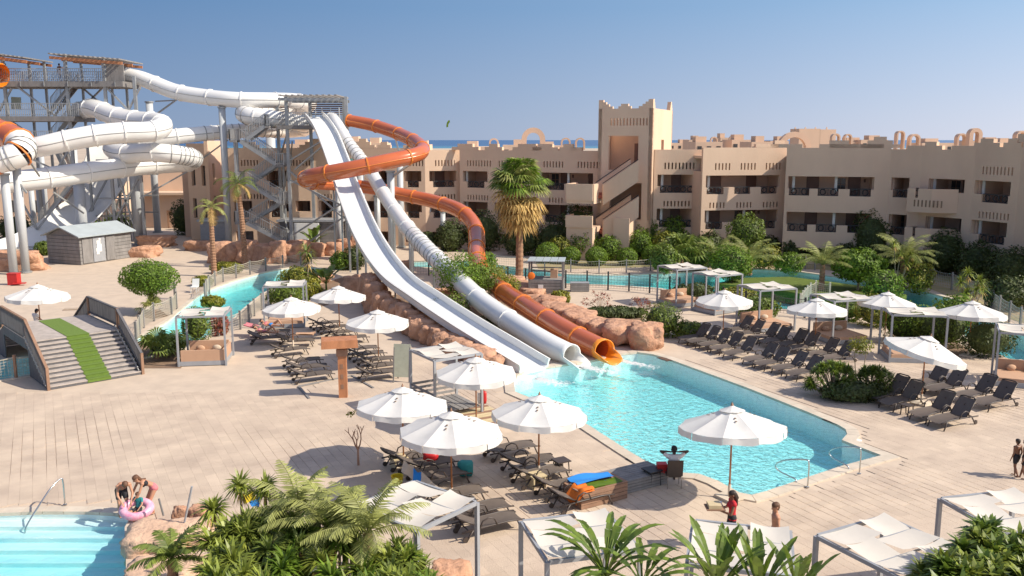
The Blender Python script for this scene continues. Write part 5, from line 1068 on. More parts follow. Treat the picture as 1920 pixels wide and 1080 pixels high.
def crate(c, rz, L, W, Hh, lab, m_='wbrown', top=None, name='wooden_bench', cat='bench', n_=4):
    c = V(c); t = thing(name, lab, cat, c); X = V((cos(rz), sin(rz), 0)); Y = V((-sin(rz), cos(rz), 0)); q = lambda x, y, z: c + X * x + Y * y + V((0, 0, z))
    for i in range(n_):
        z = Hh * (i + .5) / n_; h = Hh / n_ - .015
        for b in (-1, 1): MB().box(q(0, b * (W / 2), z), (L, .03, h), rz).build('plank', m_, t); MB().box(q(b * (L / 2 - .02), 0, z), (.03, W - .04, h), rz).build('plank', m_, t)
    k = max(2, round(W / .14))
    for i in range(k): MB().box(q(0, -W / 2 + W * (i + .5) / k, Hh + .015), (L + .04, W / k - .012, .03), rz).build('top_slat', top or m_, t)
    return t, q
t, q3 = crate(P(1116, 935) + V((0, 0, 0)), GA + .05, 1.75, .95, .52, 'brown slatted wooden box stacked with blue and orange towels')
def cloth_pile(name, lab, f, m_, cat, grp=None, th=.05):
    mb = MB().grid(f, 12, 8); k = len(mb.v); mb.grid(lambda a, b: V(f(a, 1 - b)) - V((0, 0, th)), 12, 8); o = mb.build(name, m_, None, True); return tag(o, lab, cat, grp)
cloth_pile('folded_towel', 'bright blue folded towels on the left top of the wooden box', lambda a, b: q3(-.75 + 1.45 * a, -.1 + .56 * b, .64 + .05 * sin(a * 5) * b + .03 * sin(b * 7 + a * 3)), 'blue', 'towel', 'towels on the wooden box', .1)
cloth_pile('folded_towel', 'orange towel hanging over the left end of the wooden box', lambda a, b: q3(-.98 + .55 * a - .12 * (1 - a), -.55 + .6 * b, .62 - .35 * max(0, .45 - a) * 2 + .04 * sin(b * 8)), 'otowel', 'towel', 'towels on the wooden box', .07)
cloth_pile('folded_towel', 'olive towel under the blue towels on the wooden box', lambda a, b: q3(-.55 + 1.3 * a, -.42 + .4 * b, .575 + .02 * sin(a * 6)), 'hedge', 'towel', 'towels on the wooden box', .03)
crate(P(1186, 912) + V((0, .2, 0)), GA + .05, 2.1, 1.1, .38, 'low dark weathered bench in the parasol shadow beside the wooden box', 'wgrey', 'wgrey')
crate(P(1088, 548) + V((0, .6, 0)), 0, 1.35, .7, .62, 'small dark slatted box on the deck right of the lifeguard hut', 'wgrey', 'cabmetal', 'storage_box', 'box')
# T post
c = P(644, 744); t = thing('carved_post', 'reddish carved wooden T post with a thick slab on top', 'post', c)
MB().box((c.x, c.y, 1.1), (.36, .34, 2.2), .1).build('post', 'carved', t); MB().box((c.x, c.y, 2.0), (.46, .44, .3), .1).build('collar', 'wbrown', t); MB().box((c.x - .1, c.y, 2.42), (1.55, .95, .34), .22, .97).build('slab', 'carved', t)
for z in (.5, .95, 1.4): MB().box((c.x, c.y - .172, z), (.12, .02, .2), .1).build('carving', 'wbrown', t)
c = P(752, 718); t = thing('sign_board', 'tall grey green board leaning between the loungers and the slatted cabana', 'board', c); MB().beam(c + V((0, .1, .25)), c + V((.05, .35, 1.75)), .78, .05, up=V((0, 1, 0))).build('panel', 'olive', t)
for a in (-.36, .36): MB().beam(c + V((a, .05, 0)), c + V((a + .04, .32, 1.6)), .05).build('leg', 'wgrey', t)
# planter strips and platform in front of slatted cabana
c = P(930, 775); mb = None; t = thing('timber_deck', 'low grey timber deck planks beside the pool corner', 'deck', P(920, 770))
for i in range(11): p = P(893, 805) + gn * (i * .24) + V((0, 0, .03)); MB().box(p + gd * .55, (2.3, .22, .05), GA).build('plank', 'wbrown' if i % 3 == 1 else 'wood', t)
t = thing('low_wall', 'low dark edged concrete step around the T post', 'wall', P(600, 735))
for a, b in (((580, 748), (560, 725)), ((560, 725), (660, 705)), ((660, 705), (700, 728))): MB().beam(P(*a) + V((0, 0, .015)), P(*b) + V((0, 0, .015)), .1, .05).build('edge', 'wgrey', t)
# stainless pool rails
def grabrail(pts, lab): pp_ = spline([tuple(p) for p in pts], .06); t = thing('pool_handrail', lab, 'handrail', pts[0] * 1, 'stainless handrails'); MB().tube([V(p) for p in pp_], .024, 8).build('tube', 'chrome', t, True); MB().cyl(V((pts[0].x, pts[0].y, 0)), .06, .03, 10).build('flange', 'chrome', t); return t
def gr(u0, v0, lab):
    p = P(u0, v0); q = P(u0 - 24 if u0 < 1550 else u0 - 22, v0 - 8); o = (q - p).normalized()
    grabrail([p, p + V((0, 0, .8)), p + V((-.04, .02, .9)) + o * .1, p + o * .7 + V((-.1, 0, .72)), p + o * 1.05 + V((-.1, .1, .42)), p + o * .95 + V((-.05, .12, .22)), p + o * .45 + V((0, .1, .12)), p + o * .35 + V((0, .1, -.0))], lab)
gr(1514, 914, 'stainless handrail at the front pool corner, left one'); gr(1611, 889, 'stainless handrail at the front pool corner, right one')
k_ = P(122, 947); grabrail([k_, k_ + V((0, 0, .75)), k_ + V((-.06, -.05, .85)), k_ + V((-.22, -.45, .62)), k_ + V((-.55, -1.1, -.1)), k_ + V((-.6, -1.2, -.35))], 'stainless handrail leading into the paddling pool'); 
# red items by the left parasol
c = P(22, 535); t = thing('red_box', 'red box behind the left parasol', 'box', c); MB().box(c + V((0, .4, .42)), (.75, .6, .84)).build('body', 'red', t); MB().box(c + V((0, .4, .87)), (.8, .65, .06)).build('lid', 'red', t); MB().box(c + V((.55, .1, .15)), (.9, .4, .06), .3).build('tray', 'red', t)
c = P(365, 548); t = thing('white_chair', 'small white chair on the far side of the left river', 'chair', c); MB().box(c + V((0, 0, .4)), (.5, .5, .05)).build('seat', 'sign', t); MB().beam(c + V((0, .25, .4)), c + V((0, .4, .95)), .5, .04, up=V((0, 1, 0))).build('backrest', 'sign', t)
for a in (-.2, .2):
    for b in (-.2, .2): MB().beam(c + V((a, b, 0)), c + V((a, b, .4)), .04).build('leg', 'sign', t)
c = P(133, 580); tag(MB().box((c.x, c.y, .02), (.9, .5, .04), .2).box((c.x, c.y, .05), (.8, .4, .02), .2).build('deck_hatch', 'joint'), 'flat grey hatch on the deck beyond the footbridge', 'hatch')
# ---------------- fences ----------------
def fence(name, lab, px, h=1.0, post='wgrey', net='net', sp=2.4, mesh=.14, sag=.08, solid=False):
    pts = [P(u, v) for u, v in px]; pp_ = [V(p) for p in spline([tuple(p) for p in pts], .4)]; t = thing(name, lab, 'fence', pts[0]); k = max(1, int(sp / .4)); idx = list(range(0, len(pp_), k)); 
    if idx[-1] != len(pp_) - 1: idx.append(len(pp_) - 1)
    for i in idx: p = pp_[i]; MB().beam((p.x, p.y, -.3), (p.x, p.y, h + .12), .11).build('post', post, t)
    for a, b in zip(idx[:-1], idx[1:]):
        A, B = pp_[a], pp_[b]; L = (B - A).length; mb = MB(); n_ = max(2, int(L / mesh)); m_ = max(2, int((h - .15) / mesh)); zz = lambda s, k_: .12 + (h - .12) * k_ / m_ - sag * sin(pi * s) * (k_ / m_)
        for i in range(n_ + 1): s = i / n_; p = A.lerp(B, s); mb.beam((p.x, p.y, zz(s, 0)), (p.x, p.y, zz(s, m_)), .014)
        for k_ in range(m_ + 1):
            for i in range(4): s, s2 = i / 4, (i + 1) / 4; p, p2 = A.lerp(B, s), A.lerp(B, s2); mb.beam((p.x, p.y, zz(s, k_)), (p2.x, p2.y, zz(s2, k_)), .03 if k_ == m_ else .014)
        mb.build('net_panel', net, t)
    return t
fence('rope_fence', 'rope net fence curving along the far bank of the left river', [(385, 562), (392, 545), (415, 530), (440, 522), (480, 512), (530, 503), (585, 495)], 1.05)
fence('rope_fence', 'rope net fence between the footbridge and the round tree', [(256, 642), (272, 612), (300, 597), (330, 585), (328, 560)], 1.05)
fence('rope_fence', 'net fence on the near bank of the left river behind the cabanas', [(345, 640), (400, 632), (442, 622), (466, 605), (485, 585), (525, 560)], 1.0)
fence('rope_fence', 'rope net fence left of the footbridge by the water', [(-60, 722), (0, 715), (22, 710), (66, 705)], 1.0, 'wbrown')
fence('river_fence', 'dark post wire fence on the near bank of the right river', [(735, 520), (790, 516), (862, 520), (930, 530), (1010, 538), (1060, 540), (1097, 541), (1138, 543), (1182, 546), (1226, 550), (1275, 556)], 1.25, 'iron', 'netd', 1.7, .2)
fence('river_fence', 'net fence with pale posts in front of the trimmed hedges', [(880, 498), (960, 502), (1010, 506), (1065, 510), (1145, 512), (1240, 506), (1330, 500), (1440, 500), (1530, 506)], 1.0, 'wgrey', 'net', 2.6, .2)
fence('river_fence', 'grey net fence beyond the far right river bend', [(1712, 528), (1790, 545), (1838, 565), (1870, 590), (1910, 615), (1960, 650)], 1.2, 'wgrey', 'rail', 2.2, .18)
fence('river_fence', 'pale fence on the tip of the lawn island', [(1500, 578), (1515, 560), (1530, 552), (1556, 556)], .9, 'net', 'net', 1.4, .15)
fence('river_fence', 'wire fence beside the cabanas on the right river', [(1355, 572), (1420, 585), (1470, 590), (1530, 598)], 1.15, 'iron', 'netd', 2.0, .2)
# ---------------- rocks ----------------
def rockwall(lab, pts, n_, seed, name='rock_wall', wide=.75):
    """pts: (u, v base, height m)"""
    pp_ = spline([(*P(u, v)[:2], 0, h) for u, v, h in pts], .2); t = thing(name, lab, 'rock wall', pp_[0][:3]); g = random.Random(seed)
    for i in range(n_):
        p = pp_[int((i + .5) / n_ * (len(pp_) - 1))]; L = len(pp_) * .2 / n_; h = p[3] * g.uniform(.88, 1.12)
        mb = MB(); rock(mb, (p[0] + g.uniform(-.1, .1), p[1] + g.uniform(-.1, .25), h * .46), (max(L * .6, wide) * g.uniform(.85, 1.1), max(L * .6, wide) * g.uniform(.85, 1.1), h * .62), seed * 10 + i, 22, 15, .42); mb.build('rock', 'rock', t, True)
    return t
rockwall('long pink sandstone wall along the near side of the open slide', [(690, 570, 2.5), (708, 590, 1.9), (752, 613, 1.45), (802, 640, 1.15), (850, 663, 1.0), (892, 683, .9), (925, 696, .85)], 19, 1, wide=.42)
rockwall('sandstone wall on the right of the orange slide ending at the pool', [(955, 540, .9), (1000, 566, .8), (1045, 588, .8), (1095, 612, .8), (1140, 632, .9), (1180, 648, 1.1)], 12, 2, wide=.5)
rockwall('row of pink rock planters under the small slide tower', [(400, 492, 2.0), (440, 492, 2.0), (480, 494, 1.9), (530, 492, 1.9), (570, 484, 1.7)], 7, 3, wide=.9)
rockwall('pink rock bank behind the small bananas', [(585, 480, 1.4), (625, 478, 1.3), (665, 475, 1.6), (700, 478, 1.5)], 5, 4)
def boulder(u, v, r, lab, seed, z=.4, m_='rock'): c = P(u, v); mb = MB(); rock(mb, (c.x, c.y + r[1] * .6, r[2] * z), r, seed, 34, 22, .42 if m_ == 'rock' else .25); return tag(mb.build('boulder', m_, None, True), lab, 'boulder', 'sandstone boulders')
boulder(1214, 655, (.85, .85, 1.0), 'big squarish boulder where the right rock wall meets the pool', 31)
boulder(918, 698, (.62, .5, .62), 'rounded boulder at the foot of the open slide', 32); boulder(672, 558, (1.0, .9, 1.15), 'tall pink boulder at the left of the open slide', 33); boulder(690, 552, (.5, .5, 1.0), 'boulder tucked against the rock wall top', 34)
boulder(268, 482, (1.3, .8, .8), 'dark flat boulder at the foot of the thick pillar', 35); boulder(292, 462, (1.8, .9, .9), 'pink boulder behind the thick pillar', 36); boulder(372, 470, (1.2, .8, .8), 'brown boulder beside the slim tall pillar', 37); boulder(20, 508, (2.2, 1.2, 1.3), 'pink rock at the left edge behind the red box', 38); boulder(760, 515, (.6, .6, .9), 'pink boulder behind the tube slides', 39); boulder(595, 530, (1.0, .7, .5), 'low rock at the end of the left river', 40); boulder(880, 540, (.9, .6, .4), 'low rock under the slide shrubs', 41); boulder(838, 555, (.9, .6, .4), 'low pink rock right of the open slide', 42)
boulder(285, 1035, (.95, .8, .5), 'flat topped sandstone slab at the edge of the paddling pool', 43, .15, 'slab'); boulder(345, 1025, (.7, .6, .5), 'rounded sandstone slab right of the bathers', 44, .1, 'slab'); boulder(290, 1115, (.95, .7, .5), 'large sandstone rock at the bottom left of the planting', 45, .3, 'slab'); boulder(336, 985, (.2, .16, .42), 'narrow upright rock beside the bathers', 46); boulder(368, 985, (.28, .25, .42), 'second upright rock touching the spiky plants', 47); boulder(838, 1105, (.5, .5, .35), 'small rock at the bottom centre', 48)
# planting beds (soil)
for k_, pl in enumerate([[(1105, 587), (1140, 578), (1200, 585), (1208, 600), (1150, 602), (1108, 598)], [(1520, 735), (1560, 715), (1640, 715), (1668, 738), (1600, 752), (1535, 750)], [(700, 560), (780, 545), (900, 560), (1020, 620), (1090, 665), (960, 690), (860, 640), (760, 600)], [(1010, 506), (1330, 497), (1540, 505), (1700, 525), (1900, 600), (2050, 640), (2050, 500), (1500, 470), (1000, 478)], [(580, 540), (640, 520), (690, 530), (660, 560), (600, 575)], [(255, 640), (270, 690), (340, 690), (345, 655), (300, 640)], [(255, 592), (285, 598), (315, 592), (300, 580), (262, 582)], [(1650, 640), (1700, 610), (1790, 640), (1840, 668), (1760, 668), (1680, 655)]]):
    vs_, tri_ = tess([XY(P(u, v)) for u, v in pl]); s_ = sheet([XY(P(u, v)) for u, v in pl], ZD + .008 + .002 * k_); s_.build('planting_bed', 'soil' if k_ != 3 else mat('garden_bed_bounce', (.40, .30, .17), .95, .4, .5, .5, 8, col2=(.17, .20, .06)), None, kind='structure', zero=1)  # hotel-front bed coloured lighter than soil to bounce light onto the walls
# ---------------- planting ----------------
def bush(u, vb, r, lab, m_='hedge', n_=1500, s=.10, seed=0, zc=None, trunk=True, grp=None, name='shrub', core=True, lump=.12, shell=.22, D=None, low=-1):
    b = P(u, vb) if D is None else V((*Q(u, vb, D)[:2], 0)); rx, ry, rz_ = r; zc = rz_ * .85 if zc is None else zc
    t = thing(name, lab, 'tree' if name.endswith('tree') else 'shrub', b, grp)
    mb = MB(); leaves(mb, (b.x, b.y, zc), r, n_, s, shell, seed, low, lump); mb.build('foliage', m_, t)
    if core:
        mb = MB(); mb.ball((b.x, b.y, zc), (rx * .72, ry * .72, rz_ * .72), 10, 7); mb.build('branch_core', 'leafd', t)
    if zc - rz_ > .05:
        g = random.Random(seed); mb = MB()
        mb.tube([b + V((0, 0, -.05)), b + V((.05, 0, zc * .5)), b + V((-.05, 0, zc))], [.1, .08, .05], 6)
        for k in range(4): a = k * 1.6; mb.tube([b + V((0, 0, zc * .45)), b + V((cos(a) * rx * .5, sin(a) * ry * .5, zc))], [.05, .02], 5)
        mb.build('trunk', 'stem', t)
    return t
def dracaena(b, heads, lab, r=.45, m_='yucca', grp=None, stem=.035, nb=70, bw=.05, skirt=True, name='dracaena', low=-.5):
    b = V(b); t = thing(name, lab, 'plant', b, grp); g = random.Random(int(b.x * 97 + b.y * 31)); sb = MB()
    for k, h in enumerate(heads):
        h = V(h); sb.tube([b + V((0, 0, -.05)), b.lerp(h, .5) + V((g.uniform(-.08, .08), g.uniform(-.08, .08), 0)), h], [stem * 1.3, stem, stem * .8], 6)
        mb = MB(); rosette(mb, h, r, nb, g, bw, low); mb.build('leaf_head', m_, t)
        if skirt: mb = MB(); rosette(mb, h - V((0, 0, r * .25)), r * .8, nb // 4, g, bw * .8, -1, -.3); mb.build('dry_leaves', 'dead', t)
    sb.build('stems', 'stem', t); return t
# trimmed hedge balls on the far river bank
BALLS = [(1027, 492, 1.12, 'leftmost trimmed round hedge ball by the far river'), (1070, 494, .92, 'second trimmed hedge ball from the left'), (1118, 497, 1.0, 'third trimmed hedge ball from the left'), (1175, 497, .95, 'fourth trimmed hedge ball behind the net fence'), (1224, 495, 1.05, 'fifth trimmed hedge ball, right of the stair base')]
for i, (u, v, r, lab) in enumerate(BALLS): bush(u, v, (r, r, r * .9), lab, n_=2600, s=.085, seed=i, grp='trimmed hedge balls', name='hedge_ball', lump=.05, shell=.12)
for i, (u, v, r, lab) in enumerate([(1095, 485, (1.5, 1.2, 1.35), 'rough hedge between the second and third ball'), (1165, 480, (1.7, 1.3, 1.9), 'tall green bush in front of the stair base'), (1212, 482, (1.3, 1.2, 1.7), 'green bush right of the stair tower foot'), (1262, 482, (1.6, 1.3, 1.8), 'round bush below the iron railing bay'), (1245, 515, (1.1, 1.0, 1.2), 'leafy bush leaning over the river fence'), (1372, 530, (1.6, 1.2, 1.3), 'green bush behind the second cabana'), (1395, 500, (1.7, 1.4, 1.7), 'tall rounded tree in front of the sunlit wing')]):
    bush(u, v, r, lab, n_=2600, s=.12, seed=20 + i, zc=r[2] * 1.15 if i < 6 else 3.0, lump=.3, m_='hedge' if i % 2 else 'leaf')
for i, (u, v, r, lab) in enumerate([(1050, 486, (1.3, 1.0, 1.1), 'bright bush filling behind the first two hedge balls'), (1140, 488, (1.2, 1.0, 1.2), 'bright bush between the third and fourth hedge ball'), (1200, 488, (1.1, 1.0, 1.5), 'bright bush between the fourth and fifth hedge ball'), (1245, 492, (1.2, 1.0, 1.5), 'bright bush right of the fifth hedge ball'), (1310, 505, (1.4, 1.1, 1.5), 'yellow green bush beside the big low fan palm'), (1360, 512, (1.6, 1.1, 1.3), 'yellow green hedge behind the second cabana'), (1430, 505, (1.5, 1.0, 1.2), 'green shrub right of the rounded tree'), (1480, 512, (1.3, 1.0, .9), 'green shrub by the far river behind the island fence'), (1655, 560, (1.5, 1.1, 1.1), 'bright shrub under the right dracaena'), (1720, 548, (1.2, 1.0, 1.2), 'bright shrub at the far river bend'), (1790, 620, (1.3, 1.0, 1.1), 'bright shrub under the multi headed dracaena'), (905, 505, (1.2, .9, .8), 'bright shrub at the foot of the orange bend')]):
    bush(u, v, r, lab, 'hedge' if i % 3 else 'leafy', 1900, .11, 700 + i, zc=r[2] * .95, lump=.35, shell=.35)
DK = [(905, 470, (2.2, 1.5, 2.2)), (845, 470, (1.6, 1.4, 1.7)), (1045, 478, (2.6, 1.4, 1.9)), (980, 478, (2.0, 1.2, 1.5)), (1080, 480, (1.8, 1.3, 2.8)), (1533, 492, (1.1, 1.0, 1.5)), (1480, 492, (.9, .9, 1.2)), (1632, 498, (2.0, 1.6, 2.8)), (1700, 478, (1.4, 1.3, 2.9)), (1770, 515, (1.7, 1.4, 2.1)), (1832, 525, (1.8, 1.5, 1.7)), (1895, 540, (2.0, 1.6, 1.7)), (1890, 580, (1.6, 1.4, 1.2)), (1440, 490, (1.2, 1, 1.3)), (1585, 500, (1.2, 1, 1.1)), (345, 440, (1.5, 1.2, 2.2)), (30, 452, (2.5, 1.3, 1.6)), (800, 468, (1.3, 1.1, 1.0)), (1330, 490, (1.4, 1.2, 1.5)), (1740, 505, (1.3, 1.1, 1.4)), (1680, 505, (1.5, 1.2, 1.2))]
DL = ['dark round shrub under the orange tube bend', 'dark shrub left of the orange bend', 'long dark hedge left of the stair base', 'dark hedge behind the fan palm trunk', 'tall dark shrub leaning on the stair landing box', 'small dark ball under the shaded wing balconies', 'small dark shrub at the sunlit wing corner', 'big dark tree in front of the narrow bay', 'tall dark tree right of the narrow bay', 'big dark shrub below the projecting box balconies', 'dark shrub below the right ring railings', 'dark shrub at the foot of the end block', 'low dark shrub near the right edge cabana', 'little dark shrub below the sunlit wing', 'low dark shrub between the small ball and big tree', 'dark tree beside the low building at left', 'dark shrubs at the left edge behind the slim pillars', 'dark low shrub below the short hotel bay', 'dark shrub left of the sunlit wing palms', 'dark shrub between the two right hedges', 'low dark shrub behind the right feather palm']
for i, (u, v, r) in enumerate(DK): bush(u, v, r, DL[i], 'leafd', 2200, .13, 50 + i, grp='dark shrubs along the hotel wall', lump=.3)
for i, (u, v, r, lab, m_) in enumerate([(85, 478, (1.0, .9, .75), 'round green shrub left of the grey kiosk', 'leaf'), (222, 436, (1.8, 1.2, 1.3), 'green shrubs behind the kiosk roof', 'hedge'), (183, 440, (1.2, 1.0, .9), 'low shrub under the white wave slide', 'hedge'), (640, 505, (.95, .9, .85), 'trimmed dark ball left of the tall pink boulder', 'hedge'), (665, 505, (1.0, .9, 1.1), 'dark green bush behind the tall pink boulder', 'leafd'), (560, 540, (1.5, 1.1, .9), 'yellow green shrub at the end of the left river', 'leafy'), (578, 560, (1.0, .9, .9), 'bright yellow shrub right of the back cabana', 'leafy'), (540, 575, (1.4, 1.0, .9), 'dark green shrub behind the back cabana', 'leaf'), (1240, 630, (1.25, 1.1, 1.05), 'round flecked shrub behind the big boulder', 'leaf'), (1290, 632, (.9, .7, .5), 'low spreading shrub beside the leftmost lounger', 'leaf'), (1050, 572, (.7, .6, .55), 'small reddish shrub in front of the lifeguard hut', 'leafy'), (1150, 594, (2.2, .9, .35), 'flat dark hedge mound around the pink bushes', 'leafd'), (1600, 750, (1.5, .8, .45), 'low dark edging under the spiky bushes', 'leafd'), (1585, 600, (1.3, 1.0, .8), 'green hedge behind the fourth cabana', 'hedge'), (1640, 612, (1.3, 1.0, 1.1), 'yellowish hedge left of the fifth cabana', 'leafy'), (1700, 640, (1.7, 1.0, 1.2), 'green hedge under the fifth cabana', 'hedge'), (1765, 650, (1.7, 1.0, 1.3), 'dark green hedge behind the right edge parasol', 'leaf'), (1850, 668, (1.5, 1.0, 1.1), 'dark hedge right of the right edge parasol', 'leafd'), (1420, 595, (1.4, .8, .7), 'dark hedge behind the third cabana', 'leaf'), (1300, 560, (1.6, .8, .6), 'low dark hedge between the first two cabanas', 'leafd'), (1380, 575, (1.5, .8, .7), 'hedge with reddish tips behind the second cabana', 'leafy'), (380, 535, (.8, .7, .4), 'little shrub by the left river fence start', 'leafy'), (425, 512, (1.4, .7, .5), 'low green strip beneath the slender palms', 'leafy'), (400, 575, (.8, .6, .4), 'small green shrub on the left river bank', 'leafy'), (315, 660, (1.0, .7, .5), 'dark undergrowth left of the front cabana', 'leafd'), (370, 640, (.8, .7, 1.1), 'leafy frangipani inside the front left cabana', 'leaf'), (412, 628, (.55, .5, .75), 'pink red croton behind the front left cabana', 'leafr')]):
    bush(u, v, r, lab, m_, int(900 + 900 * r[0]), .1 if v < 600 else .075, 90 + i, lump=.28)
for u, v, lab, m_ in [(1125, 585, 'open twiggy bush with pinkish leaves, the left one', 'leafr'), (1203, 590, 'small red pink leaved bush right of the twiggy one', 'leafr')]:
    b = P(u, v); t = thing('flowering_shrub', lab, 'shrub', b); mb = MB(); sb = MB(); g = random.Random(u)
    for k in range(16):
        a, e, L = g.uniform(0, 6.28), g.uniform(.5, 1.3), g.uniform(.7, 1.4) * (1 if u < 1150 else .9); tip = b + V((cos(a) * cos(e), sin(a) * cos(e), sin(e))) * L; sb.tube([b, b.lerp(tip, .6) + V((0, 0, .1)), tip], [.02, .012, .006], 4)
        leaves(mb, tip, (.22, .22, .18), 26, .06, .9, k)
    sb.build('stems', 'stem', t); mb.build('foliage', m_, t)
# shrubs among the slides
for i, (u, v, r, zc, lab, m_) in enumerate([(868, 590, (1.9, 1.5, 1.5), 2.6, 'feathery bright green tree between the white tube and the orange tube', 'hedge'), (905, 585, (1.3, 1.1, 1.1), 2.2, 'second feathery tree touching the orange tube', 'leaf'), (845, 612, (1.4, 1.0, 1.0), 1.0, 'dense green shrub between the open slide and the tube', 'leaf'), (948, 570, (1.0, .8, .9), 1.2, 'yellowing shrub beside the orange tube', 'leafy'), (905, 625, (1.3, .8, .6), .4, 'dark low shrub under the white tube slide', 'leafd'), (800, 575, (.9, .8, .6), .5, 'low dark shrub right of the open slide', 'leafd'), (975, 645, (1.0, .5, .35), .25, 'low ground shrub between the slide outlets', 'leafd'), (925, 550, (1.1, .8, .8), 1.3, 'yellow green shrub above the orange tube', 'leafy')]):
    bush(u, v, r, lab, m_, int(2200 * r[0]), .085, 200 + i, zc=zc, lump=.45, shell=.6, core=False)
# round tree at left
bush(284, 588, (1.85, 1.6, 1.15), 'round headed bright green tree beside the left river', 'hedge', 5200, .085, 300, zc=2.35, name='round_tree', lump=.12, shell=.3)
g = random.Random(77)
for u, v, n_, w2, h2, lab in [(1562, 740, 70, 1.2, 1.15, 'spiky rounded bush beside the right loungers'), (1638, 738, 46, .9, .95, 'second spiky bush next to the lounger pair')]:
    b = P(u, v); hs_ = []
    for k in range(n_): a, e = g.uniform(0, 6.28), g.uniform(.15, 1.4); hs_.append(b + V((cos(a) * cos(e) * w2, sin(a) * cos(e) * w2 * .8, .15 + sin(e) * h2)))
    dracaena(b, hs_, lab, .36, 'leaf', nb=40, bw=.07, skirt=False, name='spiky_shrub', stem=.02)
b = P(1608, 728); t = thing('small_tree', 'thin two stemmed little tree above the spiky bush', 'tree', b); mb = MB(); 
for a in (-.25, .3): mb.tube([b, b + V((a * .6, 0, .8)), b + V((a, 0, 1.7))], [.03, .025, .015], 5)
mb.build('trunk', 'stem', t); mb = MB(); leaves(mb, b + V((0, 0, 1.95)), (.6, .5, .42), 700, .06, .8, 5); mb.build('foliage', 'leafy', t)
# palms
def palm(b, h, lab, nfr=22, L=2.2, m_='frond', r=.2, lean=(0, 0), dead=4, el=(.0, 1.3), grp='feather palms', nl=34, droop=1.3, name='palm_tree', tr='trunk'):
    b = V(b); t = thing(name, lab, 'palm', b, grp); top = b + V((lean[0], lean[1], h)); n_ = max(4, int(h / .22)); pts = []; rr = []; g = random.Random(int(b.x * 100))
    for i in range(n_ * 2 + 1):
        s = i / (n_ * 2); pts.append(b.lerp(top, s) + V((lean[0] * -.3 * sin(pi * s), 0, 0))); rr.append(r * (1.15 - .3 * s) * (1.12 if i % 2 else .92))
    MB().tube(pts, rr, 9).build('trunk', tr, t)
    for i in range(nfr):
        az = i * 2.4 + g.uniform(-.2, .2); e = el[1] - (el[1] - el[0]) * (i / nfr) ** .8; mb, sb = MB(), MB(); frond(mb, sb, top, az, e, L * g.uniform(.85, 1.1), droop * g.uniform(.8, 1.2), nl, L * .24, g); mb.add(sb.v, sb.f); mb.build('frond', m_ if i < nfr - dead else 'dead', t)
    return t
palm(P(402, 518), 5.6, 'left one of two slender palms with sparse pale fronds', 12, 1.9, 'frondp', .2, dead=3, el=(-.6, 1.4)); palm(P(460, 503), 7.3, 'taller right one of two slender palms by the stair flights', 16, 2.1, 'frond', .22, lean=(-.3, 0), dead=3, el=(-.5, 1.4))
palm(P(1345, 508), 1.2, 'pale feather palm left of the tall rounded tree', 14, 2.6, 'frondp', .2, dead=0, el=(.45, 1.5), droop=.95); palm(P(1405, 516), 1.2, 'feather palm in front of the sunlit wing', 16, 2.9, 'frondp', .2, dead=0, el=(.45, 1.5), droop=.95); palm(P(1540, 545), 1.9, 'grey green feather palm on the lawn island', 20, 2.5, 'frondp', .2, dead=0, el=(.45, 1.5), droop=.95); palm(P(1690, 545), 2.2, 'large feather palm at the right end of the far river', 22, 2.8, 'frondp', .22, dead=0, el=(.45, 1.5), droop=.95)
# fan palm
b = P(974, 527); t = thing('fan_palm', 'tall fan palm with a skirt of dry fronds in front of the hotel', 'palm', b); g = random.Random(4); D_ = b.y; zt = 7.6
MB().tube([b + V((0, 0, -.05))] + [b + V((0, 0, zt * i / 40)) for i in range(1, 41)], [.30 - .10 * i / 40 + (.03 if i % 2 else 0) for i in range(41)], 10).build('trunk', 'trunk', t)
for i in range(60):
    a = i * 2.4; e = g.uniform(-.2, 1.35); d = V((cos(a) * cos(e), sin(a) * cos(e), sin(e))); mb = MB(); fan(mb, b + V((0, 0, zt - .1)), d, 1.45, 1.4, g, 18); mb.build('frond', ('frond', 'hedge', 'frondp')[i % 3], t)
for i in range(80):
    a = i * 2.4 + g.random(); e = g.uniform(-1.25, -.1); d = V((cos(a) * cos(e), sin(a) * cos(e), sin(e))); mb = MB(); dn = g.random() ** 1.3; fan(mb, b + V((0, 0, zt - .3 - dn * 2.0)), d, 1.45 - .6 * dn, 1.35, g, 12); mb.build('dry_frond', 'dead', t)
def fanpalm_low(b, lab, n_=16, L=.9, r=.9, m_='frond', h=.3):
    b = V(b); t = thing('fan_palm', lab, 'palm', b, 'low fan palms'); g = random.Random(int(b.y * 10)); MB().tube([b, b + V((0, 0, h))], [.14, .12], 8).build('trunk', 'trunk', t)
    for i in range(n_):
        a = i * 2.4; e = g.uniform(.1, 1.35); d = V((cos(a) * cos(e), sin(a) * cos(e), sin(e))); mb = MB(); fan(mb, b + V((0, 0, h)), d, L * g.uniform(.7, 1.1), r, g, 14); mb.build('frond', m_, t)
fanpalm_low(P(1278, 508), 'big low fan palm behind the first cabana', 24, 1.5, 1.5, 'frond', 1.0); fanpalm_low(P(295, 672), 'fan palm at the right side of the footbridge', 14, .8, .8); fanpalm_low(P(288, 590), 'little fan palm at the foot of the round tree', 10, .7, .6, 'frondp')
fanpalm_low(P(330, 665), 'dark fan palm between the bridge palm and the front cabana', 10, .6, .7)
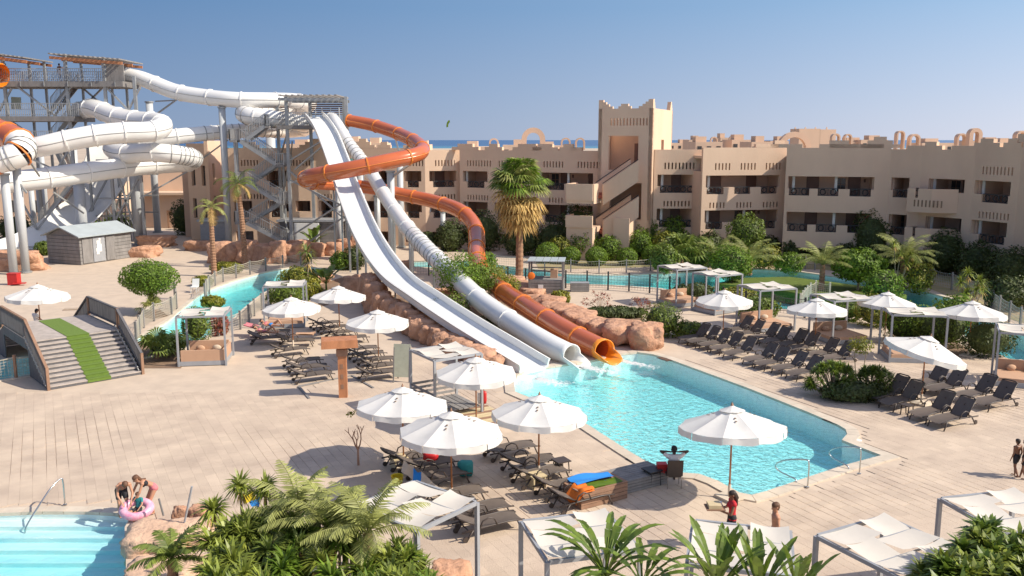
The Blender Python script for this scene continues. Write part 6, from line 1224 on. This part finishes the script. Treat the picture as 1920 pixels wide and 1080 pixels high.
# dracaenas and young palms with stems
b = P(1810, 610); dracaena(b, [b + V((x, y, z)) for x, y, z in ((-.5, 0, 2.6), (0, .2, 3.1), (.6, 0, 2.7), (.3, -.3, 2.2), (.9, .1, 2.2), (-.2, -.2, 2.0))], 'multi headed dracaena at the right above the edge parasol', .62)
b = P(1680, 548); dracaena(b, [b + V((x, y, z)) for x, y, z in ((-.6, -.5, 3.6), (-.1, -.5, 2.9), (.7, -.4, 2.8), (.3, -.6, 2.2), (1.1, -.4, 2.3))], 'tall dracaena with pale stems in front of the right feather palm', .6)
bush(1608, 545, (2.0, 1.5, 1.2), 'broad leaved yellow green tree on the lawn island', 'hedge', 2600, .16, 401, zc=1.9, lump=.25, name='round_tree')
b = P(577, 548); dracaena(b, [b + V((0, 0, 3.0)), b + V((.15, 0, 2.3))], 'shaggy stemmed young palm among the rocks', .9, 'frond', nb=40, bw=.06)
def banana(b, lab, n_=8, L=1.6, W=.35, h=.6, grp='banana like plants', seed=0, m_='banana', spread=.9, tilt=(.5, 1.35)):
    b = V(b); t = thing('banana_plant', lab, 'plant', b, grp); g = random.Random(seed); MB().tube([b + V((0, 0, -.05)), b + V((0, 0, h))], [.1, .035], 7).build('stem', 'banana', t)
    for i in range(n_):
        a = i * 2.4 + g.random() * .5; e = tilt[0] + (tilt[1] - tilt[0]) * g.random(); l = L * g.uniform(.75, 1.15); p = b + V((0, 0, h * (.95 if h > 2 else .6))); hd = V((cos(a), sin(a), 0)); pts = []; 
        for k in range(11): pts.append(p.copy()); ee = e - spread * (k / 10) ** 1.6; p = p + (hd * cos(ee) + V((0, 0, sin(ee)))) * l / 10
        sd = V((-sin(a), cos(a), 0)); mb = MB(); mb.tube(pts[:6], .02, 4, False)
        for k in range(3, 10):
            w0 = W * math.sin(pi * min(1, (k - 2.6) / 7.8)) ** .7 * .5; w1 = W * math.sin(pi * min(1, (k - 1.6) / 7.8)) ** .7 * .5 if k < 9 else .01; up = V((0, 0, .25))
            for s_ in (-1, 1):
                j0 = g.uniform(.7, 1.08); mb.add([pts[k], pts[k + 1], pts[k + 1] + sd * s_ * w1 * j0 + up * w1, pts[k] + sd * s_ * w0 * j0 + up * w0], [(0, 1, 2, 3)])
        mb.build('leaf', m_, t)
    return t
banana(P(612, 548), 'young banana plant beside the tall pink boulder', 9, 2.0, .55, 1.0, seed=2); banana(P(590, 475), 'banana plant in front of the shed under the small tower', 8, 2.2, .5, 1.2, seed=3)
# foreground: banana leaves at the bottom
def rootxy(u, D): q_ = Q(u, 1085, D); return V((q_.x, D, 0))
banana(rootxy(1135, 16.2), 'broad leaved plant in front of the canvas shade below the towel box', 20, 1.6, .19, 2.6, seed=5, spread=1.4, tilt=(.5, 1.3))
banana(rootxy(1205, 16.0), 'arching broad leaves right of the plant below the towel box', 14, 1.5, .17, 2.5, seed=15, spread=1.3, tilt=(.4, 1.2))
banana(rootxy(1345, 15.0), 'upright broad leaved plant below the woman in red', 15, 1.35, .2, 2.95, seed=6, spread=.6, tilt=(.8, 1.45))
banana(rootxy(1425, 14.8), 'upright broad leaved plant below the shirtless man', 12, 1.35, .2, 2.9, seed=8, spread=.5, tilt=(.9, 1.5)); banana(rootxy(1495, 15.0), 'short pointed leaves at the bottom centre right', 6, 1.1, .22, 2.8, seed=9, spread=.4, tilt=(.9, 1.4))
# foreground left mass
g = random.Random(21)
HE = [(450, 912, 18.6, .46, 'tall yucca head in front of the yellow and blue cloth'), (400, 957, 18.0, .48, 'leftmost yucca head above the sandstone slab'), (497, 915, 18.5, .45, 'yucca head right of the yellow cloth')]
for u, v, D, r, lab in HE: h = Q(u, v, D); dracaena((h.x + .1, h.y + .1, 0), [h], lab, r, nb=110, bw=.055)
for i in range(62):
    u = 385 + 430 * g.random(); lo = 950 + 60 * abs((u - 580) / 200) ** 2 if u < 720 else 1000 + (u - 720) * .8; v = lo + (1120 - lo) * g.random() ** .8
    D = 18.2 - (v - 960) / 120 * 2.2; h = Q(u, v, D)
    if h.z < .3: continue
    dracaena((h.x + jit(.2, g), h.y + .2, 0), [h, h + V((jit(.4, g), jit(.4, g), -.35))], 'green yucca in the dense planting at the bottom left', g.uniform(.42, .6), grp='yuccas of the bottom left planting', nb=80, bw=.06, skirt=i % 3 == 0, m_=('yucca', 'frond', 'yucca', 'hedge')[i % 4])
for i, (u, v, D, h_, lab) in enumerate([(615, 985, 17.6, 2.6, 'grey green feather palm rising from the middle of the planting'), (322, 1050, 17.2, 2.0, 'feather palm arching over the sandstone rocks'), (560, 960, 18.2, 2.2, 'slim feather palm beside the tall yucca heads'), (690, 1000, 17.2, 2.4, 'feather palm reaching toward the canvas shade')]):
    c = Q(u, v, D); palm((c.x, c.y, 0), c.z, lab, 16, 1.4 if i != 1 else 1.0, 'frondp' if i != 1 else 'frond', .12, dead=0, el=(.35, 1.45), nl=30, droop=.9, grp='feather palms in the bottom left planting')
for i in range(34):
    u = 1760 + 200 * g.random(); v = 990 + 55 * max(0, (1850 - u) / 90) + 110 * g.random(); D = 17.2 - (v - 960) / 120 * 2.0; h = Q(u, v, D)
    dracaena((h.x, h.y + .2, 0), [h, h + V((jit(.4, g), jit(.4, g), -.3))], 'glossy green bush of pointed leaves at the lower right corner', g.uniform(.4, .5), grp='pointed leaf bushes of the lower right corner', nb=70, bw=.11, skirt=False, m_='yucca' if i % 2 else 'banana')
for i in range(24):
    u = 300 + 500 * g.random(); D = g.uniform(14.5, 16.5); c = Q(u, 1090, D); bush(0, 0, (.8, .7, .7), 'dark undergrowth below the yuccas', 'leafd', 500, .09, 500 + i, zc=max(.5, c.z - .9), grp='undergrowth of the bottom left planting', D=None, core=True) if False else None
mb = MB()
for i in range(60):
    u = g.uniform(360, 800); D = g.uniform(14, 17.8); c = Q(u, 1100, D); leaves(mb, (c.x, c.y, g.uniform(.3, 1.3)), (.7, .7, .6), 160, .11, .8, i)
o = mb.build('undergrowth', 'leafd', None, kind='stuff')
# frangipani bare tree
b = P(672, 872); t = thing('bare_tree', 'bare branched frangipani beside the left middle parasol', 'tree', b); mb = MB(); g = random.Random(9)
def br(p, d, L, r, k):
    q = p + d * L; mb.tube([p, p.lerp(q, .5) + V((jit(.03, g), jit(.03, g), 0)), q], [r, r * .85, r * .7], 5)
    if k:
        for i in range(2 + (k == 3)): a = g.uniform(0, 6.28); br(q, (d * .9 + V((cos(a) * .45, sin(a) * .45, .2))).normalized(), L * .72, r * .68, k - 1)
br(b, V((0, 0, 1)), .55, .045, 3); mb.build('branches', mat('frangipani_bark', (.42, .24, .16), .8, .2, 6), t); mb = MB(); leaves(mb, b + V((-.2, 0, 1.85)), (.2, .2, .15), 40, .06, 1, 3); mb.build('leaf_tuft', 'leafy', t)
# cloths behind the yuccas, towel rope
def sheetcloth(name, lab, pts, m_, cat='towel', grp=None):
    A, B, C, D = [V(p) for p in pts]; f = lambda a, b: A.lerp(B, a).lerp(D.lerp(C, a), b) + V((0, .03 * sin(a * 9 + b * 3), -.05 * sin(pi * a) * (1 - b)))
    mb = MB().grid(f, 10, 6).grid(lambda a, b: f(a, 1 - b) + V((0, .02, 0)), 10, 6); return tag(mb.build(name, m_, None, True), lab, cat, grp)
sheetcloth('yellow_cloth', 'yellow cloth behind the tall yucca heads', [Q(445, 925, 19.5), Q(478, 918, 19.5), Q(480, 936, 19.3), Q(458, 945, 19.3)], 'yellow', 'cloth'); sheetcloth('blue_cloth', 'blue cloth between the yucca heads', [Q(463, 938, 19.4), Q(488, 930, 19.4), Q(486, 952, 19.2), Q(470, 948, 19.2)], 'blue', 'cloth')
sheetcloth('beach_towel', 'beige towel hanging at the front parasol, left end', [Q(757, 862, 25.8), Q(776, 874, 25.6), Q(775, 900, 25.4), Q(752, 884, 25.6)], 'beige', grp='towels under the front parasol'); sheetcloth('beach_towel', 'light blue towel hanging beside the beige one', [Q(775, 878, 25.4), Q(790, 886, 25.2), Q(790, 910, 25.0), Q(774, 902, 25.2)], 'blue', grp='towels under the front parasol'); sheetcloth('beach_towel', 'long beige towel swag under the front parasol', [Q(790, 884, 25.2), Q(840, 925, 24.4), Q(838, 936, 24.2), Q(789, 905, 25.0)], 'beige', grp='towels under the front parasol')
c = P(808, 888); t = thing('beach_bag', 'red patterned beach bag on the lounger under the front parasol', 'bag', c); mb = MB(); rock(mb, (c.x, c.y, .62), (.26, .18, .16), 7, 12, 8, .2); mb.build('bag', 'red', t, True)
c = P(873, 893); t = thing('beach_bag', 'dark teal bag with green pattern at the foot of the bagged lounger', 'bag', c); mb = MB(); rock(mb, (c.x, c.y, .3), (.25, .2, .28), 8, 12, 8, .2); mb.build('bag', 'tealc', t, True)
c = P(745, 912); t = thing('yellow_bucket', 'yellow bucket behind the canvas shade', 'bucket', c); MB().lathe(c, [(.15, 0), (.2, .35), (.21, .37), (.18, .36), (.14, .03)], 12).build('bucket', 'yellow', t)
c = P(907, 772); t = thing('hanging_clothes', 'red and white clothes hanging behind the pool corner parasol', 'clothes', c); MB().beam(c, c + V((0, 0, 1.1)), .04).build('hook_pole', 'ppole', t); mb = MB(); rock(mb, (c.x, c.y - .05, .65), (.13, .08, .3), 3, 10, 8, .2); mb.build('red_cloth', 'red', t, True); mb = MB(); rock(mb, (c.x - .18, c.y - .05, .6), (.08, .05, .25), 4, 10, 8, .2); mb.build('white_cloth', 'cloth', t, True)
# ---------------- people ----------------
def cone(mb, a, b, r0, r1, n_=10, flat=1., fdir=None):
    """tapered limb with round ends; flat squashes across fdir"""
    a, b = V(a), V(b); d = (b - a); L = d.length
    if L < 1e-5: d = V((0, 0, 1))
    d.normalize(); x = d.cross(V((0, 1, 0)));
    if x.length < .2: x = d.cross(V((1, 0, 0)))
    x.normalize(); y = d.cross(x); k0 = len(mb.v); rows = []
    for t in (-1, -.7, -.3): rows.append((a + d * r0 * t, r0 * math.sqrt(max(.0004, 1 - t * t))))
    rows.append((a, r0)); rows.append((a.lerp(b, .5), (r0 + r1) / 2)); rows.append((b, r1))
    for t in (.3, .7, 1): rows.append((b + d * r1 * t, r1 * math.sqrt(max(.0004, 1 - t * t))))
    for c, r in rows:
        for k in range(n_):
            o = x * cos(2 * pi * k / n_) * r + y * sin(2 * pi * k / n_) * r
            if fdir is not None: o = o - fdir * o.dot(fdir) * (1 - flat)
            mb.v.append(tuple(c + o))
    for i in range(len(rows) - 1):
        for k in range(n_):
            p = k0 + i * n_ + k; q = k0 + i * n_ + (k + 1) % n_; mb.f.append((p, q, q + n_, p + n_))
    mb.f.append(tuple(k0 + k for k in range(n_))[::-1]); mb.f.append(tuple(k0 + (len(rows) - 1) * n_ + k for k in range(n_)))
DEF = dict(pelvis=(0, 0, .95), waist=(0, .0, 1.12), chest=(0, 0, 1.33), neck=(0, 0, 1.48), head=(0, .02, 1.62), lsh=(-.19, 0, 1.42), rsh=(.19, 0, 1.42), lel=(-.25, -.03, 1.13), rel=(.25, -.03, 1.13), lha=(-.27, .05, .88), rha=(.27, .05, .88), lhip=(-.09, 0, .92), rhip=(.09, 0, .92), lkn=(-.10, .03, .50), rkn=(.10, .03, .50), lan=(-.11, 0, .09), ran=(.11, 0, .09))
def person(loc, rz, lab, pose={}, h=1.72, skin='skin', hair='hair', wear=(), longhair=False, fem=False, name='person', group=None, look=0.):
    J = {k: V(v) for k, v in {**DEF, **pose}.items()}; s = h / 1.75; loc = V(loc); t = thing(name, lab, 'person', (0, 0, 0), group)
    F_ = V((0, 1, 0)); up = (J['head'] - J['neck']).normalized(); tor = (J['neck'] - J['pelvis']).normalized(); rgt = (J['rsh'] - J['lsh']).normalized(); fw = tor.cross(rgt) * -1
    if fw.length < .1: fw = F_
    fw.normalize(); fw = -fw if (J['lsh'] - J['rsh']).cross(tor).dot(fw) < 0 else fw
    hf = (Matrix.Rotation(look, 3, up) @ fw); hf = (hf - up * hf.dot(up)).normalized(); hs = hf.cross(up)
    sw = .92 if fem else 1.
    def torso(mb, e=0., lo='pelvis', hi='neck'):
        cone(mb, J['pelvis'] - rgt * .06, J['pelvis'] + rgt * .06, .125 + e, .125 + e, 12, .82, fw); cone(mb, J['pelvis'], J['waist'], .135 + e, .118 * sw + e, 12, .78, fw)
        cone(mb, J['waist'], J['chest'], .122 * sw + e, .148 * sw + e, 12, .74, fw); cone(mb, J['chest'] - rgt * .07 + tor * .03, J['chest'] + rgt * .07 + tor * .03, .112 * sw + e, .112 * sw + e, 12, .9, fw); cone(mb, J['lsh'], J['rsh'], .062 + e, .062 + e, 10)
        if fem:
            for k in (-1, 1): cone(mb, J['chest'] + rgt * .07 * k + fw * .08 - tor * .02, J['chest'] + rgt * .07 * k + fw * .085, .055 + e, .05 + e)
    mb = MB(); torso(mb); cone(mb, J['neck'] - tor * .06, J['head'] - up * .06, .058, .052)
    H_ = J['head']; cone(mb, H_ + up * .035 - hf * .015, H_ + up * .035 + hf * .012, .088, .084, 12); cone(mb, H_ - up * .035 + hf * .03, H_ - up * .065 + hf * .035, .062, .045, 10)
    cone(mb, H_ + up * .01 + hf * .09, H_ - up * .018 + hf * .112, .010, .014, 6); 
    for k in (-1, 1): cone(mb, H_ + hs * .088 * k + up * .02 - hf * .01, H_ + hs * .09 * k - up * .015 - hf * .005, .016, .012, 6)
    cone(mb, H_ - up * .045 + hf * .088 - hs * .015, H_ - up * .045 + hf * .088 + hs * .015, .009, .009, 6)
    for k, a in (('l', -1), ('r', 1)):
        sh, el, ha = J[k + 'sh'], J[k + 'el'], J[k + 'ha']; cone(mb, sh, el, .050 * sw, .038); cone(mb, el, ha, .040, .026)
        fd = (ha - el).normalized(); sd = fd.cross(V((0, 0, 1)));
        if sd.length < .3: sd = fd.cross(V((0, 1, 0)))
        sd.normalize(); pn_ = sd.cross(fd); palm_ = ha + fd * .07; cone(mb, ha + fd * .02, palm_, .030, .036, 8, .6, pn_)
        for i, (o, l) in enumerate(((-.030, .062), (-.010, .075), (.011, .07), (.030, .055))):
            b0 = palm_ + sd * o + fd * .015; b1 = b0 + fd * l * .6 + pn_ * .006; b2 = b1 + (fd * .8 - pn_ * .6).normalized() * l * .45; cone(mb, b0, b1, .0095, .009, 6); cone(mb, b1, b2, .009, .0075, 6)
        th = ha + fd * .035 + sd * -.03; cone(mb, th, th + (fd * .6 - sd * .8).normalized() * .055, .012, .009, 6)
        hip, kn, an = J[k + 'hip'], J[k + 'kn'], J[k + 'an']; cone(mb, hip, kn, .088, .056); cone(mb, kn, kn.lerp(an, .35), .054, .055); cone(mb, kn.lerp(an, .35), an, .055, .034)
        ft = V(pose.get(k + 'toe', tuple(an + F_ * .15 + V((0, 0, -.055))))); cone(mb, an + V((0, 0, -.05)), ft, .036, .032, 8, .75, V((0, 0, 1)))
    def fin(mb, nm, m_, vox=.011, rem=True, par=None):
        mb.v = [tuple(loc + Matrix.Rotation(rz, 3, 'Z') @ (V(p) * s)) for p in mb.v]; o = mb.build(nm, m_, par or t, True)
        if rem: md = o.modifiers.new('remesh', 'REMESH'); md.mode = 'VOXEL'; md.voxel_size = vox; md.use_smooth_shade = True; sm_ = o.modifiers.new('smooth', 'SMOOTH'); sm_.iterations = 3; sm_.factor = .5
        return o
    body_ = fin(mb, 'body', skin, .0095)
    mb = MB()
    for k in (-1, 1): cone(mb, H_ + up * .018 + hf * .088 + hs * .032 * k, H_ + up * .018 + hf * .09 + hs * .032 * k, .009, .008, 6)
    fin(mb, 'eyes', 'black', rem=False, par=body_)
    mb = MB(); cone(mb, H_ + up * .055 - hf * .03, H_ + up * .06 + hf * .01, .094, .09, 12); cone(mb, H_ - hf * .045 + up * .0, H_ - hf * .04 - up * .04, .075, .055, 10)
    if longhair: cone(mb, H_ - hf * .06, J['neck'] - hf * .10 - up * .02, .07, .05); cone(mb, J['neck'] - hf * .10, J['chest'] - fw * .12, .05, .03)
    if longhair == 'pony': cone(mb, H_ - hf * .1 + up * .02, H_ - hf * .15 - up * .1, .045, .03)
    fin(mb, 'hair', hair)
    for w_, m_ in wear:
        mb = MB()
        if w_ in ('shorts', 'skirt', 'bikini', 'trunks'):
            e = .014; cone(mb, J['pelvis'] - rgt * .06 + tor * .02, J['pelvis'] + rgt * .06 + tor * .02, .125 + e, .125 + e, 12, .82, fw); cone(mb, J['pelvis'] + tor * .02, J['pelvis'].lerp(J['waist'], .3), .135 + e, .13 + e, 12, .8, fw)
            ln = dict(shorts=.55, skirt=.5, bikini=.04, trunks=.4)[w_]
            for k in 'lr': a = J[k + 'hip']; cone(mb, a, a.lerp(J[k + 'kn'], ln), .088 + e, (.075 if w_ != 'skirt' else .09) + e)
            if w_ == 'skirt': m1 = (J['lhip'] + J['rhip']) / 2; m2 = (J['lhip'].lerp(J['lkn'], ln) + J['rhip'].lerp(J['rkn'], ln)) / 2; cone(mb, m1, m2, .13, .13)
            fin(mb, 'shorts' if w_ != 'skirt' else 'skirt', m_, .013)
        if w_ in ('shirt', 'vest'):
            torso(mb, .014)
            for k in 'lr': a = J[k + 'sh']; cone(mb, a, a.lerp(J[k + 'el'], .5 if w_ == 'shirt' else .06), .066, .056)
            fin(mb, 'shirt', m_, .013)
        if w_ == 'top':
            for k in (-1, 1): cone(mb, J['chest'] + rgt * .07 * k + fw * .09 - tor * .02, J['chest'] + rgt * .07 * k + fw * .095, .058, .05)
            cone(mb, J['chest'] - rgt * .1 - tor * .02, J['chest'] + rgt * .1 - tor * .02, .105, .105, 12, .88, fw); fin(mb, 'swim_top', m_, .013)
    t.location = (0, 0, 0); return t
# waitress with tray, facing left
person(P(1370, 1030), pi / 2, 'woman in a red top and dark skirt carrying a box on a tray', dict(rel=(.27, .1, 1.16), rha=(.12, .34, 1.2), lel=(-.27, .1, 1.16), lha=(-.12, .34, 1.2), lkn=(-.1, .1, .5), lan=(-.1, .1, .09), ran=(.1, -.12, .09)), 1.68, 'skinm', 'hair', (('skirt', 'black'), ('vest', 'shirt')), 'pony', True)
c = P(1370, 1030); t = thing('serving_tray', 'tray with a pale box carried by the woman in red', 'tray', (c.x - .45, c.y, 1.18)); MB().box((c.x - .48, c.y, 1.21), (.5, .42, .03)).build('tray', 'wbrown', t); MB().box((c.x - .5, c.y, 1.28), (.34, .34, .1)).build('box', 'wood', t); MB().cyl((c.x - .3, c.y + .1, 1.225), .04, .1, 10).build('cup', 'sign', t)
person(P(1450, 1062), pi * .47, 'shirtless man with short brown hair seen from the side behind the canvas shade', dict(lkn=(-.1, .14, .52), lan=(-.1, .18, .09), ran=(.1, -.16, .1)), 1.76, 'skin', 'hairb', (('shorts', 'black'),), look=.25)
person(P(1903, 894), pi * .12, 'tanned boy in black shorts walking at the right edge', dict(rkn=(.1, .12, .52), ran=(.1, .1, .1), lan=(-.1, -.2, .14), lkn=(-.1, -.02, .5)), 1.3, 'skinm', 'hair', (('shorts', 'black'),))
person(P(1918, 898), pi * .3, 'second boy cut by the right edge beside the tanned boy', dict(ran=(.1, .12, .09), lan=(-.1, -.1, .09)), 1.35, 'skinm', 'hair', (('shorts', 'black'),))
# seated man, hands behind head, back to the camera
c = P(1262, 912); sit = dict(pelvis=(0, 0, .52), waist=(0, -.02, .69), chest=(0, -.04, .90), neck=(0, -.03, 1.05), head=(0, 0, 1.19), lsh=(-.19, -.04, 1.0), rsh=(.19, -.04, 1.0), lel=(-.42, -.02, 1.16), rel=(.42, -.02, 1.16), lha=(-.14, -.09, 1.17), rha=(.14, -.09, 1.17), lhip=(-.09, .02, .5), rhip=(.09, .02, .5), lkn=(-.13, .45, .5), rkn=(.13, .45, .5), lan=(-.13, .5, .09), ran=(.13, .5, .09))
person(c, 0, 'man in a white shirt sitting with hands behind his head facing the pool', sit, 1.8, 'skind', 'black', (('shirt', 'cloth'), ('shorts', 'black')))
t = thing('chair', 'dark backed metal chair under the man facing the pool', 'chair', c)
MB().box(c + V((0, .02, .42)), (.48, .48, .05)).build('seat', 'lounger', t); MB().beam(c + V((0, -.24, .45)), c + V((0, -.30, .98)), .5, .035, up=V((0, 1, 0))).build('backrest', 'lounger', t)
for a in (-.22, .22):
    for b, q_ in ((-.22, .44), (.22, .44)): MB().beam(c + V((a, b, 0)), c + V((a, b, q_)), .03).build('leg', 'chrome', t)
c = P(1240, 905); t = thing('cool_box', 'small red box on a stand beside the seated man', 'box', c); MB().box(c + V((0, 0, .52)), (.32, .28, .3)).build('body', 'red', t)
for a in (-.12, .12):
    for b in (-.1, .1): MB().beam(c + V((a, b, 0)), c + V((a, b, .38)), .025).build('leg', 'chrome', t)
# bathers with pink ring
bend = dict(pelvis=(0, -.12, .86), waist=(0, .0, 1.0), chest=(0, .2, 1.12), neck=(0, .36, 1.17), head=(0, .48, 1.22), lsh=(-.18, .3, 1.14), rsh=(.18, .3, 1.14), lel=(-.22, .42, .88), rel=(.22, .42, .88), lha=(-.14, .55, .68), rha=(.14, .55, .68), lhip=(-.09, -.1, .84), rhip=(.09, -.1, .84), lkn=(-.12, .08, .48), rkn=(.12, .08, .48), lan=(-.12, -.02, .09), ran=(.12, -.02, .09))
person(P(232, 968) + V((0, 0, 0)), -2.5, 'person with short hair bending over the pink ring, left one of the bathers', bend, 1.62, 'skin', 'hairb', (('shorts', 'black'),))
person(P(285, 962), 2.3, 'woman with long brown hair in a coral swimsuit holding the pink ring', {**bend, 'head': (0, .42, 1.28)}, 1.6, 'skin', 'hairb', (('bikini', 'pinkc'), ('top', 'black')), True, True)
rc_ = P(245, 985) + V((.05, .35, .35)); 
sitk = dict(sit); person(rc_ + V((0, .12, -.38)), pi * .9, 'small child in a teal top sitting in the pink ring', {k: v for k, v in {**sit, 'lel': (-.27, .05, .8), 'rel': (.27, .05, .8), 'lha': (-.25, .25, .66), 'rha': (.25, .25, .66)}.items()}, 1.12, 'skin', 'hairb', (('shirt', 'tealc'), ('shorts', 'black')))
mb = MB(); n1, n2 = 28, 12
for i in range(n1):
    for k in range(n2):
        a, b = 2 * pi * i / n1, 2 * pi * k / n2; r = .36 + .13 * cos(b); x, y, z = r * cos(a), r * sin(a) * .8, .13 * sin(b); p = Matrix.Rotation(.45, 3, 'X') @ V((x, y, z)); mb.v.append(tuple(rc_ + Matrix.Rotation(.4, 3, 'Z') @ p))
for i in range(n1):
    for k in range(n2): mb.f.append((i * n2 + k, ((i + 1) % n1) * n2 + k, ((i + 1) % n1) * n2 + (k + 1) % n2, i * n2 + (k + 1) % n2))
tag(mb.build('swim_ring', 'pink', None, True), 'pink patterned inflatable swim ring held at the paddling pool edge', 'swim ring')
# poles by the rocks
for (u, v), (u2, v2), lab in [((308, 985), (298, 935), 'left thin grey pole on the sandstone slab'), ((345, 1010), (360, 912), 'blue wrapped pole on the sandstone slab')]:
    a = P(u, v); b = Q(u2, v2, a.y); a.z = .3; t = thing('parasol_pole', lab, 'pole', a); MB().tube([a, b], .03, 8).build('shaft', 'wgrey' if u < 320 else 'cabmetal', t); 
# man under left parasol
c = P(70, 622) + V((0, 0, .02)); person(c, -.5, 'man in a white shirt and red shorts sitting beside the left parasol pole', {**sit, 'lel': (-.25, .05, .78), 'rel': (.25, .05, .78), 'lha': (-.15, .3, .62), 'rha': (.15, .3, .62), 'head': (0, .06, 1.19)}, 1.75, 'skinm', 'black', (('shirt', 'cloth'), ('shorts', 'shirt')))
t = thing('stool', 'low stool under the man by the left parasol', 'stool', c); MB().box(c + V((0, 0, .36)), (.4, .4, .06), -.5).build('seat', 'wood', t)
for a in (-.15, .15):
    for b in (-.15, .15): MB().beam(c + V((a, b, 0)), c + V((a, b, .34)), .04).build('leg', 'wood', t)
# sunbathers lying on the loungers (head left)
lie = dict(pelvis=(0, 0, .12), waist=(0, -.17, .13), chest=(0, -.38, .18), neck=(0, -.52, .24), head=(0, -.65, .32), lsh=(-.19, -.47, .2), rsh=(.19, -.47, .2), lel=(-.3, -.25, .12), rel=(.3, -.25, .12), lha=(-.22, 0, .14), rha=(.25, 0, .12), lhip=(-.09, .05, .12), rhip=(.09, .05, .12), lkn=(-.1, .42, .42), rkn=(.12, .45, .12), lan=(-.1, .66, .1), ran=(.12, .86, .1), ltoe=(-.1, .8, .1), rtoe=(.12, .9, .24))
c = P(498, 637); person((c.x, c.y, .36), rad(-105), 'sunbather in pink lying on a lounger by the river fence, knee raised', lie, 1.66, 'skin', 'hairb', (('bikini', 'pinkc'), ('top', 'pinkc')), False, True)
c = P(505, 628); person((c.x, c.y + .55, .36), rad(-105), 'second sunbather lying behind the one in pink', lie, 1.66, 'skin', 'hair', (('bikini', 'blue'), ('top', 'pinkc')), False, True); table(P(515, 629), 'lounger base under the second sunbather', s=1.6, h=.38) if False else None
put(LL, P(541, 629) - gd * .95 + V((0, .1, 0)), GA + pi - .3, 'lounger under the second sunbather, farther from the camera', 'brown loungers on the left deck', 1.0)
cp = P(472, 630); cloth_pile('pink_towel', 'pink towel over the head end of the sunbather lounger', lambda a, b: cp + V((-.35 + .7 * a, -.3 + .7 * b, .52 + .18 * (1 - a) + .03 * sin(b * 9))), 'pinkc', 'towel')
cp2 = P(568, 640); cloth_pile('beige_towel', 'beige towel spread on the lounger under the second parasol', lambda a, b: cp2 + V((-.4 + 1.0 * a, -.3 + .6 * b + .25 * a, .43 + .03 * sin(b * 9 + a * 4))), 'cushion', 'towel')
# riders on the tower
zt_ = Q(113, 152, 92.4); person((zt_.x, 92.4, zt_.z), -.3, 'person in white shorts standing on the top deck of the left tower', dict(rel=(.3, .15, 1.3), rha=(.15, .35, 1.4)), 1.75, 'skinm', 'hair', (('shorts', 'cloth'),)); zt_ = Q(12, 152, 92.4); person((zt_.x, 92.4, zt_.z), 0, 'person in a white shirt by the orange slide start on the top deck', {}, 1.75, 'skinm', 'hair', (('shirt', 'cloth'), ('shorts', 'black')))
for o in bpy.data.objects:
    if '_o' in o: del o['_o']
